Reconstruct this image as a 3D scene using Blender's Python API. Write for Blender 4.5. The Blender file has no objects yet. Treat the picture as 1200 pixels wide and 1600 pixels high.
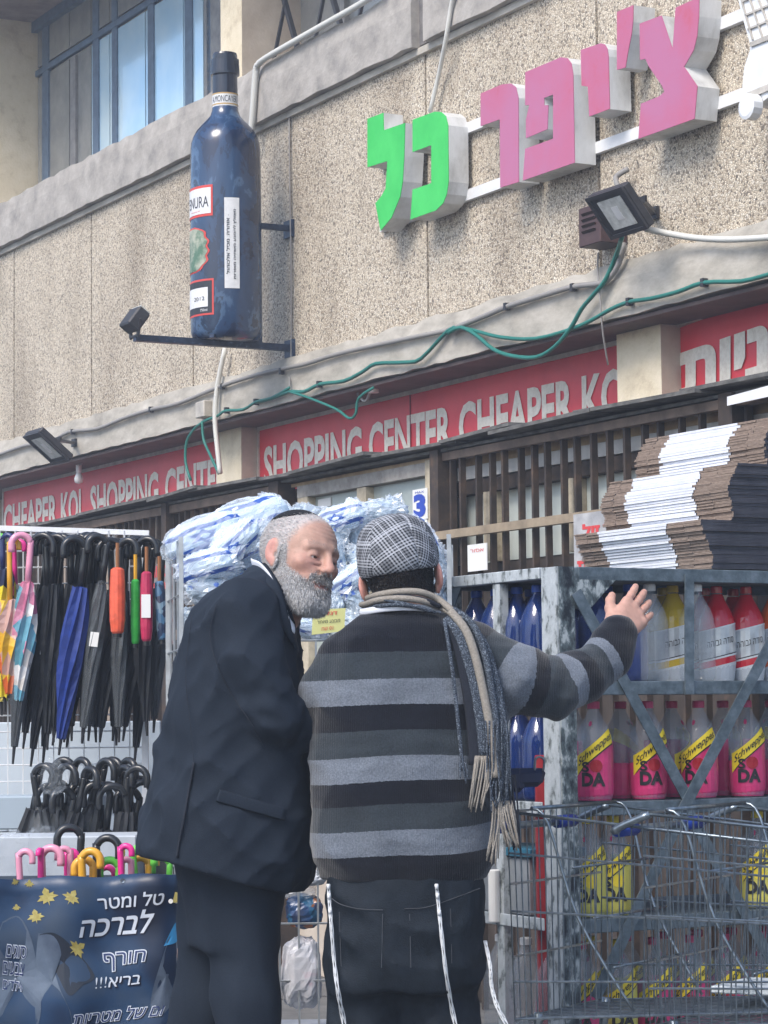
import bpy, math, random
import numpy as np
from mathutils import Vector, Matrix, noise as mnoise
R = random.Random(7)
SC = bpy.context.scene
COL = SC.collection
# ---------------------------------------------------------------- camera
F = 4000.0; CAMH = 1.30
pit = math.atan(317/F); rol = 0.0105
fw = Vector((0, math.cos(pit), math.sin(pit))); up0 = Vector((0, -math.sin(pit), math.cos(pit))); rt0 = Vector((1, 0, 0))
upv = up0*math.cos(rol)+rt0*math.sin(rol); rtv = rt0*math.cos(rol)-up0*math.sin(rol)
CAM = Vector((0, 0, CAMH))
cd = bpy.data.cameras.new('camera'); cam = bpy.data.objects.new('camera', cd); COL.objects.link(cam)
cd.sensor_fit = 'VERTICAL'; cd.sensor_height = 36; cd.lens = 90.0; cd.clip_start = 0.1; cd.clip_end = 2000
cam.matrix_world = Matrix(((rtv.x, upv.x, -fw.x, 0), (rtv.y, upv.y, -fw.y, 0), (rtv.z, upv.z, -fw.z, CAMH), (0, 0, 0, 1)))
SC.camera = cam
# ---------------------------------------------------------------- world and sun
SUN_EL, SUN_AZ = math.radians(48), math.radians(218)      # azimuth from +Y clockwise, where the sun stands
w = bpy.data.worlds.new('World'); SC.world = w; w.use_nodes = True
nt = w.node_tree; bg = nt.nodes['Background']
sky = nt.nodes.new('ShaderNodeTexSky'); sky.sky_type = 'NISHITA'; sky.sun_disc = False
sky.sun_elevation = SUN_EL; sky.sun_rotation = SUN_AZ; sky.air_density = 1.0; sky.dust_density = 2.0; sky.ozone_density = 1.6
nt.links.new(sky.outputs[0], bg.inputs[0]); bg.inputs[1].default_value = 0.15
sd = bpy.data.lights.new('sun', 'SUN'); sd.energy = 1.5; sd.angle = math.radians(24); sd.color = (1, .93, .84)
so = bpy.data.objects.new('sun', sd); COL.objects.link(so)
sdir = Vector((math.sin(SUN_AZ)*math.cos(SUN_EL), math.cos(SUN_AZ)*math.cos(SUN_EL), math.sin(SUN_EL)))
so.rotation_euler = sdir.to_track_quat('Z', 'Y').to_euler(); so.location = sdir*30
SC.view_settings.view_transform = 'Standard'; SC.view_settings.look = 'None'
SC.view_settings.gamma = 1; SC.view_settings.exposure = 1.02
SC.cycles.max_bounces = 6; SC.cycles.transparent_max_bounces = 16; SC.cycles.glossy_bounces = 3; SC.cycles.transmission_bounces = 6
# ---------------------------------------------------------------- frames of reference of the place
def ray(px, py): return rtv*((px-600)/F)+upv*((800-py)/F)+fw
def at(px, py, Y):
    r = ray(px, py); return CAM+r*(Y/r.y)
_d = ray(-1550, 1140); _d.z = 0; _d.normalize()
U = -_d; N = Vector((U.y, -U.x, 0)); Zv = Vector((0, 0, 1))   # U runs along the street towards us, N out of the facade
class Plane:
    def __init__(s, y0): s.o = Vector((0, y0, 0))
    def hit(s, px, py, off=0.0):
        r = ray(px, py); t = ((s.o-CAM).dot(N)+off)/r.dot(N); return CAM+r*t
    def co(s, px, py, off=0.0):
        p = s.hit(px, py, off); return ((p-s.o).dot(U), p.z)
    def P(s, a, off, h): return s.o+U*a+N*off+Zv*h
WALL = Plane(15.0); FEN = Plane(11.0)
# ---------------------------------------------------------------- mesh helpers
class MB:
    def __init__(s): s.v = []; s.f = []; s.m = []
    def add(s, vs, fs, mi=0):
        b = len(s.v); s.v += [tuple(v) for v in vs]; s.f += [tuple(i+b for i in f) for f in fs]; s.m += [mi]*len(fs); return s
    def hexa(s, p, mi=0):     # 8 points: bottom 4 ccw, top 4 ccw
        return s.add(p, [(3, 2, 1, 0), (4, 5, 6, 7), (0, 1, 5, 4), (1, 2, 6, 5), (2, 3, 7, 6), (3, 0, 4, 7)], mi)
    def obox(s, c, ax, ay, az, mi=0):
        c = Vector(c); ax = Vector(ax); ay = Vector(ay); az = Vector(az)
        return s.hexa([c-ax-ay-az, c+ax-ay-az, c+ax+ay-az, c-ax+ay-az, c-ax-ay+az, c+ax-ay+az, c+ax+ay+az, c-ax+ay+az], mi)
    def box(s, a, b, mi=0):
        a = Vector(a); b = Vector(b); c = (a+b)/2; d = (b-a)/2
        return s.obox(c, (d.x, 0, 0), (0, d.y, 0), (0, 0, d.z), mi)
    def pbox(s, pl, s0, s1, o0, o1, h0, h1, mi=0):
        c = pl.P((s0+s1)/2, (o0+o1)/2, (h0+h1)/2)
        return s.obox(c, U*((s1-s0)/2), N*((o1-o0)/2), Zv*((h1-h0)/2), mi)
    def bar(s, a, b, w1, w2, upd=Zv, mi=0):
        a = Vector(a); b = Vector(b); d = (b-a); L = d.length; d /= L
        x = d.cross(Vector(upd))
        if x.length < 1e-4: x = d.cross(Vector((1, 0, 0)))
        x.normalize(); y = x.cross(d)
        return s.obox((a+b)/2, x*(w1/2), y*(w2/2), d*(L/2), mi)
    def tube(s, pts, r, n=6, mi=0, caps=True, closed=False):
        pts = [Vector(p) for p in pts]; m = len(pts)
        rs = r if isinstance(r, (list, tuple)) else [r]*m
        vs = []; fs = []; prev = None
        for i, p in enumerate(pts):
            t = (pts[(i+1) % m]-pts[i-1]) if closed else (pts[min(i+1, m-1)]-pts[max(i-1, 0)])
            if t.length < 1e-9: t = Vector((0, 0, 1))
            t.normalize()
            if prev is None:
                a = t.cross(Vector((0.13, 0.31, 0.94)))
                if a.length < .05: a = t.cross(Vector((1, 0, 0)))
            else: a = prev-t*prev.dot(t)
            a.normalize(); prev = a; b = t.cross(a)
            for k in range(n):
                th = 2*math.pi*k/n; vs.append(p+(a*math.cos(th)+b*math.sin(th))*rs[i])
        mm = m if closed else m-1
        for i in range(mm):
            j = (i+1) % m
            for k in range(n):
                k2 = (k+1) % n; fs.append((i*n+k, i*n+k2, j*n+k2, j*n+k))
        if caps and not closed: fs.append(tuple(range(n-1, -1, -1))); fs.append(tuple((m-1)*n+k for k in range(n)))
        return s.add(vs, fs, mi)
    def lathe(s, base, prof, n=20, mi=0, axis=Zv, mis=None):
        base = Vector(base); axis = Vector(axis).normalized(); a = axis.orthogonal().normalized(); b = axis.cross(a)
        vs = []; 
        for (r, z) in prof:
            for k in range(n):
                th = 2*math.pi*k/n; vs.append(base+axis*z+(a*math.cos(th)+b*math.sin(th))*max(r, 1e-5))
        for i in range(len(prof)-1):
            fs = [(i*n+k, i*n+(k+1) % n, (i+1)*n+(k+1) % n, (i+1)*n+k) for k in range(n)]
            if i == 0: b0 = len(s.v); s.v += [tuple(v) for v in vs]
            s.f += [tuple(q+b0 for q in f) for f in fs]; s.m += [mis[i] if mis else mi]*len(fs)
        return s
    def prism(s, poly, ext, mi=0, mside=None):   # poly: 3D points, ext: vector ; triangulated by blender ngons
        n = len(poly); poly = [Vector(p) for p in poly]; ext = Vector(ext)
        s.add(poly+[p+ext for p in poly], [], mi); b = len(s.v)-2*n
        s.f.append(tuple(b+i for i in range(n-1, -1, -1))); s.m.append(mi)
        s.f.append(tuple(b+n+i for i in range(n))); s.m.append(mi)
        for i in range(n):
            j = (i+1) % n; s.f.append((b+i, b+j, b+n+j, b+n+i)); s.m.append(mi if mside is None else mside)
        return s
    def mesh(s, name, mats, loc=(0, 0, 0), smooth=False):
        me = bpy.data.meshes.new(name); l = Vector(loc)
        me.from_pydata([(v[0]-l.x, v[1]-l.y, v[2]-l.z) for v in s.v], [], s.f)
        for m in (mats if isinstance(mats, (list, tuple)) else [mats]): me.materials.append(m)
        me.polygons.foreach_set('material_index', s.m)
        if smooth: me.polygons.foreach_set('use_smooth', [True]*len(s.f))
        me.update(); return me
    def build(s, name, mats, parent=None, smooth=False, bev=0):
        loc = wloc(parent) if parent else (0, 0, 0)
        o = bpy.data.objects.new(name, s.mesh(name, mats, loc, smooth)); COL.objects.link(o)
        if parent: o.parent = parent
        if bev:
            md = o.modifiers.new('bevel', 'BEVEL'); md.width = bev; md.segments = 1; md.limit_method = 'ANGLE'
        return o
def wloc(o):
    l = Vector(o.location); p = o.parent
    while p: l += Vector(p.location); p = p.parent
    return l
def tag(o, label=None, cat=None, group=None, kind=None):
    if label: o['label'] = label
    if cat: o['category'] = cat
    if group: o['group'] = group
    if kind: o['kind'] = kind
    return o
def empty(name, loc, label, cat, group=None):
    o = bpy.data.objects.new(name, None); COL.objects.link(o); o.location = loc; o.empty_display_size = .1
    return tag(o, label, cat, group)
def copy_tree(o, parent=None):
    c = o.copy(); COL.objects.link(c); c.parent = parent
    for ch in o.children: copy_tree(ch, c)
    return c
def mono(name, mb, mats, label, cat, group=None, smooth=False, origin=None, bev=0):
    """a thing that is one mesh"""
    vs = np.array(mb.v); l = origin if origin is not None else (float(vs[:, 0].mean()), float(vs[:, 1].mean()), float(vs[:, 2].min()))
    o = bpy.data.objects.new(name, mb.mesh(name, mats, l, smooth)); COL.objects.link(o); o.location = l
    if bev:
        md = o.modifiers.new('bevel', 'BEVEL'); md.width = bev; md.segments = 1; md.limit_method = 'ANGLE'
    return tag(o, label, cat, group)
def smoothpts(pts, k=6):   # catmull-rom
    pts = [Vector(p) for p in pts]; out = []
    for i in range(len(pts)-1):
        p0 = pts[max(i-1, 0)]; p1 = pts[i]; p2 = pts[i+1]; p3 = pts[min(i+2, len(pts)-1)]
        for j in range(k):
            t = j/k; out.append(0.5*((2*p1)+(p2-p0)*t+(2*p0-5*p1+4*p2-p3)*t*t+(3*p1-p0-3*p2+p3)*t**3))
    out.append(pts[-1]); return out
# ---------------------------------------------------------------- text
_tc = {}
def text2d(body, bold=0.0, shear=0.0):
    """flat triangles of a word, x 0..1, y 0..1 (of its own box), plus aspect"""
    key = (body, bold, shear)
    if key in _tc: return _tc[key]
    def outline(bd):
        c = bpy.data.curves.new('t', 'FONT'); c.body = body; c.offset = bd; c.shear = shear; c.resolution_u = 3; c.fill_mode = 'NONE'
        o = bpy.data.objects.new('t', c); COL.objects.link(o); dg = bpy.context.evaluated_depsgraph_get()
        m = o.evaluated_get(dg).to_mesh(); vs = np.array([v.co[:2] for v in m.vertices]); ed = [tuple(e.vertices) for e in m.edges]
        o.evaluated_get(dg).to_mesh_clear(); bpy.data.objects.remove(o); bpy.data.curves.remove(c); return vs, ed
    vs0, ed = outline(0)
    if bold:   # fatten the outline along its normals
        sa = sum(vs0[a][0]*vs0[b][1]-vs0[b][0]*vs0[a][1] for a, b in ed); sg = 1 if sa > 0 else -1; nn = np.zeros_like(vs0)
        for a, b in ed:
            d = vs0[b]-vs0[a]; l = np.hypot(*d)+1e-9; n_ = np.array([d[1], -d[0]])/l*sg; nn[a] += n_; nn[b] += n_
        l2 = (nn**2).sum(1, keepdims=True); vb = vs0+bold*nn*2/np.maximum(l2, .9)
    else: vb = vs0
    vraw = vs0; vs0 = vb
    from mathutils.geometry import delaunay_2d_cdt
    r_ = delaunay_2d_cdt([Vector((float(a), float(b))) for a, b in vs0], ed, [], 0, 1e-6)
    vs = np.array([(v.x, v.y) for v in r_[0]]); tri = [tuple(f) for f in r_[2]]
    A_ = vs0[[e[0] for e in ed]]; B_ = vs0[[e[1] for e in ed]]; fs = []
    if tri:
        Cn = np.array([vs[list(t)].mean(0) for t in tri]); up_ = (A_[None, :, 1] <= Cn[:, None, 1]) & (B_[None, :, 1] > Cn[:, None, 1]); dn_ = (A_[None, :, 1] > Cn[:, None, 1]) & (B_[None, :, 1] <= Cn[:, None, 1])
        cr = (B_[:, 0]-A_[:, 0])[None]*(Cn[:, None, 1]-A_[None, :, 1])-(Cn[:, None, 0]-A_[None, :, 0])*(B_[:, 1]-A_[:, 1])[None]
        wn = (up_ & (cr > 0)).sum(1)-(dn_ & (cr < 0)).sum(1); fs = [t for t, w_ in zip(tri, wn) if w_ != 0]
    mn = vraw.min(0); mx = vraw.max(0)
    asp = (mx[0]-mn[0])/(mx[1]-mn[1])
    vs = (vs-mn)/(mx-mn); _tc[key] = (vs, fs, asp); return _tc[key]
def heb(s): return s[::-1]
def put_text(mb, body, fn, mi=0, bold=0.0, shear=0.0, clip=None):
    """fn(u,v) -> 3D point, u,v in 0..1"""
    vs, fs, asp = text2d(body, bold, shear)
    if clip: fs = [f for f in fs if clip[0] <= vs[list(f), 0].mean() <= clip[1]]
    mb.add([fn(float(u), float(v)) for u, v in vs], fs, mi)
def quadfn(a, b, c, d):   # bottom-left, bottom-right, top-right, top-left
    a, b, c, d = map(Vector, (a, b, c, d))
    return lambda u, v: (a*(1-u)+b*u)*(1-v)+(d*(1-u)+c*u)*v
# ---------------------------------------------------------------- materials
def mat(name, col, rough=.7, metal=0, nz=None, bump=0, bscale=60, spec=.4, alpha=None, trans=0, coat=0, ior=1.45, sub=0):
    """nz = (scale, [(pos,col),...], detail) procedural colour variation"""
    m = bpy.data.materials.new(name); m.use_nodes = True; t = m.node_tree; b = t.nodes['Principled BSDF']
    b.inputs['Base Color'].default_value = (*col, 1); b.inputs['Roughness'].default_value = rough; b.inputs['Metallic'].default_value = metal
    b.inputs['Specular IOR Level'].default_value = spec; b.inputs['IOR'].default_value = ior
    if alpha is not None: b.inputs['Alpha'].default_value = alpha
    if trans: b.inputs['Transmission Weight'].default_value = trans
    if coat: b.inputs['Coat Weight'].default_value = coat
    if sub: b.inputs['Subsurface Weight'].default_value = sub; b.inputs['Subsurface Scale'].default_value = .01; b.inputs['Subsurface Radius'].default_value = (1, .4, .25)
    geo = t.nodes.new('ShaderNodeNewGeometry'); tc = geo.outputs['Position']
    if nz:
        n = t.nodes.new('ShaderNodeTexNoise'); n.inputs['Scale'].default_value = nz[0]; n.inputs['Detail'].default_value = nz[2] if len(nz) > 2 else 6
        n.inputs['Roughness'].default_value = .65
        if len(nz) > 3:
            mp = t.nodes.new('ShaderNodeMapping'); mp.inputs['Scale'].default_value = nz[3]; t.links.new(tc, mp.inputs[0]); t.links.new(mp.outputs[0], n.inputs['Vector'])
        else: t.links.new(tc, n.inputs['Vector'])
        r = t.nodes.new('ShaderNodeValToRGB'); el = r.color_ramp.elements
        el[0].position = nz[1][0][0]; el[0].color = (*nz[1][0][1], 1); el[1].position = nz[1][-1][0]; el[1].color = (*nz[1][-1][1], 1)
        for p, c in nz[1][1:-1]: e = el.new(p); e.color = (*c, 1)
        t.links.new(n.outputs[0], r.inputs[0]); t.links.new(r.outputs[0], b.inputs['Base Color'])
    if bump:
        n2 = t.nodes.new('ShaderNodeTexNoise'); n2.inputs['Scale'].default_value = bscale; n2.inputs['Detail'].default_value = 5; t.links.new(tc, n2.inputs['Vector'])
        bp = t.nodes.new('ShaderNodeBump'); bp.inputs['Strength'].default_value = 1; bp.inputs['Distance'].default_value = bump
        t.links.new(n2.outputs[0], bp.inputs['Height']); t.links.new(bp.outputs[0], b.inputs['Normal'])
    return m
def tint(c, k): return tuple(min(1, x*k) for x in c)
def vary(name, col, rough=.7, metal=0, scale=6, amt=.25, **k):
    return mat(name, col, rough, metal, nz=(scale, [(.3, tint(col, 1-amt)), (.7, tint(col, 1+amt))]), **k)
M = {}
def aggregate():
    m = bpy.data.materials.new('exposed_aggregate'); m.use_nodes = True; t = m.node_tree; b = t.nodes['Principled BSDF']; L = t.links.new
    geo = t.nodes.new('ShaderNodeNewGeometry'); P = geo.outputs['Position']
    nd = t.nodes.new('ShaderNodeTexNoise'); nd.inputs['Scale'].default_value = 40; L(P, nd.inputs['Vector'])
    ad = t.nodes.new('ShaderNodeVectorMath'); ad.operation = 'MULTIPLY_ADD'; ad.inputs[1].default_value = (.012,)*3; L(nd.outputs['Color'], ad.inputs[0]); L(P, ad.inputs[2])
    v = t.nodes.new('ShaderNodeTexVoronoi'); v.inputs['Scale'].default_value = 92; L(ad.outputs[0], v.inputs['Vector'])
    v2 = t.nodes.new('ShaderNodeTexVoronoi'); v2.feature = 'DISTANCE_TO_EDGE'; v2.inputs['Scale'].default_value = 92; L(ad.outputs[0], v2.inputs['Vector'])
    r = t.nodes.new('ShaderNodeValToRGB'); cr = r.color_ramp; cr.interpolation = 'LINEAR'
    cols = [(0, (.17, .15, .13)), (.12, (.36, .295, .22)), (.25, (.54, .455, .345)), (.5, (.68, .59, .46)), (.8, (.75, .665, .53)), (1, (.80, .735, .63))]
    cr.elements[0].color = (*cols[0][1], 1); cr.elements[1].color = (*cols[-1][1], 1)
    for p, c in cols[1:-1]: e = cr.elements.new(p); e.color = (*c, 1)
    sp = t.nodes.new('ShaderNodeSeparateColor'); L(v.outputs['Color'], sp.inputs[0]); L(sp.outputs[0], r.inputs[0])
    r2 = t.nodes.new('ShaderNodeValToRGB'); r2.color_ramp.elements[0].color = (.07, .065, .06, 1); r2.color_ramp.elements[0].position = .02; r2.color_ramp.elements[1].position = .14; L(v2.outputs['Distance'], r2.inputs[0])
    mx = t.nodes.new('ShaderNodeMix'); mx.data_type = 'RGBA'; mx.blend_type = 'MULTIPLY'; mx.inputs[0].default_value = .6; L(r.outputs[0], mx.inputs[6]); L(r2.outputs[0], mx.inputs[7])
    st = t.nodes.new('ShaderNodeTexNoise'); st.inputs['Scale'].default_value = 1.3; st.inputs['Detail'].default_value = 7
    mp = t.nodes.new('ShaderNodeMapping'); mp.inputs['Scale'].default_value = (1.6, 1.6, .55); L(P, mp.inputs[0]); L(mp.outputs[0], st.inputs['Vector'])
    r3 = t.nodes.new('ShaderNodeValToRGB'); r3.color_ramp.elements[0].position = .30; r3.color_ramp.elements[0].color = (.70, .68, .66, 1); r3.color_ramp.elements[1].position = .56; r3.color_ramp.elements[1].color = (1, 1, 1, 1); L(st.outputs[0], r3.inputs[0])
    m2 = t.nodes.new('ShaderNodeMix'); m2.data_type = 'RGBA'; m2.blend_type = 'MULTIPLY'; m2.inputs[0].default_value = 1; L(mx.outputs[2], m2.inputs[6]); L(r3.outputs[0], m2.inputs[7])
    L(m2.outputs[2], b.inputs['Base Color']); b.inputs['Roughness'].default_value = .85
    bp = t.nodes.new('ShaderNodeBump'); bp.inputs['Distance'].default_value = .006; bp.inputs['Strength'].default_value = .9; L(v2.outputs['Distance'], bp.inputs['Height']); L(bp.outputs[0], b.inputs['Normal'])
    return m
M['agg'] = aggregate()
M['conc'] = mat('grey_concrete', (.34, .32, .29), .9, nz=(5, [(.25, (.22, .21, .20)), (.5, (.38, .355, .325)), (.75, (.50, .475, .44))], 9, (1, 1, 1.2)), bump=.004, bscale=35)
M['conc2'] = mat('pale_concrete', (.40, .38, .34), .9, nz=(3.5, [(.28, (.28, .26, .225)), (.5, (.44, .41, .355)), (.72, (.58, .545, .485))], 9, (1, 1, 2.5)), bump=.003, bscale=35)
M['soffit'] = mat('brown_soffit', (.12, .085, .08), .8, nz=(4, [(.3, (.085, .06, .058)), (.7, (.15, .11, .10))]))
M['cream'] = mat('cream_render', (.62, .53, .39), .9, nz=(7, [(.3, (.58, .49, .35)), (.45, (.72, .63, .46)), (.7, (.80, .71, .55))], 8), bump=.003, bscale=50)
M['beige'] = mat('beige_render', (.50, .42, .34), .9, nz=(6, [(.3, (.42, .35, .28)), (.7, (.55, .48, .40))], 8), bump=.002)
M['pinkceil'] = mat('pink_grey_ceiling', (.30, .25, .24), .9, nz=(8, [(.35, (.24, .2, .19)), (.65, (.36, .30, .29))]))
M['blueframe'] = vary('blue_grey_window_frame', (.10, .15, .22), .5, scale=12)
M['greyframe'] = vary('grey_window_frame', (.24, .235, .23), .6, scale=12)
M['skyglass'] = mat('sky_painted_glass', (.55, .80, .98), .12, .2, nz=(1.2, [(.35, (.48, .75, .96)), (.65, (.70, .90, 1.0))], 4), bump=.0006, bscale=6, coat=.5)  # blue sky reflection is put into the base colour
M['dullglass'] = mat('dusty_window_glass', (.30, .31, .30), .25, .2, nz=(4, [(.3, (.22, .23, .23)), (.7, (.37, .37, .35))]))
M['red'] = mat('red_sign_face', (.68, .03, .045), .35, nz=(3, [(.3, (.60, .025, .04)), (.7, (.74, .045, .06))]))
M['signwhite'] = mat('cream_sign_lettering', (.72, .66, .56), .5, nz=(30, [(.3, (.62, .56, .47)), (.6, (.78, .73, .64))]))
M['trim'] = vary('aluminium_trim', (.52, .48, .42), .5, .2, scale=10)
M['black'] = mat('black_plastic', (.02, .02, .023), .4)
M['dkmetal'] = vary('dark_painted_metal', (.035, .035, .04), .5, scale=20)
M['white'] = vary('white_paint', (.74, .75, .76), .5, scale=8, amt=.1)
# ================================================================= GROUND
g = MB(); g.add([(-300, -60, 0), (300, -60, 0), (300, 500, 0), (-300, 500, 0)], [(0, 1, 2, 3)])
M['asphalt'] = mat('asphalt', (.05, .05, .05), .9, nz=(25, [(.3, (.035, .035, .036)), (.7, (.07, .068, .066))], 10), bump=.006, bscale=90)
tag(g.build('road', M['asphalt']), kind='structure')
M['paving'] = mat('paving', (.14, .135, .13), .9, nz=(9, [(.3, (.10, .098, .095)), (.7, (.17, .165, .155))]), bump=.003)
kb = MB()
for i in range(-12, 26):   # pavement slabs along the shops, a kerb step above the road
    for j in range(7):
        kb.pbox(FEN, i*.6+.004, i*.6+.596, j*.6-.9+.004, j*.6-.9+.596, .004, .125+.0015*((i*7+j*3) % 3))
tag(kb.build('pavement', M['paving']), kind='structure')
kb = MB()
for i in range(-8, 16): kb.pbox(FEN, i*1.0+.004, i*1.0+.996, 3.304, 3.44, .004, .13)
tag(kb.build('kerb', M['conc']), kind='structure')
# ================================================================= BUILDING
bl = empty('shop_building', WALL.P(0, 0, 0), 'two storey building clad in pebbled concrete panels above the red shop signs', 'building')
h_lb = WALL.co(700, 567)[1]; h_lt = h_lb+.275                      # lower ledge
h_ub = WALL.co(300, 394-.485*300)[1]; h_ut = h_ub+.36              # upper ledge
S0, S1 = -14.0, 9.5
def sx(px, py, off=0): return WALL.co(px, py, off)[0]
# pebbled panels, one object each, open joints between them
cuts = [S0, sx(22, 500), sx(143, 500), sx(302, 580), sx(455, 400), sx(667, 300), sx(935, 200)]
stp = cuts[-1]-cuts[-2]
while cuts[-1] < S1: cuts.append(cuts[-1]+stp)
c0 = cuts[1]
ex = [c0-k*1.35 for k in range(4, 0, -1)]; cuts = [S0]+[e for e in ex if e > S0]+cuts[1:]
for a, b in zip(cuts[:-1], cuts[1:]):
    MB().pbox(WALL, a+.012, b-.012, -.10, 0, h_lt+.002, h_ub-.03).build('panel', M['agg'], bl)
MB().pbox(WALL, S0, S1, -.25, -.102, h_lt, h_ub).build('joint_backing', mat('dark_joint', (.09, .09, .085), .9), bl)
# ledges: wavy cast edges
def ledge(name, s0, s1, o0, o1, h0, h1, m, lip=0):
    mb = MB(); n = max(2, int((s1-s0)/.12)); vs = []; fs = []
    rr = random.Random(name+str(s0))
    for i in range(n+1):
        s = s0+(s1-s0)*i/n; j = lambda k: (rr.random()-.5)*k
        ring = [(o0, h0), (o1+j(.008), h0+j(.012)), (o1+j(.006), (h0*2+h1)/3), (o1+j(.006), (h0+2*h1)/3), (o1-.015+j(.010), h1+j(.022)), (o0, h1)]
        vs += [WALL.P(s, o, h) for o, h in ring]
    for i in range(n):
        for k in range(6): fs.append((i*6+k, i*6+(k+1) % 6, (i+1)*6+(k+1) % 6, (i+1)*6+k))
    fs.append(tuple(range(5, -1, -1))); fs.append(tuple(n*6+k for k in range(6)))
    mb.add(vs, fs)
    o = mb.build(name, m, bl)
    return o
ledge('ledge', S0, S1, -.6, .045, h_lb, h_lt, M['conc2'])
sj = sx(660, 60)
ledge('ledge', S0, sj, -.55, .075, h_ub, h_ut, M['conc'])
ledge('ledge', sj+.14, S1, -.55, .075, h_ub, h_ut, M['conc'])
MB().pbox(WALL, sj-.01, sj+.15, -.55, .02, h_ub+.01, h_ut-.02).build('ledge', mat('darker_concrete', (.15, .14, .14), .9, nz=(12, [(.3, (.10, .095, .1)), (.7, (.24, .23, .22))])), bl)  # recess between the two ledges, coloured darker than them
MB().pbox(WALL, S0, S1, -.25, .03, h_ub-.045, h_ub-.004).build('moulding', M['conc2'], bl)
# ground-floor wall behind, soffit
MB().pbox(WALL, S0, S1, -.85, -.63, 0, h_lb-.02).build('wall', M['beige'], bl)
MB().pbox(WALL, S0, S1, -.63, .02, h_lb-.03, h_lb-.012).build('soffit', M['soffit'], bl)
# lower pillars
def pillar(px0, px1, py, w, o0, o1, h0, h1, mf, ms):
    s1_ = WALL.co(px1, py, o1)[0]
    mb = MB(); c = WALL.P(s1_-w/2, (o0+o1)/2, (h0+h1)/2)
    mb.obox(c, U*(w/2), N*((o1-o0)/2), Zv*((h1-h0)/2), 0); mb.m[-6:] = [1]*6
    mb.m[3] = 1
    # light put into the colour: N faces get cream, shaded sides beige
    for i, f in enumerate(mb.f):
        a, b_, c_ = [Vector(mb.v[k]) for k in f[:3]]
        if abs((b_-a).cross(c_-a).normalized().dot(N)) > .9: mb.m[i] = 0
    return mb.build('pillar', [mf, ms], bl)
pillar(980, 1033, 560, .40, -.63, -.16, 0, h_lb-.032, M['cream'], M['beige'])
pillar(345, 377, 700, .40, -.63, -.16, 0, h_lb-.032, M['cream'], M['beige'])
# upper storey: recessed windows
OW = -.50
hd = 8.6                           # ceiling height of upper floor
def wx(px, py): return WALL.co(px, py, OW)
MB().pbox(WALL, S0, S1, OW-.30, OW-.06, h_ut-.2, 10).build('wall', M['beige'], bl)
sL = wx(61, 150)[0]
hc = WALL.co(62, 36, OW)[1]
MB().pbox(WALL, sL-3.5, sL, OW, .30, h_ut-.10, hc+.4).build('wall', M['cream'], bl)        # wall return at far left
MB().pbox(WALL, sL-5.0, S1, OW, .75, hc, hc+.25).build('ceiling', M['pinkceil'], bl)
win = MB(); s_end = wx(325, 100)[0]
fr = MB()
def vbar(p0, p1, py, o=.0, th=.05):
    a = WALL.co(p0, py, OW+th)[0]; b = WALL.co(p1, py, OW+th)[0]; return a, b
wf = None
for (p0, p1, py) in [(62, 72, 200), (141, 150, 180), (171, 179, 160), (227, 236, 120), (285, 296, 100), (319, 325, 80)]:
    a, b = vbar(p0, p1, py); fr.pbox(WALL, a, b, OW, OW+.03, h_ut-.1, hc)
ht0 = WALL.co(70, 112, OW)[1]; 
fr.pbox(WALL, sL, s_end, OW+.002, OW+.035, ht0-.02, ht0+.03)
fr.pbox(WALL, sL, s_end, OW+.003, OW+.07, hc-.09, hc-.002)
wf = fr.build('window', M['blueframe'], bl)
fr2 = MB()
a, b = vbar(108, 116, 190); fr2.pbox(WALL, a, b, OW+.001, OW+.04, h_ut-.1, ht0-.05)
fr2.build('frame', M['greyframe'], wf)
edges = [62, 112, 146, 175, 231, 291, 322]
for i in range(len(edges)-1):
    a = wx(edges[i], 150)[0]; b = wx(edges[i+1], 150)[0]
    dull = i < 2
    MB().pbox(WALL, a+.01, b-.01, OW+.01, OW+.018, h_ut-.1, ht0-.04).build('pane', M['dullglass'] if dull else M['skyglass'], wf)
    MB().pbox(WALL, a+.01, b-.01, OW+.012, OW+.02, ht0+.055, hc-.08).build('pane', M['dullglass'], wf)
# dark frame recess right of windows and tall pillar
MB().pbox(WALL, s_end, wx(350, 50)[0]+.3, OW-.05, OW+.03, h_ut-.1, hc).build('wall', M['greyframe'], bl)
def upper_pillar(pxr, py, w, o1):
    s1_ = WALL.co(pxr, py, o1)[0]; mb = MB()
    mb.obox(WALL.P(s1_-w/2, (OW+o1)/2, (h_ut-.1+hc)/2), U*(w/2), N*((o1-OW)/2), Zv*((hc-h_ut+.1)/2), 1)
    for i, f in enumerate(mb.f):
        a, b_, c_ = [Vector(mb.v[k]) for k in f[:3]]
        if abs((b_-a).cross(c_-a).normalized().dot(N)) > .9: mb.m[i] = 0  # lit faces painted lighter than the shaded sides
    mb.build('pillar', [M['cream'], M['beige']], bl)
upper_pillar(378, 60, .34, -.04)
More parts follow.
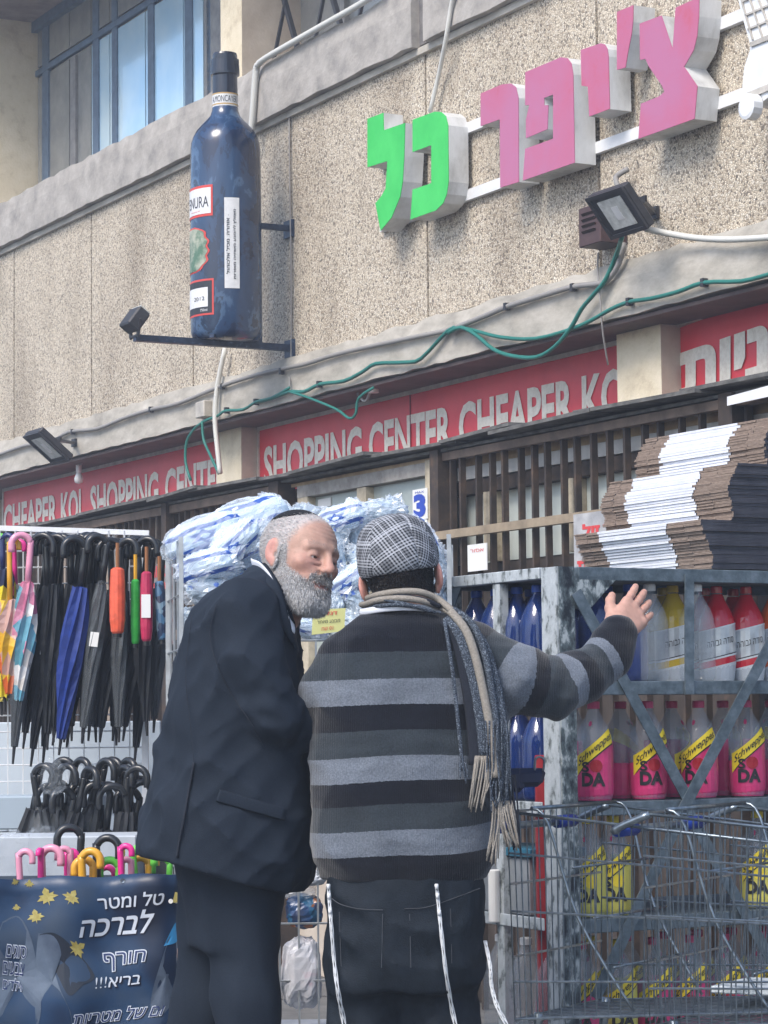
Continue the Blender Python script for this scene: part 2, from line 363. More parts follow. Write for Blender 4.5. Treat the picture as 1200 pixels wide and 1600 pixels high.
# grilled window right of the pillar
sg0 = wx(462, 20)[0]; sg1 = wx(640, 0)[0]
fr = MB()
for s_ in (sg0, (sg0+sg1)/2, sg1+.6): fr.pbox(WALL, s_-.03, s_+.03, OW, OW+.06, h_ut-.1, hc)
fr.pbox(WALL, sg0-.03, sg1+.63, OW+.001, OW+.058, hc-.06, hc-.001)
g2 = fr.build('window', M['greyframe'], bl)
MB().pbox(WALL, sg0+.03, sg1+.6, OW+.01, OW+.02, h_ut-.1, hc).build('pane', M['dullglass'], g2)
gb = MB()
hb = h_ut
for k in range(4):
    s_ = sg0+.05+k*.62; gb.bar(WALL.P(s_, OW+.25, hb+1.1), WALL.P(s_+.62, OW+.25, hb-.1), .03, .03); gb.bar(WALL.P(s_+.62, OW+.26, hb+1.1), WALL.P(s_, OW+.26, hb-.1), .02, .02)
gb.build('grille', M['dkmetal'], g2)
for k in range(1, 6):
    s_ = sg1+.6+k*1.9
    MB().pbox(WALL, s_, s_+.3, OW+.03, -.04, h_ut-.1, hc).build('pillar', M['cream'], bl)
    MB().pbox(WALL, s_-1.5, s_-.1, OW-.055, OW+.02, h_ut+.1, hc-.2).build('window', M['dullglass'], bl)
# ================================================================= RED SIGN BOARDS
OS = -.28
def signboard(px0, px1, pyr, hgt, words, label, clip0=None):
    """words: list of (text, px0, px1, pytop at px0) traced on the board"""
    a = WALL.co(px0, pyr, OS)[0]; b = WALL.co(px1, pyr, OS)[0]
    ht = h_lb-.055; hb_ = ht-hgt
    e = empty('shop_sign', WALL.P((a+b)/2, OS, hb_), label, 'sign')
    MB().pbox(WALL, a, b, OS-.06, OS-.008, hb_, ht).build('panel', M['red'], e)
    t = MB(); t.pbox(WALL, a, b, OS-.062, OS+.004, ht, ht+.03); t.pbox(WALL, a, b, OS-.062, OS+.004, hb_-.03, hb_)
    t.pbox(WALL, a, a+.02, OS-.062, OS+.004, hb_, ht); t.build('frame', M['trim'], e)
    for (tx, p0, p1, top, hh) in words:
        s0 = WALL.co(p0, pyr, OS)[0]; s1 = WALL.co(p1, pyr, OS)[0]; h1 = ht-top; h0 = h1-hh
        k = len(tx); step = (s1-s0)
        mb = MB(); put_text(mb, tx, lambda u, v: WALL.P(s0+(s1-s0)*u, OS-.0035+.0, h0+(h1-h0)*v), bold=.032)
        mb.build('lettering', M['signwhite'], e)
    return e, a, b, ht
# middle board
LT, LH = .13, .255
mid = signboard(402, 1000, 640, .68, [('SHOPPING', 412, 563, LT, LH), ('CENTER', 576, 702, LT, LH), ('CHEAPER', 717, 893, LT, LH), ('KOL', 910, 1003, LT, LH)], 'red shop sign reading SHOPPING CENTER CHEAPER KOL between the two cream pillars')
lef = signboard(4, 352, 740, .68, [('CHEAPER', 6, 87, LT, LH), ('KOL', 95, 131, LT, LH), ('SHOPPING', 141, 246, LT, LH), ('CENTER', 258, 352, LT, LH)], 'red shop sign left of the left cream pillar, ending in CENTE')
mid[0].children[0]
sj1 = WALL.co(640, 640, OS)[0]
MB().pbox(WALL, sj1-.004, sj1+.004, OS-.01, OS-.002, h_lb-.67, h_lb-.056).build('seam', mat('seam_red', (.2, .02, .03), .6), mid[0])
# right, tilted banner
rp = Plane(15.0)
def rs(px, py, o=OS): return WALL.hit(px, py, o)
TL = rs(1058, 514); TR = WALL.hit(1300, 424, OS+.03); 
BL = rs(1058, 690); BR = WALL.hit(1300, 640, OS+.03)
e = empty('shop_sign', WALL.hit(1180, 690, OS), 'red shop sign with large white Hebrew word, right of the right cream pillar', 'sign')
mb = MB(); mb.hexa([BL-N*.05, BR-N*.05, BR, BL, TL-N*.05, TR-N*.05, TR, TL]); mb.build('panel', M['red'], e)
mb = MB(); mb.bar(TL+Zv*.015, TR+Zv*.015, .04, .03); mb.build('frame', M['trim'], e)
fn = quadfn(rs(1068, 648)+N*.006, WALL.hit(1262, 596, OS+.03)+N*.006, WALL.hit(1262, 490, OS+.03)+N*.006, rs(1068, 556)+N*.006)
mb = MB(); put_text(mb, heb('קניות'), fn, bold=.05); mb.build('lettering', M['signwhite'], e)
# ================================================================= CHANNEL LETTERS
def cA(l, ox=560, oy=0, k=3.529): return [(ox+x/k, oy+y/k) for x, y in l]
M['green'] = mat('green_letter_face', (.05, .66, .12), .5, nz=(3, [(.3, (.03, .47, .085)), (.7, (.07, .62, .13))], 8))
M['pink'] = mat('faded_pink_letter_face', (.60, .17, .31), .5, nz=(2.2, [(.30, (.50, .09, .14)), (.42, (.50, .13, .235)), (.6, (.47, .155, .285))], 9))
M['lside'] = mat('white_letter_side', (.66, .67, .68), .45, nz=(5, [(.3, (.38, .38, .37)), (.5, (.62, .63, .63)), (.65, (.72, .73, .74))], 10, (1, 1, .5)))
LET = [
 ('lamed', 'green', cA([(48,655),(135,622),(137,718),(255,678),(250,860),(242,1000),(228,1085),(180,1200),(120,1272),(92,1120),(125,1080),(148,1040),(158,888),(48,922)]), 'green channel letter lamed, leftmost on the wall'),
 ('kaf', 'green', cA([(297,660),(420,615),(455,618),(480,640),(492,690),(495,1000),(485,1070),(465,1120),(425,1160),(285,1210),(297,1045),(400,1010),(400,800),(297,838)]), 'green channel letter kaf, between the lamed and the pink letters'),
 ('resh', 'pink', cA([(672,515),(790,465),(840,460),(866,480),(880,540),(882,1003),(780,1035),(778,658),(672,695)]), 'faded pink channel letter resh, next to the green kaf'),
 ('pe', 'pink', cA([(918,398),(1115,315),(1150,320),(1172,350),(1182,410),(1190,897),(905,995),(918,820),(1072,765),(1072,520),(1022,540),(1022,580),(1045,580),(1040,712),(922,762),(922,660),(940,580),(918,580)]), 'faded pink channel letter pe with a notch inside'),
 ('yod', 'pink', cA([(165,275),(275,238),(298,245),(312,270),(318,310),(325,600),(212,642),(205,478),(170,472)], 860), 'short faded pink channel letter yod'),
 ('apostrophe', 'pink', cA([(365,65),(455,28),(453,120),(445,190),(425,290),(412,372),(365,385)], 860), 'pink channel apostrophe above the yod'),
 ('tsadi', 'pink', cA([(490,130),(610,85),(672,272),(688,42),(760,10),(818,-15),(816,90),(806,200),(788,275),(735,368),(808,475),(792,655),(483,765),(497,572),(600,530),(627,505),(612,470),(540,365),(522,325),(492,330)], 860), 'large pink channel letter tsadi, rightmost of the Hebrew letters')]
for nm, mm, poly, lab in LET:
    P3 = [WALL.hit(x, y, .165) for x, y in poly]
    c = sum(P3, Vector())/len(P3)
    root = empty('channel_letter', c, lab, 'letter', 'channel letters on the pebbled wall')
    # can slightly inset behind a proud face with a thin dark return line
    ctr = lambda p, k: c+(p-c)*k
    MB().prism([p-N*.006 for p in P3], -N*.125, 0).build('side', M['lside'], root)
    MB().prism([ctr(p, 1.0)-N*.0015 for p in P3], -N*.004, 0).build('face', M[mm], root)
h1 = WALL.co(735, 202)[1]; h2 = WALL.co(745, 303)[1]
for k, h in enumerate((h1, h2)):
    mb = MB().pbox(WALL, sx(600, 250), S1-1, .004, .034, h-.03, h+.03)
    mono('mounting_rail', mb, M['white'], 'white mounting rail behind the channel letters, '+('upper' if k == 0 else 'lower')+' of the two', 'rail', 'rails behind the channel letters')
# shopping-trolley shaped sign at the right
pl = [(1146,-40),(1158,20),(1172,68),(1172,78),(1163,105),(1160,135),(1163,152),(1172,166),(1186,164),(1200,152),(1290,110),(1300,-110)]
P3 = [WALL.hit(x, y, .20) for x, y in pl]
root = empty('trolley_sign', P3[6], 'white trolley-shaped sign box with a drawn grid, right of the letters', 'sign')
M['milky'] = mat('milky_plastic', (.78, .80, .82), .35, nz=(5, [(.3, (.66, .68, .70)), (.7, (.82, .84, .86))]))
MB().prism(P3, -N*.17).build('panel', M['milky'], root)
mb = MB()
o3 = .206
for k in range(7): mb.bar(WALL.hit(1150+k*12, -30, o3), WALL.hit(1176+k*15, 62-k*4, o3), .009, .006, N)
for k in range(5): mb.bar(WALL.hit(1156+k*4, -20+k*22, o3), WALL.hit(1290, -78+k*24, o3), .009, .006, N)
mb.bar(WALL.hit(1173, 70, o3), WALL.hit(1290, 24, o3), .02, .006, N); mb.bar(WALL.hit(1168, 150, o3), WALL.hit(1290, 100, o3), .03, .008, N)
mb.build('grid', M['trim'], root)
mb = MB(); c = WALL.hit(1180, 168, .21); mb.lathe(c, [(.0, 0), (.06, 0), (.06, .05), (.045, .055), (0, .055)], 14, axis=N); mb.build('wheel', M['milky'], root)
# ================================================================= GIANT BOTTLE
bz = WALL.hit(354, 533, .45); tz = WALL.hit(349, 85, .45)
bx = Vector((bz.x, bz.y, 0)); Zb = (bz.y); pxm = Zb/F
def hy(y): return WALL.hit(352, y, .45).z
toc = (CAM-bz); toc.z = 0; toc.normalize(); rgt = Vector((-toc.y, toc.x, 0))
if rgt.x < 0: rgt = -rgt
def cyl(phi, y, r): a = math.radians(phi); return bx+toc*math.cos(a)*r+rgt*math.sin(a)*r+Zv*hy(y)
bot = empty('wine_bottle', bx+Zv*hy(533), 'giant dark blue wine bottle with peeling paint hung on the pebbled wall', 'bottle')
M['bpaint'] = bpy.data.materials.new('peeling_blue_paint'); m = M['bpaint']; m.use_nodes = True; t = m.node_tree; b = t.nodes['Principled BSDF']
geo = t.nodes.new('ShaderNodeNewGeometry'); n = t.nodes.new('ShaderNodeTexNoise'); n.inputs['Scale'].default_value = 2.6; n.inputs['Detail'].default_value = 9; n.inputs['Roughness'].default_value = .62; n.inputs['Distortion'].default_value = .6
mp = t.nodes.new('ShaderNodeMapping'); mp.inputs['Scale'].default_value = (1.7, 1.7, 1.05); mp.inputs['Location'].default_value = (3, 1, 4.3)
t.links.new(geo.outputs['Position'], mp.inputs[0]); t.links.new(mp.outputs[0], n.inputs['Vector'])
r = t.nodes.new('ShaderNodeValToRGB'); r.color_ramp.interpolation = 'LINEAR'
el = r.color_ramp.elements; el[0].position = 0; el[0].color = (.008, .022, .06, 1); el[1].position = 1; el[1].color = (.12, .19, .30, 1)
for p, c in [(.46, (.006, .016, .05)), (.475, (.012, .038, .10)), (.57, (.016, .048, .12)), (.585, (.05, .10, .19)), (.63, (.07, .13, .23)), (.645, (.02, .035, .07))]:
    e_ = el.new(p); e_.color = (*c, 1)
t.links.new(n.outputs[0], r.inputs[0]); t.links.new(r.outputs[0], b.inputs['Base Color']); b.inputs['Roughness'].default_value = .22; b.inputs['Coat Weight'].default_value = .4
bpn = t.nodes.new('ShaderNodeBump'); bpn.inputs['Distance'].default_value = .002; t.links.new(n.outputs[0], bpn.inputs['Height']); t.links.new(bpn.outputs[0], b.inputs['Normal'])
prof = [(0, 536), (46, 535), (53, 531), (56.5, 522), (56.5, 420), (56, 300), (55.5, 236), (54.5, 226), (51.5, 216), (46, 206), (38, 197), (30, 189), (24, 182), (21, 174), (20, 165)]
mb = MB(); mb.lathe(bx, [(r_*pxm, hy(y)) for r_, y in prof], 40); mb.build('body', M['bpaint'], bot, smooth=True)
prof = [(20.3, 167), (19.6, 120), (20, 118.5), (23, 118), (23.2, 114), (22.4, 96), (22.6, 94), (19.5, 93), (19.6, 87), (18.5, 84), (0, 84)]
mb = MB(); mb.lathe(bx, [(r_*pxm, hy(y)) for r_, y in prof], 32); mb.build('capsule', mat('black_capsule', (.012, .016, .03), .2, coat=.5), bot, smooth=False)
M['lab'] = mat('white_label', (.72, .73, .74), .5, nz=(30, [(.3, (.64, .65, .67)), (.7, (.77, .78, .79))]))
M['redp'] = mat('red_print', (.62, .07, .06), .5); M['gold'] = mat('gold_print', (.5, .33, .12), .4); M['inkd'] = mat('dark_ink', (.03, .035, .045), .6)
M['greenp'] = mat('green_map_print', (.12, .2, .13), .6, nz=(9, [(.4, (.10, .19, .13)), (.6, (.42, .44, .35))], 5))
def patch(mb, p0, p1, y0, y1, r, mi=0, n=10, wav=0):
    vs = []; 
    for i in range(n+1):
        ph = p0+(p1-p0)*i/n
        vs += [cyl(ph, y1, r), cyl(ph, y0, r)]
    mb.add(vs, [(2*i, 2*i+2, 2*i+3, 2*i+1) for i in range(n)], mi)
r0 = 57*pxm; rn = 20.6*pxm
mb = MB(); patch(mb, -180, 180, 149, 169, rn, 0, 40); patch(mb, -180, 180, 148.5, 150.5, rn+.001, 1, 40); patch(mb, -180, 180, 165, 167, rn+.001, 1, 40)
put_text(mb, 'A.MONCAYER', lambda u, v: cyl(-70+u*130, 163-v*10, rn+.002), 2); mb.build('neck_label', [M['lab'], M['gold'], M['inkd']], bot)
mb = MB(); patch(mb, -100, -21, 299, 347, r0, 1); patch(mb, -100, -24, 303, 343, r0+.0015, 0)
put_text(mb, 'ENURA', lambda u, v: cyl(-78+u*50, 333-v*17, r0+.003), 2); put_text(mb, 'vineyard', lambda u, v: cyl(-70+u*24, 340-v*3, r0+.003), 1); mb.build('label', [M['lab'], M['redp'], M['inkd']], bot)
mb = MB(); 
def wavy(off, mi, rr):
    vs = [cyl(-95, 397, rr)]; k = 28
    for i in range(k+1):
        a = -math.pi/2+math.pi*i/k; ph = -62+(36+off+2.0*math.cos(a*8))*math.cos(a); yy = 397-(33+off*.9+2.0*math.cos(a*8))*math.sin(a); vs.append(cyl(ph, yy, rr))
    mb.add(vs, [(0, i+1, i+2) for i in range(k)], mi)
def wavy2(off, mi, rr):   # fine curved patch so that it hugs the cylinder
    k = 24
    for i in range(k):
        y0_ = 397-33-off+(66+2*off)*i/k; y1_ = 397-33-off+(66+2*off)*(i+1)/k
        def edge(y): q = abs((y-397)/(33+off)); return -62+(30+off*1.4)*math.sqrt(max(0.02, 1-q**3))+2.2*math.sin((y-397)*.42)
        vs = []
        for j in range(9):
            f = j/8; vs += [cyl(-110+(edge(y1_)+110)*f, y1_, rr), cyl(-110+(edge(y0_)+110)*f, y0_, rr)]
        mb.add(vs, [(2*j, 2*j+2, 2*j+3, 2*j+1) for j in range(8)], mi)
wavy2(2.4, 1, r0); wavy2(0, 0, r0+.0015); mb.build('label', [M['greenp'], M['redp']], bot)
mb = MB(); patch(mb, -100, -20, 444, 500, r0, 1); patch(mb, -100, -23, 447, 497, r0+.0012, 2); patch(mb, -100, -30, 457, 487, r0+.0024, 0)
put_text(mb, '2012', lambda u, v: cyl(-60+u*24, 477-v*6, r0+.004), 2); put_text(mb, '750ml', lambda u, v: cyl(-45+u*14, 494-v*4, r0+.003), 0); mb.build('label', [M['lab'], M['redp'], M['inkd']], bot)
mb = MB(); patch(mb, -2.5, 21.5, 320, 460, r0+.001, 0)
put_text(mb, heb('אזהרה: מכיל אלכוהול')+' -', lambda u, v: cyl(5.5-v*5.2, 346+(1-u)*92 if False else 438-u*92, r0+.003), 1, bold=.02)
put_text(mb, heb('מומלץ להמנע משתיה מופרזת'), lambda u, v: cyl(16.5-v*5.2, 446-u*108, r0+.003), 1, bold=.02)
mb.build('warning_label', [M['lab'], M['inkd']], bot)
M['bracket'] = mat('blue_black_steel', (.02, .035, .07), .45, .3, nz=(30, [(.35, (.015, .025, .05)), (.6, (.03, .05, .10)), (.7, (.14, .19, .26))]))
sA = (bx-WALL.o).dot(U)
mb = MB(); hb = hy(538)
mb.bar(WALL.P(sA, .005, hb), WALL.P(sA, 1.07, hb), .05, .04); mb.bar(WALL.P(sA-.15, .30, hb+.02), WALL.P(sA+.15, .62, hb+.02), .03, .02); mb.bar(WALL.P(sA+.15, .30, hb+.02), WALL.P(sA-.15, .62, hb+.02), .03, .02)
mb.build('bracket', M['bracket'], bot)
mb = MB(); hb2 = WALL.hit(410, 353, .2).z; mb.bar(WALL.P(sA, .005, hb2), WALL.P(sA, .24, hb2), .035, .035); mb.build('bracket', M['bracket'], bot)
mb = MB(); mb.bar(WALL.P(sA, .225, hb), WALL.P(sA, .225, hb2+.02), .03, .03, N); mb.build('upright', M['bracket'], bot)
mb = MB(); mb.pbox(WALL, sA-.06, sA+.06, .001, .02, hb2-.06, hb2+.05); mb.build('wall_plate', M['bracket'], bot)
mb = MB(); mb.pbox(WALL, sA-.06, sA+.06, .001, .02, hb-.06, hb+.05); mb.build('wall_plate', M['bracket'], bot)
# ================================================================= FLOODLIGHTS
M['lens'] = mat('floodlight_lens', (.62, .64, .62), .25, nz=(14, [(.4, (.50, .52, .50)), (.6, (.72, .74, .72))]))
def flood(pxc, pyc, off, w_, hv, label, px_wall, py_wall, thick=.05, yaw=0.0):
    """w_ width along U, hv = (toward wall, down) of the plate"""
    c = WALL.hit(pxc, pyc, off); ax = (Matrix.Rotation(yaw, 3, 'Z')@U)*(w_/2); ay = (-N*hv[0]-Zv*hv[1])/2; nn = ax.cross(ay).normalized()
    if nn.dot(CAM-c) < 0: nn = -nn
    root = empty('floodlight', c, label, 'floodlight', 'floodlights on the facade')
    MB().obox(c, ax, ay, nn*(thick/2)).build('housing', M['dkmetal'], root, bev=.008)
    mb = MB()
    for s1, s2 in ((1, 0), (-1, 0)): mb.obox(c+ax*.93*s1+nn*(thick/2+.006), ax*.07, ay, nn*.006)
    for s1 in (1, -1): mb.obox(c+ay*.92*s1+nn*(thick/2+.006), ax*.86, ay*.08, nn*.006)
    mb.build('frame', M['dkmetal'], root)
    MB().obox(c+nn*(thick/2+.002), ax*.62, ay*.66, nn*.0025).build('lens', M['lens'], root)
    MB().obox(c+nn*(thick/2+.006)+ax*.05, ax*.16, ay*.30, nn*.001).build('diode', M['white'], root)
    mb = MB(); wp = WALL.hit(px_wall, py_wall, .01+(.045 if py_wall > 450 else 0)); mb.bar(wp, c+ax*.9-nn*.03, .03, .02); mb.bar(c-ax*1.03-nn*.01, c-ax*1.03-nn*.06+ay*.2, .02, .008); mb.bar(c-ax-nn*.05, c+ax-nn*.05, .012, .03)
    mb.obox(wp, U*.035, N*.012, Zv*.03)
    mb.build('arm', M['dkmetal'], root); return root
flood(970, 328, .30, .32, (.15, .19), 'black floodlight with pale lens above the brown box', 1022, 333)
flood(76, 696, .42, .33, (.24, .20), 'black floodlight on the lower ledge at the far left', 116, 692)
c = WALL.P(sA, 1.07, hb+.11)
root = empty('spotlight', c-Zv*.11, 'small black spotlight at the outer end of the bottle bracket', 'spotlight')
a1 = (-N*.6+Zv*.8).normalized(); mb = MB(); mb.obox(c, U*.08, a1.cross(U)*.045, a1*.07); mb.build('housing', M['dkmetal'], root, bev=.01)
mb = MB(); mb.obox(c+a1*.074, U*.07, a1.cross(U)*.038, a1*.003); mb.build('lens', M['lens'], root)
mb = MB(); mb.bar(c-Zv*.11-U*.05, c-U*.085, .012, .03); mb.bar(c-Zv*.11+U*.05, c+U*.085, .012, .03); mb.bar(c-Zv*.1-U*.06, c-Zv*.1+U*.06, .02, .01); mb.build('yoke', M['dkmetal'], root)
# brown louvred box
c = WALL.hit(922, 352, .16); root = empty('ballast_box', c-Zv*.1, 'brown louvred metal box fixed to the pebbled wall under the floodlight', 'electrical box')
M['brownbox'] = vary('brown_painted_metal', (.075, .04, .038), .5, scale=15)
mb = MB(); mb.obox(c-N*.075, U*.10, N*.08, Zv*.10); mb.build('housing', M['brownbox'], root, bev=.004)
mb = MB()
for k in range(4): mb.obox(c+N*.008+Zv*(.06-k*.03), U*.06, N*.004, Zv*.006+N*.004)
mb.build('louvre', vary('dark_brown_metal', (.03, .018, .017), .5), root)
# ================================================================= CABLES
M['cgreen'] = mat('green_cable_sheath', (.02, .17, .14), .45); M['cgrey'] = mat('grey_cable_sheath', (.27, .26, .25), .6); M['cwhite'] = mat('white_conduit', (.62, .62, .58), .5)
def cable(pts, off, r, m, label, group=None, k=3, cat='cable'):
    P3 = [WALL.hit(x, y, off if not isinstance(off, (list, tuple)) else off[i]) for i, (x, y) in enumerate(pts)]
    mb = MB().tube(smoothpts(P3, k), r, 6); return mono('cable', mb, m, label, cat, group, smooth=True)
q4 = lambda l: [(700+x/2.4, 300+y/2.4) for x, y in l]
q3 = lambda l: [(400+x/2.4, 560+y/2.4) for x, y in l]
q5 = lambda l: [(x/2.5, 430+y/2.5) for x, y in l]
GR = 'cables along the ledge'
cable(q4([(655,160),(630,240),(590,330),(550,380),(500,440),(460,510),(400,580),(330,620),(240,615),(170,590),(110,540),(50,508),(0,530)]), [.25]+[.09]*12, .012, M['cgreen'], 'green cable hanging in a loop from the right floodlight to the ledge', GR)
cable(q4([(1260,290),(1200,310),(1100,335),(960,340),(860,375),(760,400),(680,412),(610,440),(540,480),(460,515),(330,550),(200,545),(100,520),(50,508)]), .075, .011, M['cgreen'], 'green cable pinned along the right part of the ledge', GR)
cable(q4([(50,508),(0,520)])+q3([(620,0),(560,15),(450,20),(400,50),(330,85),(240,97),(180,125),(125,125),(60,150),(0,165)]), .075, .012, M['cgreen'], 'green cable pinned along the middle of the ledge', GR)
cable(q3([(125,125),(190,145),(300,190),(350,225),(375,205),(385,150),(440,110)]), .085, .009, M['cgreen'], 'green cable sagging below the ledge towards the lamp holder', GR)
cable([(452,182), (453, 300), (455, 420), (455, 560)]+q5([(1130,440)]), [.02, .02, .02, .02, .075], .006, M['cgrey'], 'thin grey cable running straight up the panel joint behind the bottle', GR)
cable(q5([(1130,440),(1060,480),(1000,495),(950,525),(880,530),(850,550),(800,570),(760,600),(730,650),(725,730),(745,800)]), .08, .010, M['cgreen'], 'green cable ending in a loop left of the left pillar', GR)
cable(q5([(790,570),(795,640),(820,700),(855,775)]), .085, .010, M['cgreen'], 'short green cable dropping from the junction box', GR)
cable(q4([(0,520),(150,460),(220,430),(350,390),(470,355),(560,345),(600,330),(640,270),(660,190)]), .07, .015, M['cgrey'], 'grey cable bundle along the ledge below the letters', GR)
cable(q5([(-60,720),(0,700),(100,665),(200,650),(270,612),(380,600),(480,560),(590,525),(700,500),(860,435),(1000,390),(1130,360),(1200,345)])+q3([(210,30)]) if False else q5([(-60,720),(0,700),(100,665),(200,650),(270,612),(380,600),(480,560),(590,525),(700,500),(860,435),(1000,390),(1130,360),(1200,345),(1350,300),(1750,215)]), .07, .014, M['cgrey'], 'grey cable wandering along the left part of the ledge', GR)
cable(q5([(880,285),(850,430),(840,560),(850,680),(860,775)]), [.05,.075,.09,.09,.09], .017, M['cwhite'], 'thick off-white cable hanging down beside the left pillar', GR)
cable([(392,212),(395,180),(400,112),(404,100),(413,92),(440,76),(500,42),(560,8),(600,-18)], .10, .022, M['cwhite'], 'off-white conduit bent over the upper ledge', GR)
cable([(1008,357),(1040,364),(1090,372),(1150,374),(1240,368)], [.2,.12,.09,.09,.09], .016, M['cwhite'], 'thick white cable running right from the floodlight', GR)
cable([(712,-20),(705,10),(697,60),(686,115),(672,175)], [.1,.09,.09,.05,.05], .013, M['cwhite'], 'off-white cable hanging behind the green letter', GR)
cable([(935,395),(934,420),(938,470),(942,520),(950,570)], [.03,.06,.08,.06,.0], .005, M['cgrey'], 'thin grey wire crossing the ledge to the sign', GR)
cable([(968,296),(962,280),(968,272),(982,264)], [.15,.1,.08,.05], .014, M['cgrey'], 'grey cable stub above the right floodlight', GR)
# cable clips, junction box, bulb
mb = MB()
for x, y in q4([(220,430),(470,358),(960,340),(680,412)])+q5([(590,525),(285,612),(870,435),(1100,375),(1000,495),(885,528)])+q3([(237,97)]):
    mb.obox(WALL.hit(x, y, .07), U*.012, N*.015, Zv*.02)
o = mono('cable_clip', mb, M['dkmetal'], 'small dark clips that hold the cables on the ledge', 'clip'); o['kind'] = 'stuff'; del o['category']
mb = MB().obox(WALL.hit(318, 640, .075), U*.07, N*.03, Zv*.055); mono('junction_box', mb, M['trim'], 'small grey junction box on the ledge above the left pillar', 'junction box', bev=.006)
c = WALL.hit(123, 742, -.1); root = empty('light_bulb', c, 'bare bulb in a holder under the ledge at the left', 'light bulb')
mb = MB().lathe(c-Zv*.05, [(0, -.02), (.03, -.01), (.036, .02), (.025, .05), (.016, .07)], 14); mb.build('bulb', mat('frosted_bulb', (.75, .76, .76), .15), root, smooth=True)
mb = MB().lathe(c+Zv*.015, [(.018, 0), (.022, .01), (.022, .06), (0, .065)], 12); mb.build('holder', M['white'], root)
mb = MB().tube(smoothpts([c+Zv*.07, c+Zv*.09+U*.1, c+Zv*.12+U*.25, WALL.P((c-WALL.o).dot(U)+.4, -.1, h_lb-.03)], 4), .006, 5); mb.build('wire', M['cgrey'], root)
c = WALL.hit(583, 606, -.05); root = empty('lamp_holder', c, 'small white lamp holder under the ledge above the word CENTER', 'lamp holder')
mb = MB().lathe(c-Zv*.03, [(0, 0), (.035, .0), (.035, .05), (.02, .07), (.02, .1), (0, .1)], 14); mb.build('holder', M['white'], root)
mb = MB().tube(smoothpts([c-U*.02, c-U*.10-Zv*.07, c-U*.2-Zv*.0, c-U*.14+Zv*.1], 5), .009, 6); mb.build('wire', M['cgrey'], root, smooth=True)
# ================================================================= BARRED FENCE AND KIOSK FRONT
hR = FEN.co(700, 678, .12)[1]-.008
def fx(px, py, off=0): return FEN.co(px, py, off)[0]
M['bar'] = mat('rusty_brown_bar', (.075, .055, .045), .7, .2, nz=(14, [(.3, (.035, .030, .028)), (.55, (.070, .052, .042)), (.75, (.14, .09, .06))], 7))
M['rail'] = mat('brown_rail', (.16, .11, .085), .75, nz=(9, [(.3, (.10, .07, .055)), (.7, (.23, .17, .13))], 7))
M['tanrail'] = vary('weathered_tan_rail', (.30, .24, .17), .8, scale=12)
M['roof'] = mat('weathered_grey_board', (.10, .10, .095), .9, nz=(14, [(.3, (.05, .05, .048)), (.7, (.19, .185, .175))], 7, (1, 1, 3)))
fe = empty('barred_fence', FEN.P(0, 0, .13), 'brown fence of closely set square bars under a ragged board roof', 'fence')
fS0 = fx(-60, 820); fS1 = fx(1290, 560)
sP1 = fx(440, 740); sP2 = fx(692, 700)
MB().pbox(FEN, fS0, sP1, -.02, .025, hR-.085, hR-.045).build('rail', M['rail'], fe)
MB().pbox(FEN, sP2, fS1, -.02, .025, hR-.078, hR-.045).build('rail', M['rail'], fe)
me_b = MB().box((-.007, -.013, 0), (.007, .013, 1)).mesh('bar', M['bar'])
hm = FEN.co(800, 822)[1]
rotU = math.atan2(U.y, U.x)
def fbars(s0, s1, st, h0, h1):
    n = int((s1-s0)/st)
    for i in range(n+1):
        o = bpy.data.objects.new('bar', me_b); COL.objects.link(o); o.parent = fe
        o.location = FEN.P(s0+i*st, .0, h0)-wloc(fe); o.rotation_euler = (R.uniform(-.004, .004), R.uniform(-.004, .004), rotU); o.scale = (1, 1, h1-h0)
fbars(fS0+.05, sP1-.06, .093, .13, hR-.085)
fbars(sP2+.07, fx(1010, 640)+.1, .108, .13, hR-.078)
fbars(fx(1010, 640)+.22, fS1-.05, .13, .13, hR-.078)
MB().pbox(FEN, sP2, fS1, .018, .05, hm-.022, hm+.012).build('rail', M['tanrail'], fe)
MB().pbox(FEN, fS0, sP1, .018, .05, hm-.35, hm-.30).build('rail', M['rail'], fe)
for s_, ww in ((sP1, .05), (sP2, .035), (fx(268, 800), .03), (fS1-.5, .04)):
    MB().pbox(FEN, s_-ww, s_+ww, -.045, .045, .13, hR-.03).build('post', M['bar'], fe)
# ragged roof boards
s_ = fS0-.2; k = 0
while s_ < fS1+.3:
    L = R.uniform(.35, .75); ov = .12; tz_ = R.uniform(.0, .035)
    mb = MB(); c = FEN.P(s_+L/2, -.06, hR-.010+R.uniform(-.006, .008)); tl = R.uniform(-.008, .012)
    mb.obox(c, U*((L+ov)/2)+Zv*tl, N*(.13+R.uniform(0, .05)), Zv*.007)
    mb.build('roof_board', M['roof'], fe); s_ += L
MB().pbox(FEN, fS0-.3, fS1+.3, -.10, .03, hR-.040, hR-.028).build('roof_sheet', M['roof'], fe)
# white strip and bracket near the right end
mb = MB(); mb.add([], []); mb.hexa([FEN.hit(1136, 634, .06), FEN.hit(1290, 600, .06), FEN.hit(1290, 600, .085), FEN.hit(1136, 634, .085), FEN.hit(1136, 620, .06), FEN.hit(1290, 578, .06), FEN.hit(1290, 578, .085), FEN.hit(1136, 620, .085)])
mono('white_board', mb, M['white'], 'white board lying along the top of the fence above the cardboard stacks', 'board')
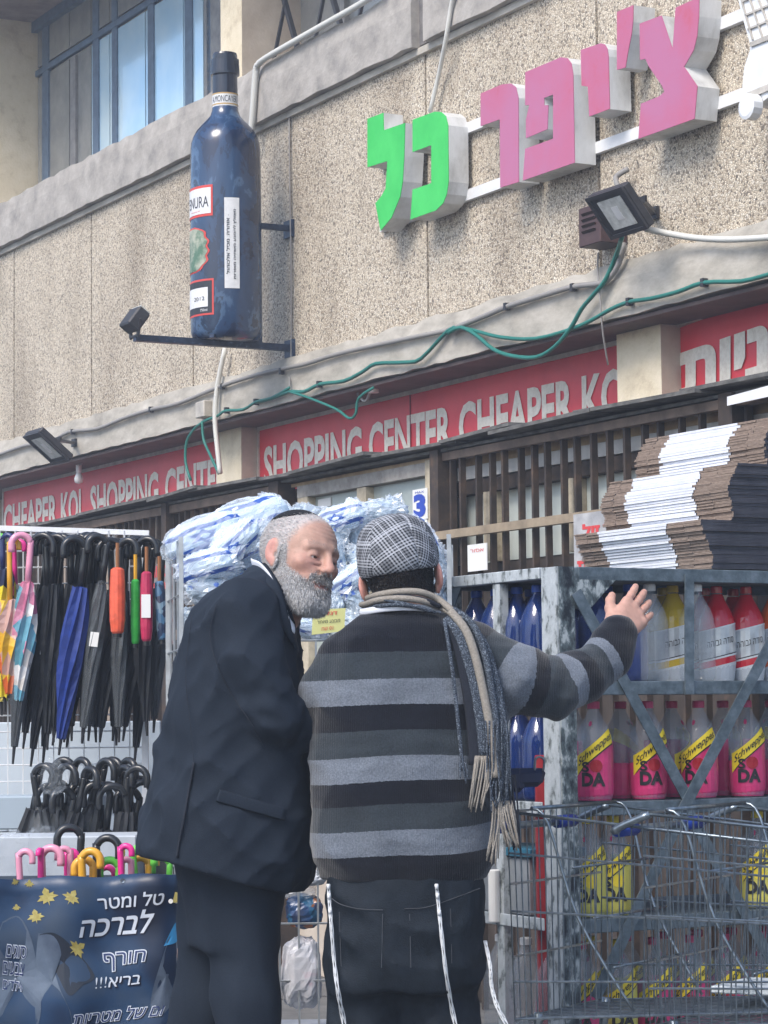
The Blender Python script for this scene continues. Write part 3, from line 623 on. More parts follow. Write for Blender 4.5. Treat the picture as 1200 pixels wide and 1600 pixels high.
# kiosk wall right bay
OK_ = -.06
kw = empty('kiosk', FEN.P(fx(800, 800), OK_, .13), 'weathered kiosk front with dusty glass panes behind the bars', 'kiosk')
M['ochre'] = mat('rusty_ochre_board', (.28, .19, .11), .85, nz=(7, [(.3, (.24, .15, .09)), (.5, (.38, .27, .16)), (.7, (.52, .39, .24))], 8))
M['greystrip'] = mat('grey_concrete_strip', (.36, .35, .33), .9, nz=(10, [(.3, (.38, .37, .35)), (.7, (.56, .55, .52))], 8))
M['pane'] = mat('milky_grey_pane', (.55, .60, .56), .25, nz=(3, [(.3, (.45, .50, .47)), (.7, (.64, .68, .63))], 6, (1, 1, .5)), coat=.3)
M['paneB'] = mat('grey_glass_pane', (.36, .41, .39), .2, nz=(3, [(.3, (.30, .35, .34)), (.7, (.42, .46, .43))]), coat=.3)
M['cframe'] = mat('cream_painted_timber', (.50, .43, .31), .8, nz=(18, [(.3, (.33, .28, .2)), (.6, (.55, .48, .36))], 7))
M['gframe'] = mat('weathered_grey_timber', (.33, .31, .28), .85, nz=(14, [(.3, (.22, .2, .18)), (.7, (.42, .4, .37))], 7))
hs = [FEN.co(800, y, OK_)[1] for y in (690, 716, 738, 752)]
s0_, s1_ = sP2-.5, fS1+1.0
MB().pbox(FEN, s0_, s1_, OK_-.08, OK_, hs[1], hR-.05).build('header_board', M['ochre'], kw)
MB().pbox(FEN, s0_, s1_, OK_-.08, OK_+.01, hs[2], hs[1]-.003).build('strip', M['greystrip'], kw)
MB().pbox(FEN, s0_, s1_, OK_-.08, OK_-.0, hs[2]-.06, hs[2]-.003).build('frame', M['bar'], kw)
MB().pbox(FEN, s0_, s1_, OK_-.12, OK_-.06, .13, hm-.1).build('wall', mat('dark_brown_boarding', (.07, .055, .05), .85, nz=(6, [(.3, (.04, .035, .033)), (.7, (.11, .085, .07))], 7, (1, 1, .4))), kw)
xs = [s0_, fx(757, 780, OK_), fx(885, 780, OK_), fx(1010, 700, OK_), fx(1130, 700, OK_), s1_]
for a, b_ in zip(xs[:-1], xs[1:]):
    MB().pbox(FEN, a+.06, b_-.005, OK_-.07, OK_-.055, hm-.12, hs[2]-.06).build('pane', M['pane'], kw)
    MB().pbox(FEN, a, a+.058, OK_-.08, OK_+.005, hm-.12, hs[2]-.062).build('frame_post', M['cframe'], kw)
# middle bay: boarded booth window
mw = empty('booth_window', FEN.P(fx(560, 740), -.03, .13), 'cream framed booth window with two grey panes under a brown header board', 'window')
a, b_ = sP1+.06, sP2-.045
hT = FEN.co(500, 752, 0)[1]; hF = FEN.co(500, 772, 0)[1]
MB().pbox(FEN, a, b_, -.10, -.02, hT, hR-.046).build('header_board', M['ochre'], mw)
MB().pbox(FEN, a+.1, b_, -.08, .0, hF, hT-.004).build('frame', M['gframe'], mw)
sm0, sm1 = fx(556, 770), fx(570, 770); 
MB().pbox(FEN, sm0, sm1, -.08, -.005, hm-.6, hF-.003).build('frame_post', M['cframe'], mw)
MB().pbox(FEN, a+.1, a+.2, -.08, -.003, hm-.6, hF+.05).build('frame_post', M['cframe'], mw)
MB().pbox(FEN, b_-.095, b_, -.08, .008, hm-.6, hF+.06).build('frame_post', M['cframe'], mw)
MB().pbox(FEN, a+.2, sm0, -.06, -.045, hm-.6, hF-.003).build('pane', M['paneB'], mw)
MB().pbox(FEN, sm1, b_-.095, -.06, -.045, hm-.6, hF-.003).build('pane', M['paneB'], mw)
MB().pbox(FEN, a, b_, -.12, -.04, .13, hm-.6).build('wall', M['beige'], mw)
# left bay backing: brown boards seen between the bars
lb = empty('plank_wall', FEN.P(fx(200, 800), -.5, .13), 'tan plank wall behind the bars at the left', 'wall')
M['tanboard'] = mat('tan_board', (.50, .40, .31), .85, nz=(5, [(.3, (.38, .30, .23)), (.7, (.60, .50, .41))], 8, (1, 1, .4)))
M['brnboard'] = mat('brown_board', (.12, .08, .06), .85, nz=(5, [(.3, (.09, .06, .045)), (.7, (.17, .12, .09))], 8, (1, 1, .4)))
s_ = fS0-1.5
for i in range(40):
    wd = R.choice([.22, .3, .18]); 
    if s_ > sP1: break
    MB().pbox(FEN, s_, s_+wd-.012, -.12-R.uniform(0, .012), -.07, .13, hR-.06).build('plank', M['tanboard'] if R.random() < .75 else M['brnboard'], lb); s_ += wd
# stickers and notices
def notice(px0, px1, py0, py1, pl_, off, m, label, txt=None, th=.004, cat='notice', tm=None):
    a = pl_.co(px0, (py0+py1)/2, off)[0]; b2 = pl_.co(px1, (py0+py1)/2, off)[0]; pc = (px0+px1)/2
    h1_ = pl_.co(pc, py0, off)[1]; h0_ = pl_.co(pc, py1, off)[1]
    root = empty(cat.replace(' ', '_'), pl_.P((a+b2)/2, off, h0_), label, cat)
    MB().pbox(pl_, a, b2, off, off+th, h0_, h1_).build('sheet', m, root)
    if txt:
        for (tx, u0, u1, v0, v1, mm, bo) in txt:
            mb = MB(); put_text(mb, tx, lambda u, v: pl_.P(a+(b2-a)*(u0+(u1-u0)*u), off+th+.0015, h0_+(h1_-h0_)*(v0+(v1-v0)*v)), bold=bo); mb.build('print', mm, root)
    return root
M['paper'] = mat('white_paper', (.74, .74, .72), .7); M['bluep'] = mat('blue_print', (.03, .07, .42), .5)
notice(646, 669, 764, 812, FEN, .010, M['paper'], 'white sticker with a large blue 3 on the booth window post', [('3', .18, .8, .12, .78, M['bluep'], .06), ('MAX', .2, .8, .86, .93, M['bluep'], .0)], cat='sticker')
notice(498, 518, 779, 792, FEN, -.044, M['paper'], 'small white paper on the booth window left pane', None, cat='paper')
M['redink'] = mat('red_sign_ink', (.62, .06, .06), .5)
notice(732, 762, 850, 892, FEN, .03, M['paper'], 'small white and red notice on the bars beside the rack', [(heb('אסור'), .15, .85, .70, .82, M['redink'], .0)])
notice(898, 960, 800, 892, FEN, .06, mat('grey_plastic_sheet', (.38, .38, .38), .4, nz=(6, [(.4, (.32, .32, .33)), (.6, (.5, .5, .5))])), 'grey sheet with red Hebrew letters left of the cardboard stacks', [(heb('נייר זול'), .25, 1.3, .60, .80, M['redink'], .05), (heb('תבניות'), .1, 1.1, .0, .18, M['redink'], .05)], cat='sign')
notice(236, 272, 880, 1008, FEN, .06, mat('grey_sign_sheet', (.20, .18, .18), .5), 'dark sign with lines of red Hebrew print behind the umbrellas', [(heb('מטריות'), .05, .95, .84, .97, M['redink'], .04), (heb('כובעים'), .05, .95, .62, .76, M['redink'], .04), (heb('צעיפים'), .05, .95, .42, .54, M['redink'], .04), (heb('כפפות'), .05, .95, .24, .35, M['redink'], .04), (heb('במבצע'), .05, .95, .02, .14, M['redink'], .04)], cat='sign')
# ================================================================= SOLID SCULPTING (distance fields meshed in numpy)
class Field:
    def __init__(s, lo, hi, h):
        s.h = h; s.lo = np.array(lo, float); n = np.ceil((np.array(hi)-s.lo)/h).astype(int)+1; s.n = n
        s.F = np.full(n, .05, np.float32); s.ax = [s.lo[i]+h*np.arange(n[i]) for i in range(3)]
    def sl(s, lo, hi, pad):
        a = np.clip(np.floor((np.array(lo)-pad-s.lo)/s.h).astype(int), 0, s.n-1); b = np.clip(np.ceil((np.array(hi)+pad-s.lo)/s.h).astype(int)+1, 1, s.n)
        b = np.maximum(b, a+1)
        I = tuple(slice(a[i], b[i]) for i in range(3)); G = np.meshgrid(*[s.ax[i][I[i]] for i in range(3)], indexing='ij', sparse=True); return I, G
    def op(s, fn, lo, hi, k=.01, mode='u'):
        I, G = s.sl(lo, hi, k+.03); d = fn(*G); A = s.F[I]
        if mode == 'u': h = np.maximum(k-np.abs(A-d), 0)/k; s.F[I] = np.minimum(A, d)-h*h*k/4
        elif mode == 's': d = -d; h = np.maximum(k-np.abs(A-d), 0)/k; s.F[I] = np.maximum(A, d)+h*h*k/4
        elif mode == 'i': h = np.maximum(k-np.abs(A-d), 0)/k; s.F[I] = np.maximum(A, d)+h*h*k/4
    def ell(s, c, r, k=.01, mode='u', rot=None):
        c = np.array(c, float); r = np.array(r, float); Rm = np.array(rot) if rot is not None else None; m = r.max() if rot is not None else r
        def fn(X, Y, Z):
            x, y, z = X-c[0], Y-c[1], Z-c[2]
            if Rm is not None: x, y, z = (Rm[0, 0]*x+Rm[1, 0]*y+Rm[2, 0]*z, Rm[0, 1]*x+Rm[1, 1]*y+Rm[2, 1]*z, Rm[0, 2]*x+Rm[1, 2]*y+Rm[2, 2]*z)
            k0 = np.sqrt((x/r[0])**2+(y/r[1])**2+(z/r[2])**2); k1 = np.sqrt((x/r[0]**2)**2+(y/r[1]**2)**2+(z/r[2]**2)**2)+1e-6
            return k0*(k0-1)/k1
        s.op(fn, c-m, c+m, k, mode)
    def cap(s, a, b, ra, rb, k=.01, mode='u'):
        a = np.array(a, float); b = np.array(b, float); d = b-a; L2 = max(d@d, 1e-9); m = max(ra, rb)
        def fn(X, Y, Z):
            x, y, z = X-a[0], Y-a[1], Z-a[2]; t = np.clip((x*d[0]+y*d[1]+z*d[2])/L2, 0, 1)
            return np.sqrt((x-d[0]*t)**2+(y-d[1]*t)**2+(z-d[2]*t)**2)-(ra+(rb-ra)*t)
        s.op(fn, np.minimum(a, b)-m, np.maximum(a, b)+m, k, mode)
    def chain(s, P, Rr, k=.01, mode='u'):
        for i in range(len(P)-1): s.cap(P[i], P[i+1], Rr[i], Rr[i+1], k, mode)
    def slices(s, sl, k=.02, mode='u', p=2.0, rot=0.0):
        """sl rows: z, cx, cy, rx, ry ; lofted body (rot about z)"""
        sl = np.array(sorted(sl)); z0, z1 = sl[0, 0], sl[-1, 0]; cr, sr = math.cos(rot), math.sin(rot)
        def fn(X, Y, Z):
            Zc = np.clip(Z, z0, z1); cx, cy, rx, ry = [np.interp(Zc, sl[:, 0], sl[:, i]) for i in range(1, 5)]
            x0 = X-cx; y0 = Y-cy; x = x0*cr+y0*sr; y = -x0*sr+y0*cr
            q = (np.abs(x/rx)**p+np.abs(y/ry)**p)**(1/p); dd = (q-1)*np.minimum(rx, ry)
            dz = np.maximum(z0-Z, Z-z1); return np.where(dz > 0, np.sqrt(np.maximum(dd, 0)**2+dz*dz), dd)+0*X
        m = sl[:, 3:5].max(); s.op(fn, (sl[:, 1].min()-m, sl[:, 2].min()-m, z0), (sl[:, 1].max()+m, sl[:, 2].max()+m, z1), k, mode)
    def disp(s, fn, lo, hi):
        I, G = s.sl(lo, hi, 0); s.F[I] = s.F[I]+fn(*G).astype(np.float32)
    def mesh(s):
        F = s.F; F = F.copy(); F[0] = F[-1] = .05; F[:, 0] = F[:, -1] = .05; F[:, :, 0] = F[:, :, -1] = .05
        S = F < 0; c = [S[i:S.shape[0]-1+i, j:S.shape[1]-1+j, k:S.shape[2]-1+k] for i in (0, 1) for j in (0, 1) for k in (0, 1)]
        cnt = sum(x.astype(np.int8) for x in c); act = (cnt > 0) & (cnt < 8); idx = np.argwhere(act)
        vid = np.full(act.shape, -1, np.int64); vid[act] = np.arange(len(idx))
        cor = np.array([(i, j, k) for i in (0, 1) for j in (0, 1) for k in (0, 1)])
        val = np.stack([F[idx[:, 0]+o[0], idx[:, 1]+o[1], idx[:, 2]+o[2]] for o in cor], 1)
        acc = np.zeros((len(idx), 3)); num = np.zeros(len(idx))
        for a in range(8):
            for b in range(a+1, 8):
                if np.abs(cor[a]-cor[b]).sum() != 1: continue
                m = (val[:, a] < 0) != (val[:, b] < 0); t = np.where(m, val[:, a]/(val[:, a]-val[:, b]+1e-12), 0)
                acc += np.where(m[:, None], cor[a]+(cor[b]-cor[a])*t[:, None], 0); num += m
        V = s.lo+(idx+acc/num[:, None])*s.h; Q = []
        for ax in range(3):
            A = S.take(range(0, S.shape[ax]-1), ax); B = S.take(range(1, S.shape[ax]), ax); e = np.argwhere(A != B)
            o1, o2 = [(1, 2), (2, 0), (0, 1)][ax]; e = e[(e[:, o1] > 0) & (e[:, o2] > 0) & (e[:, o1] < S.shape[o1]-1) & (e[:, o2] < S.shape[o2]-1)]
            ins = S[tuple(e.T)]; q = []
            for d1, d2 in ((-1, -1), (0, -1), (0, 0), (-1, 0)):
                f = e.copy(); f[:, o1] += d1; f[:, o2] += d2; q.append(vid[tuple(f.T)])
            q = np.stack(q, 1); q[~ins] = q[~ins][:, ::-1]; Q.append(q)
        return V, np.concatenate(Q)
def np_mesh(name, V, Q, mats, parent=None, attrs=None, colors=None, smooth=True, iters=2):
    """numpy mesh -> object, light smoothing"""
    Q = Q[(Q >= 0).all(1)]; V = V.copy()
    E = np.concatenate([Q[:, [0, 1]], Q[:, [1, 2]], Q[:, [2, 3]], Q[:, [3, 0]]]); 
    for it in range(iters):
        acc = np.zeros_like(V); n = np.zeros(len(V))
        for a, b in ((0, 1), (1, 0)):
            for i in range(3): acc[:, i] += np.bincount(E[:, a], V[E[:, b], i], len(V))
            n += np.bincount(E[:, a], minlength=len(V))
        V = V*.5+.5*acc/np.maximum(n, 1)[:, None]
    me = bpy.data.meshes.new(name); l = np.array(wloc(parent)) if parent else np.zeros(3)
    me.vertices.add(len(V)); me.vertices.foreach_set('co', (V-l).ravel()); me.loops.add(Q.size); me.loops.foreach_set('vertex_index', Q.ravel().astype(np.int32))
    me.polygons.add(len(Q)); me.polygons.foreach_set('loop_start', np.arange(0, Q.size, 4, dtype=np.int32)); me.update(calc_edges=True); me.validate()
    me.polygons.foreach_set('use_smooth', [smooth]*len(me.polygons))
    for m in (mats if isinstance(mats, (list, tuple)) else [mats]): me.materials.append(m)
    if attrs:
        for k, v in attrs.items(): a = me.attributes.new(k, 'FLOAT', 'POINT'); a.data.foreach_set('value', v.astype(np.float32))
    if colors is not None:
        a = me.color_attributes.new('tone', 'FLOAT_COLOR', 'POINT'); a.data.foreach_set('color', np.concatenate([colors, np.ones((len(V), 1))], 1).astype(np.float32).ravel())
    o = bpy.data.objects.new(name, me); COL.objects.link(o)
    if parent: o.parent = parent
    return o
def ss(a, b, x): t = np.clip((x-a)/(b-a), 0, 1); return t*t*(3-2*t)
def g3(X, Y, Z, c, r): return np.exp(-(((X-c[0])/r)**2+((Y-c[1])/r)**2+((Z-c[2])/r)**2))
def vnoise(X, Y, Z, f, seed=0):   # cheap smooth pseudo noise
    r = np.random.RandomState(seed); out = 0
    for i in range(5):
        k = r.normal(size=3)*f; out = out+np.sin(X*k[0]+Y*k[1]+Z*k[2]+r.uniform(0, 6.28))
    return out/5
def tone_mat(name, rough=.5, sub=.12, bump=.0006, bs=350, spec=.35, nz_amt=.12, nscale=60):
    m = bpy.data.materials.new(name); m.use_nodes = True; t = m.node_tree; b = t.nodes['Principled BSDF']; L = t.links.new
    at_ = t.nodes.new('ShaderNodeVertexColor'); at_.layer_name = 'tone'; geo = t.nodes.new('ShaderNodeNewGeometry')
    n = t.nodes.new('ShaderNodeTexNoise'); n.inputs['Scale'].default_value = nscale; n.inputs['Detail'].default_value = 6; L(geo.outputs['Position'], n.inputs['Vector'])
    mr = t.nodes.new('ShaderNodeMapRange'); mr.inputs[1].default_value = .3; mr.inputs[2].default_value = .7; mr.inputs[3].default_value = 1-nz_amt; mr.inputs[4].default_value = 1+nz_amt; L(n.outputs[0], mr.inputs[0])
    mx = t.nodes.new('ShaderNodeVectorMath'); mx.operation = 'SCALE'; L(at_.outputs[0], mx.inputs[0]); L(mr.outputs[0], mx.inputs['Scale']); L(mx.outputs[0], b.inputs['Base Color'])
    b.inputs['Roughness'].default_value = rough; b.inputs['Specular IOR Level'].default_value = spec
    if sub: b.inputs['Subsurface Weight'].default_value = sub; b.inputs['Subsurface Scale'].default_value = .008; b.inputs['Subsurface Radius'].default_value = (1, .35, .2)
    n2 = t.nodes.new('ShaderNodeTexNoise'); n2.inputs['Scale'].default_value = bs; n2.inputs['Detail'].default_value = 3; L(geo.outputs['Position'], n2.inputs['Vector'])
    bp = t.nodes.new('ShaderNodeBump'); bp.inputs['Distance'].default_value = bump; L(n2.outputs[0], bp.inputs['Height']); L(bp.outputs[0], b.inputs['Normal']); return m
M['skin'] = tone_mat('skin')
def frame_of(f0, pitch=0, roll=0):
    f0 = Vector(f0).normalized(); z = Vector((0, 0, 1)); l0 = z.cross(f0)
    f = f0*math.cos(pitch)-z*math.sin(pitch); u = z*math.cos(pitch)+f0*math.sin(pitch)
    l = l0*math.cos(roll)-u*math.sin(roll); u2 = u*math.cos(roll)+l0*math.sin(roll)
    return np.array([l, f, u2])      # rows: local x,y,z axes in world
def head_mesh(neck_to, old=True):
    """local frame: x his left, y face, z up; origin between the ears"""
    f = Field((-.125, -.15, -.21), (.125, .16, .16), .0025); ex = 0 if old else .008
    f.ell((0, -.022, .040), (.076, .097, .084), .01)
    f.ell((0, .026, .034), (.066, .070, .072), .03)
    f.ell((0, .030, -.030), (.061, .066, .085), .03)
    f.ell((0, .062, -.055), (.040, .040, .055), .03)
    f.cap((-.018, .078, -.098), (.018, .078, -.098), .018, .018, .03)
    for s in (-1, 1):
        f.cap((s*.054, .0, -.06), (s*.022, .07, -.098), .016, .016, .03)
        f.ell((s*.046, .062, -.014), (.022, .024, .017), .022)            # cheekbone
        f.cap((s*.012, .094, .030), (s*.046, .078, .026), .010, .008, .014)  # brow
    f.chain([(0, .091, .026), (0, .103, .006), (0, .117, -.018)], [.008, .0085, .0115], .014)
    f.ell((0, .1195, -.023), (.0115, .0115, .010), .006)
    for s in (-1, 1): f.ell((s*.013, .108, -.027), (.0085, .012, .0085), .006)
    for s in (-1, 1):
        f.ell((s*.031, .102, .006), (.019, .017, .013), .014, 's')       # socket
        f.ell((s*.031, .079, .006), (.0175, .0165, .0165), .004)         # lids
        f.ell((s*.0315, .0965, .0018), (.0150, .012, .0031), .0016, 's')   # opening
        f.cap((s*.018, .0965, -.0105), (s*.043, .087, -.011), .0042, .0036, .004); f.cap((s*.016, .098, -.0165), (s*.042, .087, -.018), .0009, .0007, .004, 's')   # bag
        f.cap((s*.018, .102, -.033), (s*.030, .088, -.060), .0034, .0024, .008, 's')
        f.cap((s*.006, .1115, -.037), (s*.009, .1105, -.036), .003, .003, .002, 's')
    f.cap((-.020, .096, -.0565), (.020, .096, -.0565), .0055, .0055, .008); f.ell((0, .1015, -.0565), (.018, .006, .0055), .006)
    f.ell((0, .099, -.069), (.017, .0075, .0065), .007)
    f.cap((-.024, .097, -.0625), (0, .108, -.0625), .0018, .0020, .003, 's'); f.cap((.024, .097, -.0625), (0, .108, -.0625), .0018, .0020, .003, 's')
    for s in (-1, 1):                                                    # ears
        a = s*.35; rot = np.array([[math.cos(a), -math.sin(a), 0], [math.sin(a), math.cos(a), 0], [0, 0, 1.]])
        f.ell((s*(.081+ex), -.010, .006), (.0085, .020, .032), .006, rot=rot); f.ell((s*(.077+ex*.6), -.004, -.022), (.007, .011, .014), .006)
        f.ell((s*(.090+ex), -.005, .007), (.006, .0115, .0205), .004, 's', rot=rot); f.ell((s*.083, .006, -.004), (.006, .008, .008), .004, 's')
        f.cap((s*.084, -.013, -.008), (s*.086, -.014, .018), .0026, .0026, .003)
    if old:
        f.disp(lambda X, Y, Z: -.0007*np.sin(Z*620+3*np.cos(X*38))*ss(.045, .06, Z)*(1-ss(.085, .10, Z))*ss(.05, .07, Y)*(1-ss(.03, .055, np.abs(X))), (-.07, .03, .03), (.07, .13, .12))
        f.disp(lambda X, Y, Z: .0005*vnoise(X, Y, Z, 90, 3)*(1-ss(.0, .02, Z)), (-.1, .0, -.13), (.1, .13, .03))
    nk = np.array(neck_to); f.cap((0, -.028, -.045), nk, .056, .060, .03)
    f.cap((0, .03, -.085), nk+np.array([0, .035, .02]), .030, .040, .03)
    V, Q = f.mesh(); return V, Q
def head_tones(V, old, hairmask):
    X, Y, Z = V.T; base = np.array([.43, .26, .20]) if old else np.array([.50, .29, .22]); C = np.tile(base, (len(V), 1))
    def mixc(col, w): C[:] = C*(1-w[:, None])+np.array(col)*w[:, None]
    mixc([.56, .27, .22], .55*np.clip(g3(X, Y, Z, (0, .12, -.02), .022)+g3(np.abs(X), Y, Z, (.045, .075, -.02), .028), 0, 1))
    mixc([.60, .26, .23], .6*ss(.079, .086, np.abs(X)))
    mixc([.30, .16, .14], .65*np.clip(g3(np.abs(X), Y, Z, (.031, .09, -.008), .016), 0, 1))
    mixc([.36, .15, .13], .8*np.clip(g3(X, Y, Z, (0, .104, -.063), .013)+g3(np.abs(X), Y, Z, (.013, .102, -.063), .010), 0, 1))
    br = np.exp(-((Z-.034-.10*(.03-np.abs(np.abs(X)-.03)))/.0058)**2)*ss(.010, .016, np.abs(X))*(1-ss(.046, .054, np.abs(X)))*ss(.04, .06, Y)
    mixc([.24, .18, .155], .40*br)
    mixc([.46, .445, .44] if old else [.022, .019, .018], (.85 if old else .95)*hairmask(X, Y, Z)); return C
def strands(name, V, Q, mask, n, length, grav, mats, parent, seed=1, width=.0011, wild=.35, xf=None, lift=.45):
    """short hairs rooted on the skin"""
    r = np.random.RandomState(seed); Q = Q[(Q >= 0).all(1)]; A, B, Cc = V[Q[:, 0]], V[Q[:, 1]], V[Q[:, 2]]; Nn = np.cross(B-A, Cc-A); ar = np.linalg.norm(Nn, axis=1)+1e-12; Nn /= ar[:, None]
    cen = (A+Cc)/2; w_ = ar*mask(*cen.T); w_ = w_/w_.sum(); pick = r.choice(len(Q), n, p=w_)
    p = cen[pick]+r.normal(size=(n, 3))*.0012; nn = Nn[pick]; g = grav(*p.T) if callable(grav) else np.tile(grav, (n, 1))
    L = (length(*p.T) if callable(length) else length)*r.uniform(.6, 1.25, n); d = nn*lift+g+r.normal(size=(n, 3))*wild; d /= np.linalg.norm(d, axis=1)[:, None]
    d2 = d*.55+g*.7+r.normal(size=(n, 3))*wild*.5; d2 /= np.linalg.norm(d2, axis=1)[:, None]
    sd_ = np.cross(d, r.normal(size=(n, 3))); sd_ /= np.linalg.norm(sd_, axis=1)[:, None]+1e-9; sd_ *= width
    p0 = p-nn*.002; p1 = p+d*(L*.5)[:, None]; p2 = p1+d2*(L*.55)[:, None]
    VV = np.stack([p0-sd_, p0+sd_, p1+sd_*.8, p1-sd_*.8, p2], 1).reshape(-1, 3)
    if xf: VV = xf(VV)
    b = np.arange(n)*5; l = np.array(wloc(parent)); me = bpy.data.meshes.new(name)
    quads = np.stack([b, b+1, b+2, b+3], 1); tris = np.stack([b+3, b+2, b+4], 1)
    idx = np.concatenate([quads.ravel(), tris.ravel()]).astype(np.int32); st = np.concatenate([np.arange(n)*4, n*4+np.arange(n)*3]).astype(np.int32)
    me.vertices.add(len(VV)); me.vertices.foreach_set('co', (VV-l).ravel()); me.loops.add(len(idx)); me.loops.foreach_set('vertex_index', idx); me.polygons.add(2*n); me.polygons.foreach_set('loop_start', st); me.update(calc_edges=True)
    for m in mats: me.materials.append(m)
    mi = r.randint(0, len(mats), n); me.polygons.foreach_set('material_index', np.concatenate([mi, mi]).astype(np.int32))
    o = bpy.data.objects.new(name, me); COL.objects.link(o); o.parent = parent; o['kind'] = 'stuff'; return o
def hand_field(curl=.35, spread=1.0, thumb=1.0, mirror=False):
    """fingers +x, thumb +y, back of hand +z ; metres"""
    f = Field((-.06, -.07, -.09), (.20, .10, .05), .0021)
    ys = [.030, .010, -.010, -.029]; base = [.088, .092, .087, .078]; ln = [.072, .080, .074, .058]; rr = [.0098, .0100, .0094, .0084]
    for i in range(4):
        f.cap((.0, ys[i]*.62, 0), (base[i], ys[i], .001), .0155, .0125, .014)
    f.ell((.045, .0, -.006), (.048, .036, .014), .012); f.ell((.030, .026, -.012), (.032, .017, .015), .012)
    f.chain([(-.06, 0, 0), (0, .0, 0)], [.027, .024], .02)
    for i in range(4):
        p = np.array([base[i], ys[i], .001]); a = 0; sp = ys[i]*2.6*spread; seg = [ln[i]*.45, ln[i]*.31, ln[i]*.26]; r_ = rr[i]
        f.ell(p+np.array([-.001, 0, .004]), (.010, .0095, .009), .006)
        for j in range(3):
            a += curl*(.55, .95, .7)[j]*(1+.10*i); q = p+np.array([math.cos(a)*math.cos(sp), math.cos(a)*math.sin(sp), -math.sin(a)])*seg[j]
            f.cap(p, q, r_, r_*.93, .0035); r_ *= .93; p = q
    f.chain([(.018, .022, -.006), (.045, .046*thumb, -.012), (.068, .058*thumb, -.016), (.088, .062*thumb, -.020)], [.015, .0125, .0105, .0090], .006)
    V, Q = f.mesh()
    if mirror: V = V*np.array([1, -1, 1]); Q = Q[:, ::-1]
    return V, Q
def hand_tones(V):
    C = np.tile([.50, .29, .225], (len(V), 1)); w_ = np.clip(ss(.07, .1, V[:, 0])*(.5+.5*np.sin(V[:, 0]*260)), 0, 1)[:, None]; return C*(1-.35*w_)+np.array([.56, .28, .22])*.35*w_
def ribbon(mb, pts, wd, th, updir, mi=0, n=8):
    """flat rounded band; updir: across direction"""
    pts = [Vector(p) for p in pts]; m = len(pts); vs = []; wd = wd if isinstance(wd, (list, tuple)) else [wd]*m
    for i, p in enumerate(pts):
        t = (pts[min(i+1, m-1)]-pts[max(i-1, 0)]).normalized(); a = Vector(updir[i] if isinstance(updir, list) else updir); a = (a-t*a.dot(t)).normalized(); b_ = t.cross(a)
        for k in range(n): th_ = 2*math.pi*k/n; vs.append(p+a*math.cos(th_)*wd[i]/2+b_*math.sin(th_)*th/2)
    fs = [(i*n+k, i*n+(k+1) % n, (i+1)*n+(k+1) % n, (i+1)*n+k) for i in range(m-1) for k in range(n)]
    fs += [tuple(range(n-1, -1, -1)), tuple((m-1)*n+k for k in range(n))]; mb.add(vs, fs, mi)
V3 = lambda v: np.array(v)
# ================================================================= MAN IN THE STRIPED SWEATER
Y2 = 5.95
def p2(px, py, dy=0.0): return np.array(at(px, py, Y2+dy))
root2 = empty('person', (at(630, 1300, Y2).x, Y2, .128), 'man from behind in striped sweater, scarf and checked cap, arm stretched towards the rack', 'person')
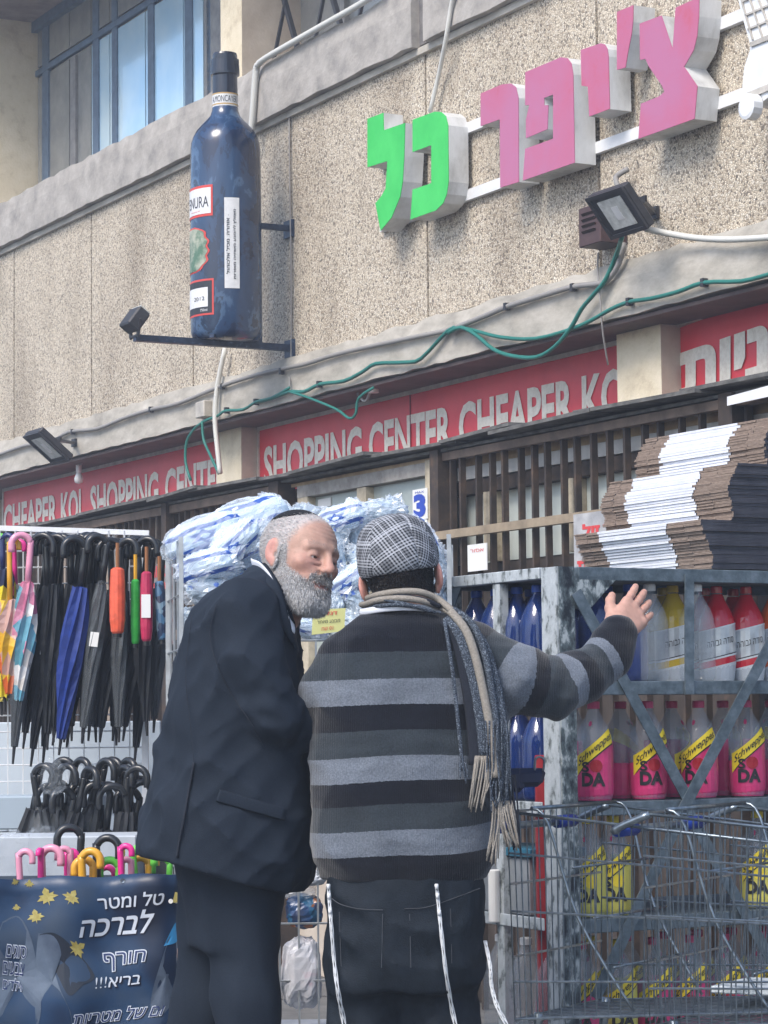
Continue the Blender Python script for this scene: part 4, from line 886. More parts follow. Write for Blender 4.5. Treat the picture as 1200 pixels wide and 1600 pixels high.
# knit material driven by stripe coordinate
def knit():
    m = bpy.data.materials.new('striped_knit'); m.use_nodes = True; t = m.node_tree; b = t.nodes['Principled BSDF']; L = t.links.new
    a = t.nodes.new('ShaderNodeAttribute'); a.attribute_name = 'stripe'; geo = t.nodes.new('ShaderNodeNewGeometry')
    n0 = t.nodes.new('ShaderNodeTexNoise'); n0.inputs['Scale'].default_value = 120; L(geo.outputs['Position'], n0.inputs['Vector'])
    ma = t.nodes.new('ShaderNodeMath'); ma.operation = 'MULTIPLY_ADD'; ma.inputs[1].default_value = .006; L(n0.outputs[0], ma.inputs[0]); L(a.outputs['Fac'], ma.inputs[2])
    r = t.nodes.new('ShaderNodeValToRGB'); cr = r.color_ramp; cr.interpolation = 'CONSTANT'
    ys = [940, 1020, 1062, 1103, 1143, 1183, 1222, 1258, 1297, 1335]; K, D, Lg = (.0035, .005, .010), (.026, .034, .042), (.130, .150, .182)
    cs = [K, D, Lg, K, D, Lg, K, D, Lg, K]; cr.elements[0].position = 0; cr.elements[0].color = (*K, 1); cr.elements[1].position = (1020-940)/450+.003; cr.elements[1].color = (*D, 1)
    for y, c in list(zip(ys, cs))[2:]: e = cr.elements.new((y-940)/450+.003); e.color = (*c, 1)
    L(ma.outputs[0], r.inputs[0])
    n = t.nodes.new('ShaderNodeTexNoise'); n.inputs['Scale'].default_value = 260; n.inputs['Detail'].default_value = 4; L(geo.outputs['Position'], n.inputs['Vector'])
    mr = t.nodes.new('ShaderNodeMapRange'); mr.inputs[1].default_value = .3; mr.inputs[2].default_value = .7; mr.inputs[3].default_value = .72; mr.inputs[4].default_value = 1.28; L(n.outputs[0], mr.inputs[0])
    vm = t.nodes.new('ShaderNodeVectorMath'); vm.operation = 'SCALE'; L(r.outputs[0], vm.inputs[0]); L(mr.outputs[0], vm.inputs['Scale']); L(vm.outputs[0], b.inputs['Base Color'])
    b.inputs['Roughness'].default_value = .95; b.inputs['Specular IOR Level'].default_value = .15; b.inputs['Sheen Weight'].default_value = .25; b.inputs['Sheen Roughness'].default_value = .5
    wv = t.nodes.new('ShaderNodeTexWave'); wv.bands_direction = 'X'; wv.inputs['Scale'].default_value = 75; wv.inputs['Distortion'].default_value = 1.5; L(geo.outputs['Position'], wv.inputs['Vector'])
    bp = t.nodes.new('ShaderNodeBump'); bp.inputs['Distance'].default_value = .0012; bp.inputs['Strength'].default_value = .5; L(wv.outputs[0], bp.inputs['Height'])
    bp2 = t.nodes.new('ShaderNodeBump'); bp2.inputs['Distance'].default_value = .002; bp2.inputs['Strength'].default_value = .5; L(n.outputs[0], bp2.inputs['Height']); L(bp.outputs[0], bp2.inputs['Normal']); L(bp2.outputs[0], b.inputs['Normal']); return m
M['knit'] = knit()
rows = [(950, 590, 664, .058), (962, 560, 702, .085), (978, 543, 738, .108), (1000, 522, 764, .120), (1040, 502, 776, .130), (1100, 490, 780, .140), (1150, 488, 782, .145), (1200, 485, 784, .150), (1250, 483, 783, .155), (1300, 485, 778, .156), (1345, 492, 772, .150), (1364, 496, 768, .147), (1376, 500, 764, .140)]
def mk_slices(rows, pf, dy=0.0):
    out = []
    for y, xl, xr, ry in rows:
        a = pf(xl, y, dy); b_ = pf(xr, y, dy); out.append((a[2], (a[0]+b_[0])/2, a[1], (b_[0]-a[0])/2, ry))
    return out
f = Field(p2(440, 1400, -.35)-.01, p2(1030, 925, .45)+.01, .0065)
tors = mk_slices(rows, p2); f.slices(tors, .03, p=2.35)
armP = [p2(742, 1028, .0), p2(800, 1060, -.02), p2(862, 1076, .01), p2(905, 1059, .06), p2(948, 1028, .11), p2(966, 990, .14)]; armR = [.082, .079, .064, .055, .050, .047]
f.chain(armP, armR, .035)
larm = [p2(541, 1034, -.0), p2(505, 1078, -.0), p2(497, 1120, .03), p2(560, 1125, .26)]; larR = [.070, .056, .050, .042]
f.chain(larm, larR, .018)
# folds and creases
def arm_s(V):
    best = np.full(len(V), 9.); sb = np.zeros(len(V)); acc = 0
    for i in range(len(armP)-1):
        a, b_ = armP[i], armP[i+1]; d = b_-a; L_ = np.linalg.norm(d); t = np.clip(((V-a)@d)/L_**2, 0 if i else -.6, 1 if i < len(armP)-2 else 1.5); q = np.linalg.norm(V-a-t[:, None]*d, axis=1)-(armR[i]+(armR[i+1]-armR[i])*np.clip(t, 0, 1))
        m = q < best; best[m] = q[m]; sb[m] = (acc+t*L_)[m]; acc += L_
    return best, sb, acc
f.disp(lambda X, Y, Z: .0055*vnoise(X*1.0, Y, Z*1.6, 26, 11)+.009*(np.abs(vnoise(X*.9+Z*.4, Y, Z*1.1, 21, 13))**.6-.4)+.0022*vnoise(X, Y, Z*2, 60, 5), f.lo, f.lo+f.n*f.h)
e0 = p2(862, 1086, -.05)
f.disp(lambda X, Y, Z: .007*np.sin(((X-e0[0])*.9-(Z-e0[2])*.5)*95)*np.exp(-(((X-e0[0])/.07)**2+((Z-e0[2])/.09)**2)), e0-.2, e0+.2)
s0p = p2(775, 1110, -.1)
f.disp(lambda X, Y, Z: .006*np.sin(((X-s0p[0])*.5+(Z-s0p[2])*.9)*85)*np.exp(-(((X-s0p[0])/.06)**2+((Z-s0p[2])/.06)**2)), s0p-.2, s0p+.2)
hz = p2(620, 1376)[2]; hzr = p2(620, 1352)[2]
f.disp(lambda X, Y, Z: .0035*(1-ss(hzr-.004, hzr+.004, Z)), (f.lo[0], f.lo[1], hz-.02), (f.lo[0]+1, f.lo[1]+1, hzr+.02))
V, Q = f.mesh()
zs = V[:, 2]; ypx = np.interp(-zs, -np.array([p2(640, y)[2] for y in (900, 1400)]), [900, 1400]) if False else 900+(zs-p2(640, 900)[2])/(p2(640, 1400)[2]-p2(640, 900)[2])*500
ypx = ypx+.0*zs; xr_ = (V[:, 0]-p2(640, 1300)[0])/.0015; ypx = ypx+np.where(ypx > 1180, np.clip(xr_-20, 0, 200)**2/120**2*22*np.clip((ypx-1180)/80, 0, 1), 0)+(4*np.sin(V[:, 0]*11+1)+3*vnoise(V[:, 0], V[:, 1], V[:, 2]*.6, 13, 77))*np.clip((ypx-990)/200, .15, 1)
ad, s_, tot = arm_s(V); spx = s_/.0015
arm_y = np.interp(spx, [-40, 8, 50, 80, 108, 141, 172, 204, 234, 252, 330], [960, 1020, 1062, 1103, 1143, 1183, 1222, 1258, 1297, 1335, 1375])
tl = np.array(sorted(tors)); cx = np.interp(zs, tl[:, 0], tl[:, 1]); rx = np.interp(zs, tl[:, 0], tl[:, 3])
onarm = (V[:, 0] > cx+rx*.80) & (ad < .03) & (zs > p2(700, 1165)[2])
st = np.where(onarm, arm_y, ypx)
np_mesh('sweater', V, Q, M['knit'], root2, attrs={'stripe': (st-940)/450})
# shirt collar showing above the sweater
mb = MB()
cp = [(563, 957, -.02), (575, 955, -.055), (600, 951, -.085), (630, 949, -.095), (660, 950, -.085), (688, 955, -.05)]
ribbon(mb, smoothpts([p2(x, y, d) for x, y, d in cp], 4), .016, .006, Zv)
M['shirt'] = vary('white_shirt_cotton', (.66, .69, .75), .8, scale=30, amt=.06); mb.build('shirt_collar', M['shirt'], root2, smooth=True)
# head
hf2 = frame_of((.10, 1, 0), math.radians(6), math.radians(9)); ho2 = p2(628, 914, .03)
V, Q = head_mesh((0, -.035, -.15), False)
hm2 = lambda X, Y, Z: np.clip(ss(.06, .03, Y)*ss(-.034, -.024, Z+.0*X)*(1-ss(.074, .082, np.abs(X))), 0, 1)
C = head_tones(V, False, hm2); Wv = lambda P_: ho2+P_@hf2
HV, HQ, HC = Wv(V), Q, C
# body under the clothes + hands, joined in one mesh with the head
f = Field(p2(440, 1990, -.3)-.02, p2(1000, 900, .45)+.02, .012)
tz = lambda s: [(z, x, y, rx-.03, ry-.03) for z, x, y, rx, ry in s]
f.slices(tz(tors), .02); 
hipsP = p2(632, 1430)
f.slices([(p2(0, 1350)[2], hipsP[0], Y2, .13, .08), (p2(0, 1480)[2], hipsP[0], Y2, .12, .08)], .03)
legs2 = [([p2(578, 1470), p2(566, 1690, .02), p2(556, 1905, -.02)], [.055, .045, .035]), ([p2(682, 1470), p2(698, 1690, .02), p2(704, 1905, -.02)], [.055, .045, .035])]
for P_, r_ in legs2: f.chain(P_, r_, .03)
f.chain(armP, [r-.022 for r in armR], .02); f.chain(larm, [r-.02 for r in larR], .02)
f.cap(p2(632, 985), p2(630, 930, .01), .05, .05, .03)
BV, BQ = f.mesh(); BC = np.tile([.50, .29, .22], (len(BV), 1))
xh = np.array([.50, .66, .50]); xh /= np.linalg.norm(xh); yh = np.array([-.62, .0, .78]); yh -= xh*(yh@xh); yh /= np.linalg.norm(yh); zh = np.cross(xh, yh)
V1, Q1 = hand_field(.13, 1.15, 1.0); V1w = p2(966, 985, .135)+V1@np.array([xh, yh, zh])*1.04
xl_ = np.array([.85, .5, -.1]); xl_ /= np.linalg.norm(xl_); yl_ = np.array([0, 0, 1.]); yl_ -= xl_*(yl_@xl_); yl_ /= np.linalg.norm(yl_); zl_ = np.cross(xl_, yl_)
V2_, Q2_ = hand_field(.5, .6, .8, True); V2w = p2(560, 1125, .26)+V2_@np.array([xl_, -yl_, -zl_])
def join(parts):
    b = 0; Vs = []; Qs = []; Cs = []
    for v, q, c in parts: q = q[(q >= 0).all(1)]; Vs.append(v); Qs.append(q+b); Cs.append(c); b += len(v)
    return np.concatenate(Vs), np.concatenate(Qs), np.concatenate(Cs)
JV, JQ, JC = join([(HV, HQ, HC), (BV, BQ, BC), (V1w, Q1, hand_tones(V1)), (V2w, Q2_, hand_tones(V2_))])
np_mesh('body', JV, JQ, M['skin'], root2, colors=JC, iters=1)
def nails(parent, B, o, sc=.98):
    pass
M['hairdk'] = mat('dark_brown_hair', (.012, .010, .010), .5); M['hairdk2'] = mat('brown_hair', (.022, .018, .017), .5)
LH2, LQ2 = V, Q
strands('hair', V, Q, lambda X, Y, Z: hm2(X, Y, Z)*(Z < .03), 9000, .0045, np.array([0, -.0, -1.2]), [M['hairdk'], M['hairdk2'], M['hairdk']], root2, 5, .0009, .3, Wv)
strands('beard', V, Q, lambda X, Y, Z: ((Z < -.03) & (Y > .01) & (Z > -.12)).astype(float), 3000, .025, np.array([0, .1, -.8]), [M['hairdk2']], root2, 6, .0012, .3, Wv)
mb = MB()
for s in (-1, 1):
    c_ = Wv(np.array([[s*.031, .0795, .006]]))[0]; mb.lathe(Vector(c_)-Vector(hf2[1])*.0125, [(.0125*math.sin(a*math.pi/8), .0125-.0125*math.cos(a*math.pi/8)) for a in range(9)], 12, axis=Vector(hf2[1]))
mb.build('eye', mat('eye_white', (.6, .57, .54), .2), root2, smooth=True)
# flat cap
def plaid():
    m = bpy.data.materials.new('grey_checked_tweed'); m.use_nodes = True; t = m.node_tree; b = t.nodes['Principled BSDF']; L = t.links.new
    def at_(n): a = t.nodes.new('ShaderNodeAttribute'); a.attribute_name = n; return a.outputs['Fac']
    def mth(op, a, b_=None, c=None):
        n = t.nodes.new('ShaderNodeMath'); n.operation = op
        for i, v in enumerate((a, b_, c)):
            if v is None: continue
            if isinstance(v, (int, float)): n.inputs[i].default_value = v
            else: L(v, n.inputs[i])
        return n.outputs[0]
    u, v = at_('pu'), at_('pv')
    def line(x, per, duty): return mth('LESS_THAN', mth('FRACT', mth('MULTIPLY', x, 1/per)), duty)
    fineu, finev = line(u, .0080, .5), line(v, .0080, .5)
    bu, bv = line(u, .048, .5), line(v, .048, .5)
    # zones: both, one, none
    zu = mth('MULTIPLY', fineu, mth('ADD', mth('MULTIPLY', bu, .42), .30)); zv = mth('MULTIPLY', finev, mth('ADD', mth('MULTIPLY', bv, .42), .30))
    s_ = mth('ADD', zu, zv)
    wl = mth('MAXIMUM', line(mth('ADD', u, .012), .060, .03), line(mth('ADD', v, .012), .060, .03))
    s2 = mth('MAXIMUM', mth('MULTIPLY', s_, .8), mth('MULTIPLY', wl, 1.1))
    r = t.nodes.new('ShaderNodeValToRGB'); r.color_ramp.elements[0].color = (.014, .016, .021, 1); r.color_ramp.elements[1].color = (.42, .44, .48, 1); r.color_ramp.elements[1].position = 1.0; L(s2, r.inputs[0]); L(r.outputs[0], b.inputs['Base Color'])
    b.inputs['Roughness'].default_value = .95; b.inputs['Specular IOR Level'].default_value = .1
    geo = t.nodes.new('ShaderNodeNewGeometry'); n2 = t.nodes.new('ShaderNodeTexNoise'); n2.inputs['Scale'].default_value = 500; L(geo.outputs['Position'], n2.inputs['Vector'])
    bp = t.nodes.new('ShaderNodeBump'); bp.inputs['Distance'].default_value = .0012; L(n2.outputs[0], bp.inputs['Height']); L(bp.outputs[0], b.inputs['Normal']); return m
f = Field((-.12, -.15, -.01), (.12, .19, .18), .003)
f.ell((0, -.012, .070), (.0935, .112, .088), .01); f.ell((0, .05, .072), (.088, .09, .060), .04); f.ell((0, -.018, .038), (.090, .113, .062), .02)
f.ell((0, .005, .118), (.080, .095, .045), .03)
f.ell((0, .125, .045), (.075, .055, .008), .012)
f.op(lambda X, Y, Z: (Z-(.028+.15*Y))*-1.0+0*X, (-.2, -.2, -.05), (.2, .1, .25), .004, 'i')
for a in (0, 60, 120, 25, 155):
    ca, sa = math.cos(math.radians(a)), math.sin(math.radians(a)); f.disp(lambda X, Y, Z: .0030*np.exp(-((X*sa-Y*ca*.0-(0 if a == 0 else 0)-(Y+.012)*ca)/.0028)**2)*(Y < .06), (-.12, -.15, -.01), (.12, .06, .18))
V, Q = f.mesh()
ph = np.arctan2(V[:, 0], -(V[:, 1]+.012)); pid = np.round(ph/(math.pi/3)); pc = pid*math.pi/3
pu = V[:, 0]*np.cos(pc)+(V[:, 1]+.012)*np.sin(pc); rr_ = np.hypot(V[:, 0], V[:, 1]+.012); pv = np.arctan2(V[:, 2]-.03, rr_)*.11+V[:, 2]*.2; 
ang = np.where(pid % 2 == 0, .45, -.35); pu2 = pu*np.cos(ang)-pv*np.sin(ang); pv2 = pu*np.sin(ang)+pv*np.cos(ang)
capo = np_mesh('flat_cap', Wv(V), Q, plaid(), root2, attrs={'pu': pu2+.5, 'pv': pv2+.5}, iters=1)
# trousers
M['denim'] = mat('black_denim', (.008, .013, .020), .75, nz=(35, [(.3, (.005, .009, .014)), (.7, (.012, .018, .027))], 8), bump=.0012, bscale=300, spec=.25)
f = Field(p2(450, 1990, -.3)-.02, p2(800, 1340, .3)+.02, .009)
rows2 = [(1350, 512, 754, .138), (1400, 511, 755, .144), (1450, 511, 755, .145), (1500, 514, 752, .140), (1545, 520, 745, .125)]
f.slices(mk_slices(rows2, p2), .03, p=2.5); f.cap(p2(628, 1540, .02), p2(628, 1590, .03), .06, .05, .05)
f.chain([p2(566, 1490), p2(566, 1690, .01), p2(556, 1925, -.02)], [.086, .074, .064], .035); f.chain([p2(693, 1490), p2(700, 1690, .01), p2(706, 1925, -.02)], [.086, .074, .064], .035)
f.disp(lambda X, Y, Z: .006*np.sin((Z*1.0+X*.8+.02*np.sin(X*40))*48)*np.exp(-((Z-p2(600, 1540)[2])/.10)**2)+.006*vnoise(X, Y, Z*1.5, 30, 21)+.015*(np.abs(vnoise(X+Z*.7, Y, Z*1.2, 22, 23))**.6-.4)+.003*vnoise(X, Y, Z, 75, 22), f.lo, f.lo+f.n*f.h)
V, Q = f.mesh(); tr = np_mesh('trousers', V, Q, M['denim'], root2)
M['stitch'] = mat('dark_stitching', (.06, .065, .075), .7)
def surf_pts(obj_V, pts, push=.004, yref=Y2):   # lay points on the near surface of a mesh
    out = []
    for px, py in pts:
        r_ = np.array(ray(px, py)); r_ /= np.linalg.norm(r_); d = obj_V-np.array(CAM); t = d@r_; q = np.linalg.norm(d-t[:, None]*r_, axis=1); m = q < .016
        tt = t[m].min() if m.any() else yref; out.append(Vector(np.array(CAM)+r_*(tt-push)))
    return out
for pts in ([(512, 1398), (530, 1412), (560, 1420), (598, 1422)], [(632, 1420), (665, 1418), (705, 1405), (750, 1388)], [(530, 1425), (533, 1510)], [(598, 1428), (596, 1512)], [(640, 1428), (642, 1512)], [(704, 1420), (706, 1505)]):
    MB().tube(smoothpts(surf_pts(V, pts, .0004), 4), .0010, 4).build('seam', M['stitch'], tr)
# shoes
M['leather'] = mat('black_leather', (.012, .012, .014), .35)
def shoe(parent, c, dirv):
    d = np.array(dirv, float); d /= np.linalg.norm(d); c = np.array(c); f = Field(c-.25, c+np.array([.25, .25, .14]), .008)
    f.chain([c+np.array([0, 0, .045])-d*.06, c+np.array([0, 0, .045])+d*.06, c+np.array([0, 0, .033])+d*.17], [.042, .040, .032], .02); f.cap(c+np.array([0, 0, .06])-d*.03, c+np.array([0, 0, .10])-d*.03, .045, .042, .02)
    f.op(lambda X, Y, Z: -(Z-c[2])+0*X+0*Y, c-.25, c+.25, .004, 'i'); v, q = f.mesh(); np_mesh('shoe', v, q, M['leather'], parent)
for x in (556, 706): a = p2(x, 1930); shoe(root2, (a[0], Y2-.02, .128), (.1 if x > 600 else -.1, 1, 0))
# tzitzit strings
M['string'] = mat('white_wool_string', (.66, .68, .70), .9, bump=.001, bscale=400)
def tassel(pts, off, n=4, r_=.0020, knots=True):
    r_ = .0015; mb = MB(); P_ = smoothpts(pts, 6); L_ = len(P_)
    for k in range(n):
        a0 = k*2*math.pi/n; Q_ = []
        for i, p in enumerate(P_):
            t = i/L_; tw = a0+t*14; sp = .0032+.004*max(0, t-.45); Q_.append(p+Vector((math.cos(tw)*sp, -abs(math.sin(tw))*sp, math.sin(tw)*.001)))
        mb.tube(Q_, r_, 5)
    if knots:
        for q in (1, int(L_*.12), int(L_*.22)): mb.tube([P_[q]+Vector((0, -.003, .006)), P_[q]+Vector((0, -.003, -.006))], .0042, 7)
    return mb
TV = np.concatenate([V, V])
t1 = surf_pts(TV, [(513, 1382), (515, 1412), (518, 1450), (522, 1500), (528, 1548), (536, 1590), (545, 1640)], .008)
tassel(t1, 0).build('tzitzit', M['string'], root2, smooth=True)
t1 = surf_pts(TV, [(682, 1382), (685, 1412), (690, 1460), (697, 1520), (706, 1575), (716, 1620), (724, 1660)], .008)
tassel(t1, 0).build('tzitzit', M['string'], root2, smooth=True)
tassel([p2(758, 1470, -.05), p2(766, 1510, -.08), p2(768, 1540, -.08), p2(778, 1575, -.09), p2(800, 1615, -.09)], 0, knots=False).build('tzitzit', M['string'], root2, smooth=True)
# scarf
M['scbeige'] = mat('beige_scarf_wool', (.28, .25, .22), .95, nz=(200, [(.3, (.20, .18, .155)), (.7, (.33, .30, .26))]), bump=.002, bscale=260)
M['scspeck'] = mat('speckled_scarf_wool', (.1, .12, .15), .95, nz=(330, [(.42, (.02, .025, .035)), (.56, (.07, .09, .12)), (.68, (.27, .31, .36))], 3), bump=.002, bscale=260)
M['scdark'] = mat('dark_scarf_wool', (.014, .017, .026), .95, bump=.002, bscale=260)
sc = MB(); neck = lambda l: smoothpts([p2(*a) for a in l], 5)
ribbon(sc, neck([(566, 945, .03), (572, 944, -.03), (590, 938, -.075), (625, 935, -.095), (660, 939, -.09), (690, 950, -.07), (712, 962, -.10)]), .015, .018, Zv, 0)
ribbon(sc, neck([(575, 935, .02), (590, 930, -.05), (620, 925, -.08), (655, 925, -.085), (684, 936, -.07), (704, 952, -.09), (722, 968, -.115)]), .016, .020, Zv, 0)
ribbon(sc, neck([(582, 930, .02), (600, 926, -.055), (630, 932, -.088), (662, 937, -.088), (688, 948, -.08)]), .012, .014, Zv, 2)
ribbon(sc, neck([(572, 941, .0), (590, 936, -.07), (615, 940, -.097), (650, 947, -.10), (680, 957, -.09)]), .008, .012, Zv, 1)
ribbon(sc, neck([(570, 950, .0), (590, 947, -.075), (620, 945, -.10), (650, 948, -.10), (672, 955, -.095)]), .010, .012, Zv, 1)
fr_ = MB()
def hang(l, wd, mi, th=.010): ribbon(sc, neck(l), wd, th, Vector((1, 0, 0)), mi)
hang([(704, 955, -.11), (728, 985, -.135), (744, 1030, -.150), (757, 1090, -.155), (768, 1150, -.160), (776, 1215, -.165)], .020, 0, .016)
hang([(708, 952, -.10), (738, 975, -.125), (757, 1020, -.145), (768, 1080, -.150), (777, 1150, -.155), (784, 1235, -.16)], .017, 1, .014)
hang([(698, 965, -.11), (716, 990, -.135), (733, 1040, -.148), (748, 1110, -.155), (756, 1180, -.16)], .022, 1, .010)
hang([(696, 968, -.11), (716, 1000, -.132), (730, 1060, -.146), (740, 1130, -.150), (744, 1195, -.155)], .034, 2, .012)
hang([(695, 968, -.115), (698, 990, -.14), (706, 1040, -.150), (714, 1110, -.155), (720, 1170, -.158), (724, 1205, -.16)], .009, 1, .008)
hang([(715, 970, -.10), (750, 1000, -.12), (772, 1060, -.13), (784, 1130, -.14), (790, 1210, -.15), (792, 1262, -.15)], .026, 1, .012)
scf = sc.build('scarf', [M['scbeige'], M['scspeck'], M['scdark']], root2, smooth=True)
def fringe(x0, x1, y0, y1, n, dy, dx, mi):
    for i in range(n):
        t = (i+.5)/n; x = x0+(x1-x0)*t; j = lambda a: R.uniform(-a, a)
        fr_.tube(smoothpts([p2(x, y0-4, dy), p2(x+dx*.3+j(3), y0+(y1-y0)*.4, dy-.006+j(.006)), p2(x+dx+j(5), y1+j(8), dy+j(.01))], 3), [.0022]*6+[.0016], 5, mi)
fringe(742, 770, 1185, 1262, 12, -.162, -12, 0); fringe(716, 728, 1195, 1222, 4, -.160, 4, 1); fringe(764, 792, 1225, 1262, 6, -.165, -1, 1)
fringe(776, 800, 1255, 1325, 13, -.155, 14, 0); fringe(768, 785, 1255, 1345, 9, -.16, -8, 0); fringe(790, 806, 1215, 1328, 5, -.15, 12, 2); fringe(755, 800, 1130, 1250, 7, -.166, 3, 1)
fo = fr_.build('fringe', [M['scbeige'], M['scspeck'], M['scdark']], scf, smooth=True); fo['kind'] = 'stuff'
# ================================================================= BEARDED MAN IN THE DARK SUIT
Y1 = 6.08
def p1(px, py, dy=0.0): return np.array(at(px, py, Y1+dy))
root1 = empty('person', (at(350, 1300, Y1).x, Y1, .128), 'grey bearded man in a dark suit and black skullcap leaning to the right', 'person')
M['suit'] = mat('veiled_black_suit', (.009, .015, .027), .85, nz=(300, [(.3, (.007, .012, .021)), (.7, (.013, .021, .035))]), bump=.0006, bscale=500, spec=.3)  # black cloth with the bluish veil put into its colour
M['suit'].node_tree.nodes['Principled BSDF'].inputs['Sheen Weight'].default_value = .0
rows1 = [(893, 392, 428, .05), (905, 368, 441, .10), (925, 334, 452, .15), (950, 308, 460, .175), (975, 293, 466, .185), (1000, 283, 468, .19), (1050, 271, 474, .195), (1100, 263, 480, .20), (1150, 255, 485, .20), (1200, 243, 488, .205), (1250, 231, 491, .21), (1300, 221, 493, .215), (1345, 214, 492, .215), (1375, 212, 486, .21), (1398, 212, 470, .20)]
t1_ = mk_slices(rows1, p1)
f = Field(p1(190, 1420, -.4)-.01, p1(600, 870, .42)+.01, .0068)
f.slices(t1_, .03, p=2.3)
arm1 = [p1(378, 965, -.13), p1(396, 1035, -.165), p1(428, 1118, -.17), p1(470, 1135, -.10), p1(522, 1125, .02)]; ar1 = [.080, .068, .060, .055, .046]
f.chain(arm1, ar1, .022)
arm1b = [p1(395, 960, .14), p1(425, 1060, .2), p1(470, 1130, .2), p1(560, 1140, .17)]; f.chain(arm1b, [.075, .062, .055, .045], .03)
# armhole seam, elbow folds, drape
e1 = p1(415, 1105, -.2); 
f.disp(lambda X, Y, Z: .0035*np.sin(((X-e1[0])*.35+(Z-e1[2])*1.0+.02*np.sin(X*30))*105)*np.exp(-(((X-e1[0])/.055)**2+((Z-e1[2])/.07)**2)), e1-.2, e1+.2)
f.disp(lambda X, Y, Z: .008*vnoise(X*1.2, Y, Z*.7, 20, 31)+.003*vnoise(X, Y, Z, 55, 32)+.021*(np.abs(vnoise(X*1.3+Z*.5, Y, Z*.8, 17, 33))**.6-.45)+.010*(np.abs(vnoise(X*.8-Z*.9, Y, Z*.6, 34, 35))**.6-.4), f.lo, f.lo+f.n*f.h)
f.disp(lambda X, Y, Z: .006*np.sin((X*1.0+Z*.28)*70)*np.exp(-((Z-p1(300, 1250)[2])/.16)**2)*ss(p1(330, 1200)[0], p1(250, 1200)[0], X), f.lo, f.lo+f.n*f.h)
zl, zr = p1(213, 1334)[2], p1(450, 1392)[2]; xl1, xr1 = p1(213, 1334)[0], p1(450, 1392)[0]
f.op(lambda X, Y, Z: -(Z-np.interp(X, [xl1, xl1+.09, xr1], [zl, zl-.012, zr]))+0*Y, f.lo, f.lo+f.n*f.h, .006, 'i')
va, vb = p1(303, 1190, -.25), p1(276, 1350, -.25)
for k in range(12):   # open vent cut in the back
    q = va+(vb-va)*k/11; q2 = va+(vb-va)*(k+1)/11; f.cap(q+np.array([0, -.02, 0]), q2+np.array([0, .16, 0])*0+q2*0 if False else q2, .004+.003*k/11, .004+.003*k/11, .004, 's')
    f.cap(q+np.array([-.01, .1, 0]), q2+np.array([-.01, .1, 0]), .012+.01*k/11, .012+.01*k/11, .01, 's')
JV1, JQ1 = f.mesh(); jk = np_mesh('suit_jacket', JV1, JQ1, M['suit'], root1)
# vent flap edge, pocket flap, collar roll as own raised pieces
M['suit2'] = mat('veiled_suit_facing', (.014, .018, .027), .75, spec=.3)  # bluish veil is in this colour too
fl = surf_pts(JV1, [(340, 1243), (365, 1250), (400, 1260), (447, 1273)], .003)
mb = MB(); ribbon(mb, smoothpts(fl, 4), .030, .0032, Zv*1.0); mb.build('pocket_flap', M['suit'], jk, smooth=True)
se = surf_pts(JV1, [(338, 945), (328, 990), (338, 1035), (362, 1085), (392, 1130), (412, 1168)], .0)
MB().tube(smoothpts(se, 4), .0012, 5).build('seam', M['suit2'], jk, smooth=True)
se = surf_pts(JV1, [(300, 960), (290, 1050), (296, 1120), (303, 1190)], .0)
MB().tube(smoothpts(se, 4), .0008, 5).build('seam', M['suit2'], jk, smooth=True)
mb = MB(); ribbon(mb, smoothpts([p1(388, 893, .08), p1(392, 890, .0), p1(404, 896, -.07), p1(420, 916, -.115), p1(434, 946, -.13), p1(447, 978, -.125), p1(462, 1015, -.10)], 5), [.05]*5+[.05, .052, .056, .06, .06, .058, .056, .054, .052, .05, .05, .048, .046, .044, .042, .04, .036, .032, .03, .028, .024, .02, .016, .012, .008, .006], .012, Vector((-.75, -.1, -.6)))
mb.build('jacket_collar', M['suit'], jk, smooth=True)
mb = MB(); ribbon(mb, smoothpts([p1(396, 882, .06), p1(399, 884, -.0), p1(411, 890, -.065), p1(427, 912, -.10), p1(441, 942, -.115), p1(454, 974, -.11), p1(459, 982, -.10)], 5), .034, .007, Vector((-.35, -.1, .9)))
mb.build('shirt_collar', M['shirt'], root1, smooth=True)
vs_ = surf_pts(JV1, [(303, 1192), (296, 1230), (288, 1275), (280, 1315), (276, 1340)], .0)
MB().tube(smoothpts(vs_, 4), .0035, 5).build('vent_edge', M['suit2'], jk, smooth=True)
# head
hf1 = frame_of((.69, -.72, 0), math.radians(3), math.radians(13)); ho1 = p1(467, 877, -.02); W1 = lambda P_: ho1+P_@hf1*.97
V, Q = head_mesh((.012, -.065, -.14), True)
hair1 = lambda X, Y, Z: np.clip(ss(.045, .010, Y-.50*(Z-.03)*(Z > .03)+.0*X)*ss(-.055, -.035, Z)*(1-ss(.076, .083, np.abs(X))), 0, 1)*1.0
def beardm(X, Y, Z):
    lim = -.030+.010*np.clip((.075-Y)/.05, 0, 1)*0+np.where(np.abs(X) < .03, -.035, 0)*0
    side = ss(-.018, -.040, Z+.55*np.clip(Y-.035, -1, 1))*ss(-.012, .006, Y)                 # cheeks, falling to the mouth
    side = side*(1-ss(.074, .080, np.abs(X)))
    sb_ = ss(.035, .015, Z)*ss(.004, .012, Y)*(1-ss(.024, .034, Y))*(np.abs(X) > .05)          # sideburn
    chin = ss(-.074, -.082, Z)*ss(.03, .05, Y)
    mo = np.exp(-((Z+.046)/.0075)**2)*(np.abs(X) < .036)*(Y > .07)
    lips = np.exp(-((Z+.063)/.012)**2)*(np.abs(X) < .024)*(Y > .08)
    return np.clip(np.maximum(np.maximum(side, sb_), chin)*(1-lips)+mo*.9, 0, 1)*(Z > -.125)
C = head_tones(V, True, lambda X, Y, Z: np.clip(hair1(X, Y, Z)+beardm(X, Y, Z)*.8, 0, 1))
f = Field(p1(200, 1990, -.35)-.02, p1(600, 880, .4)+.02, .012)
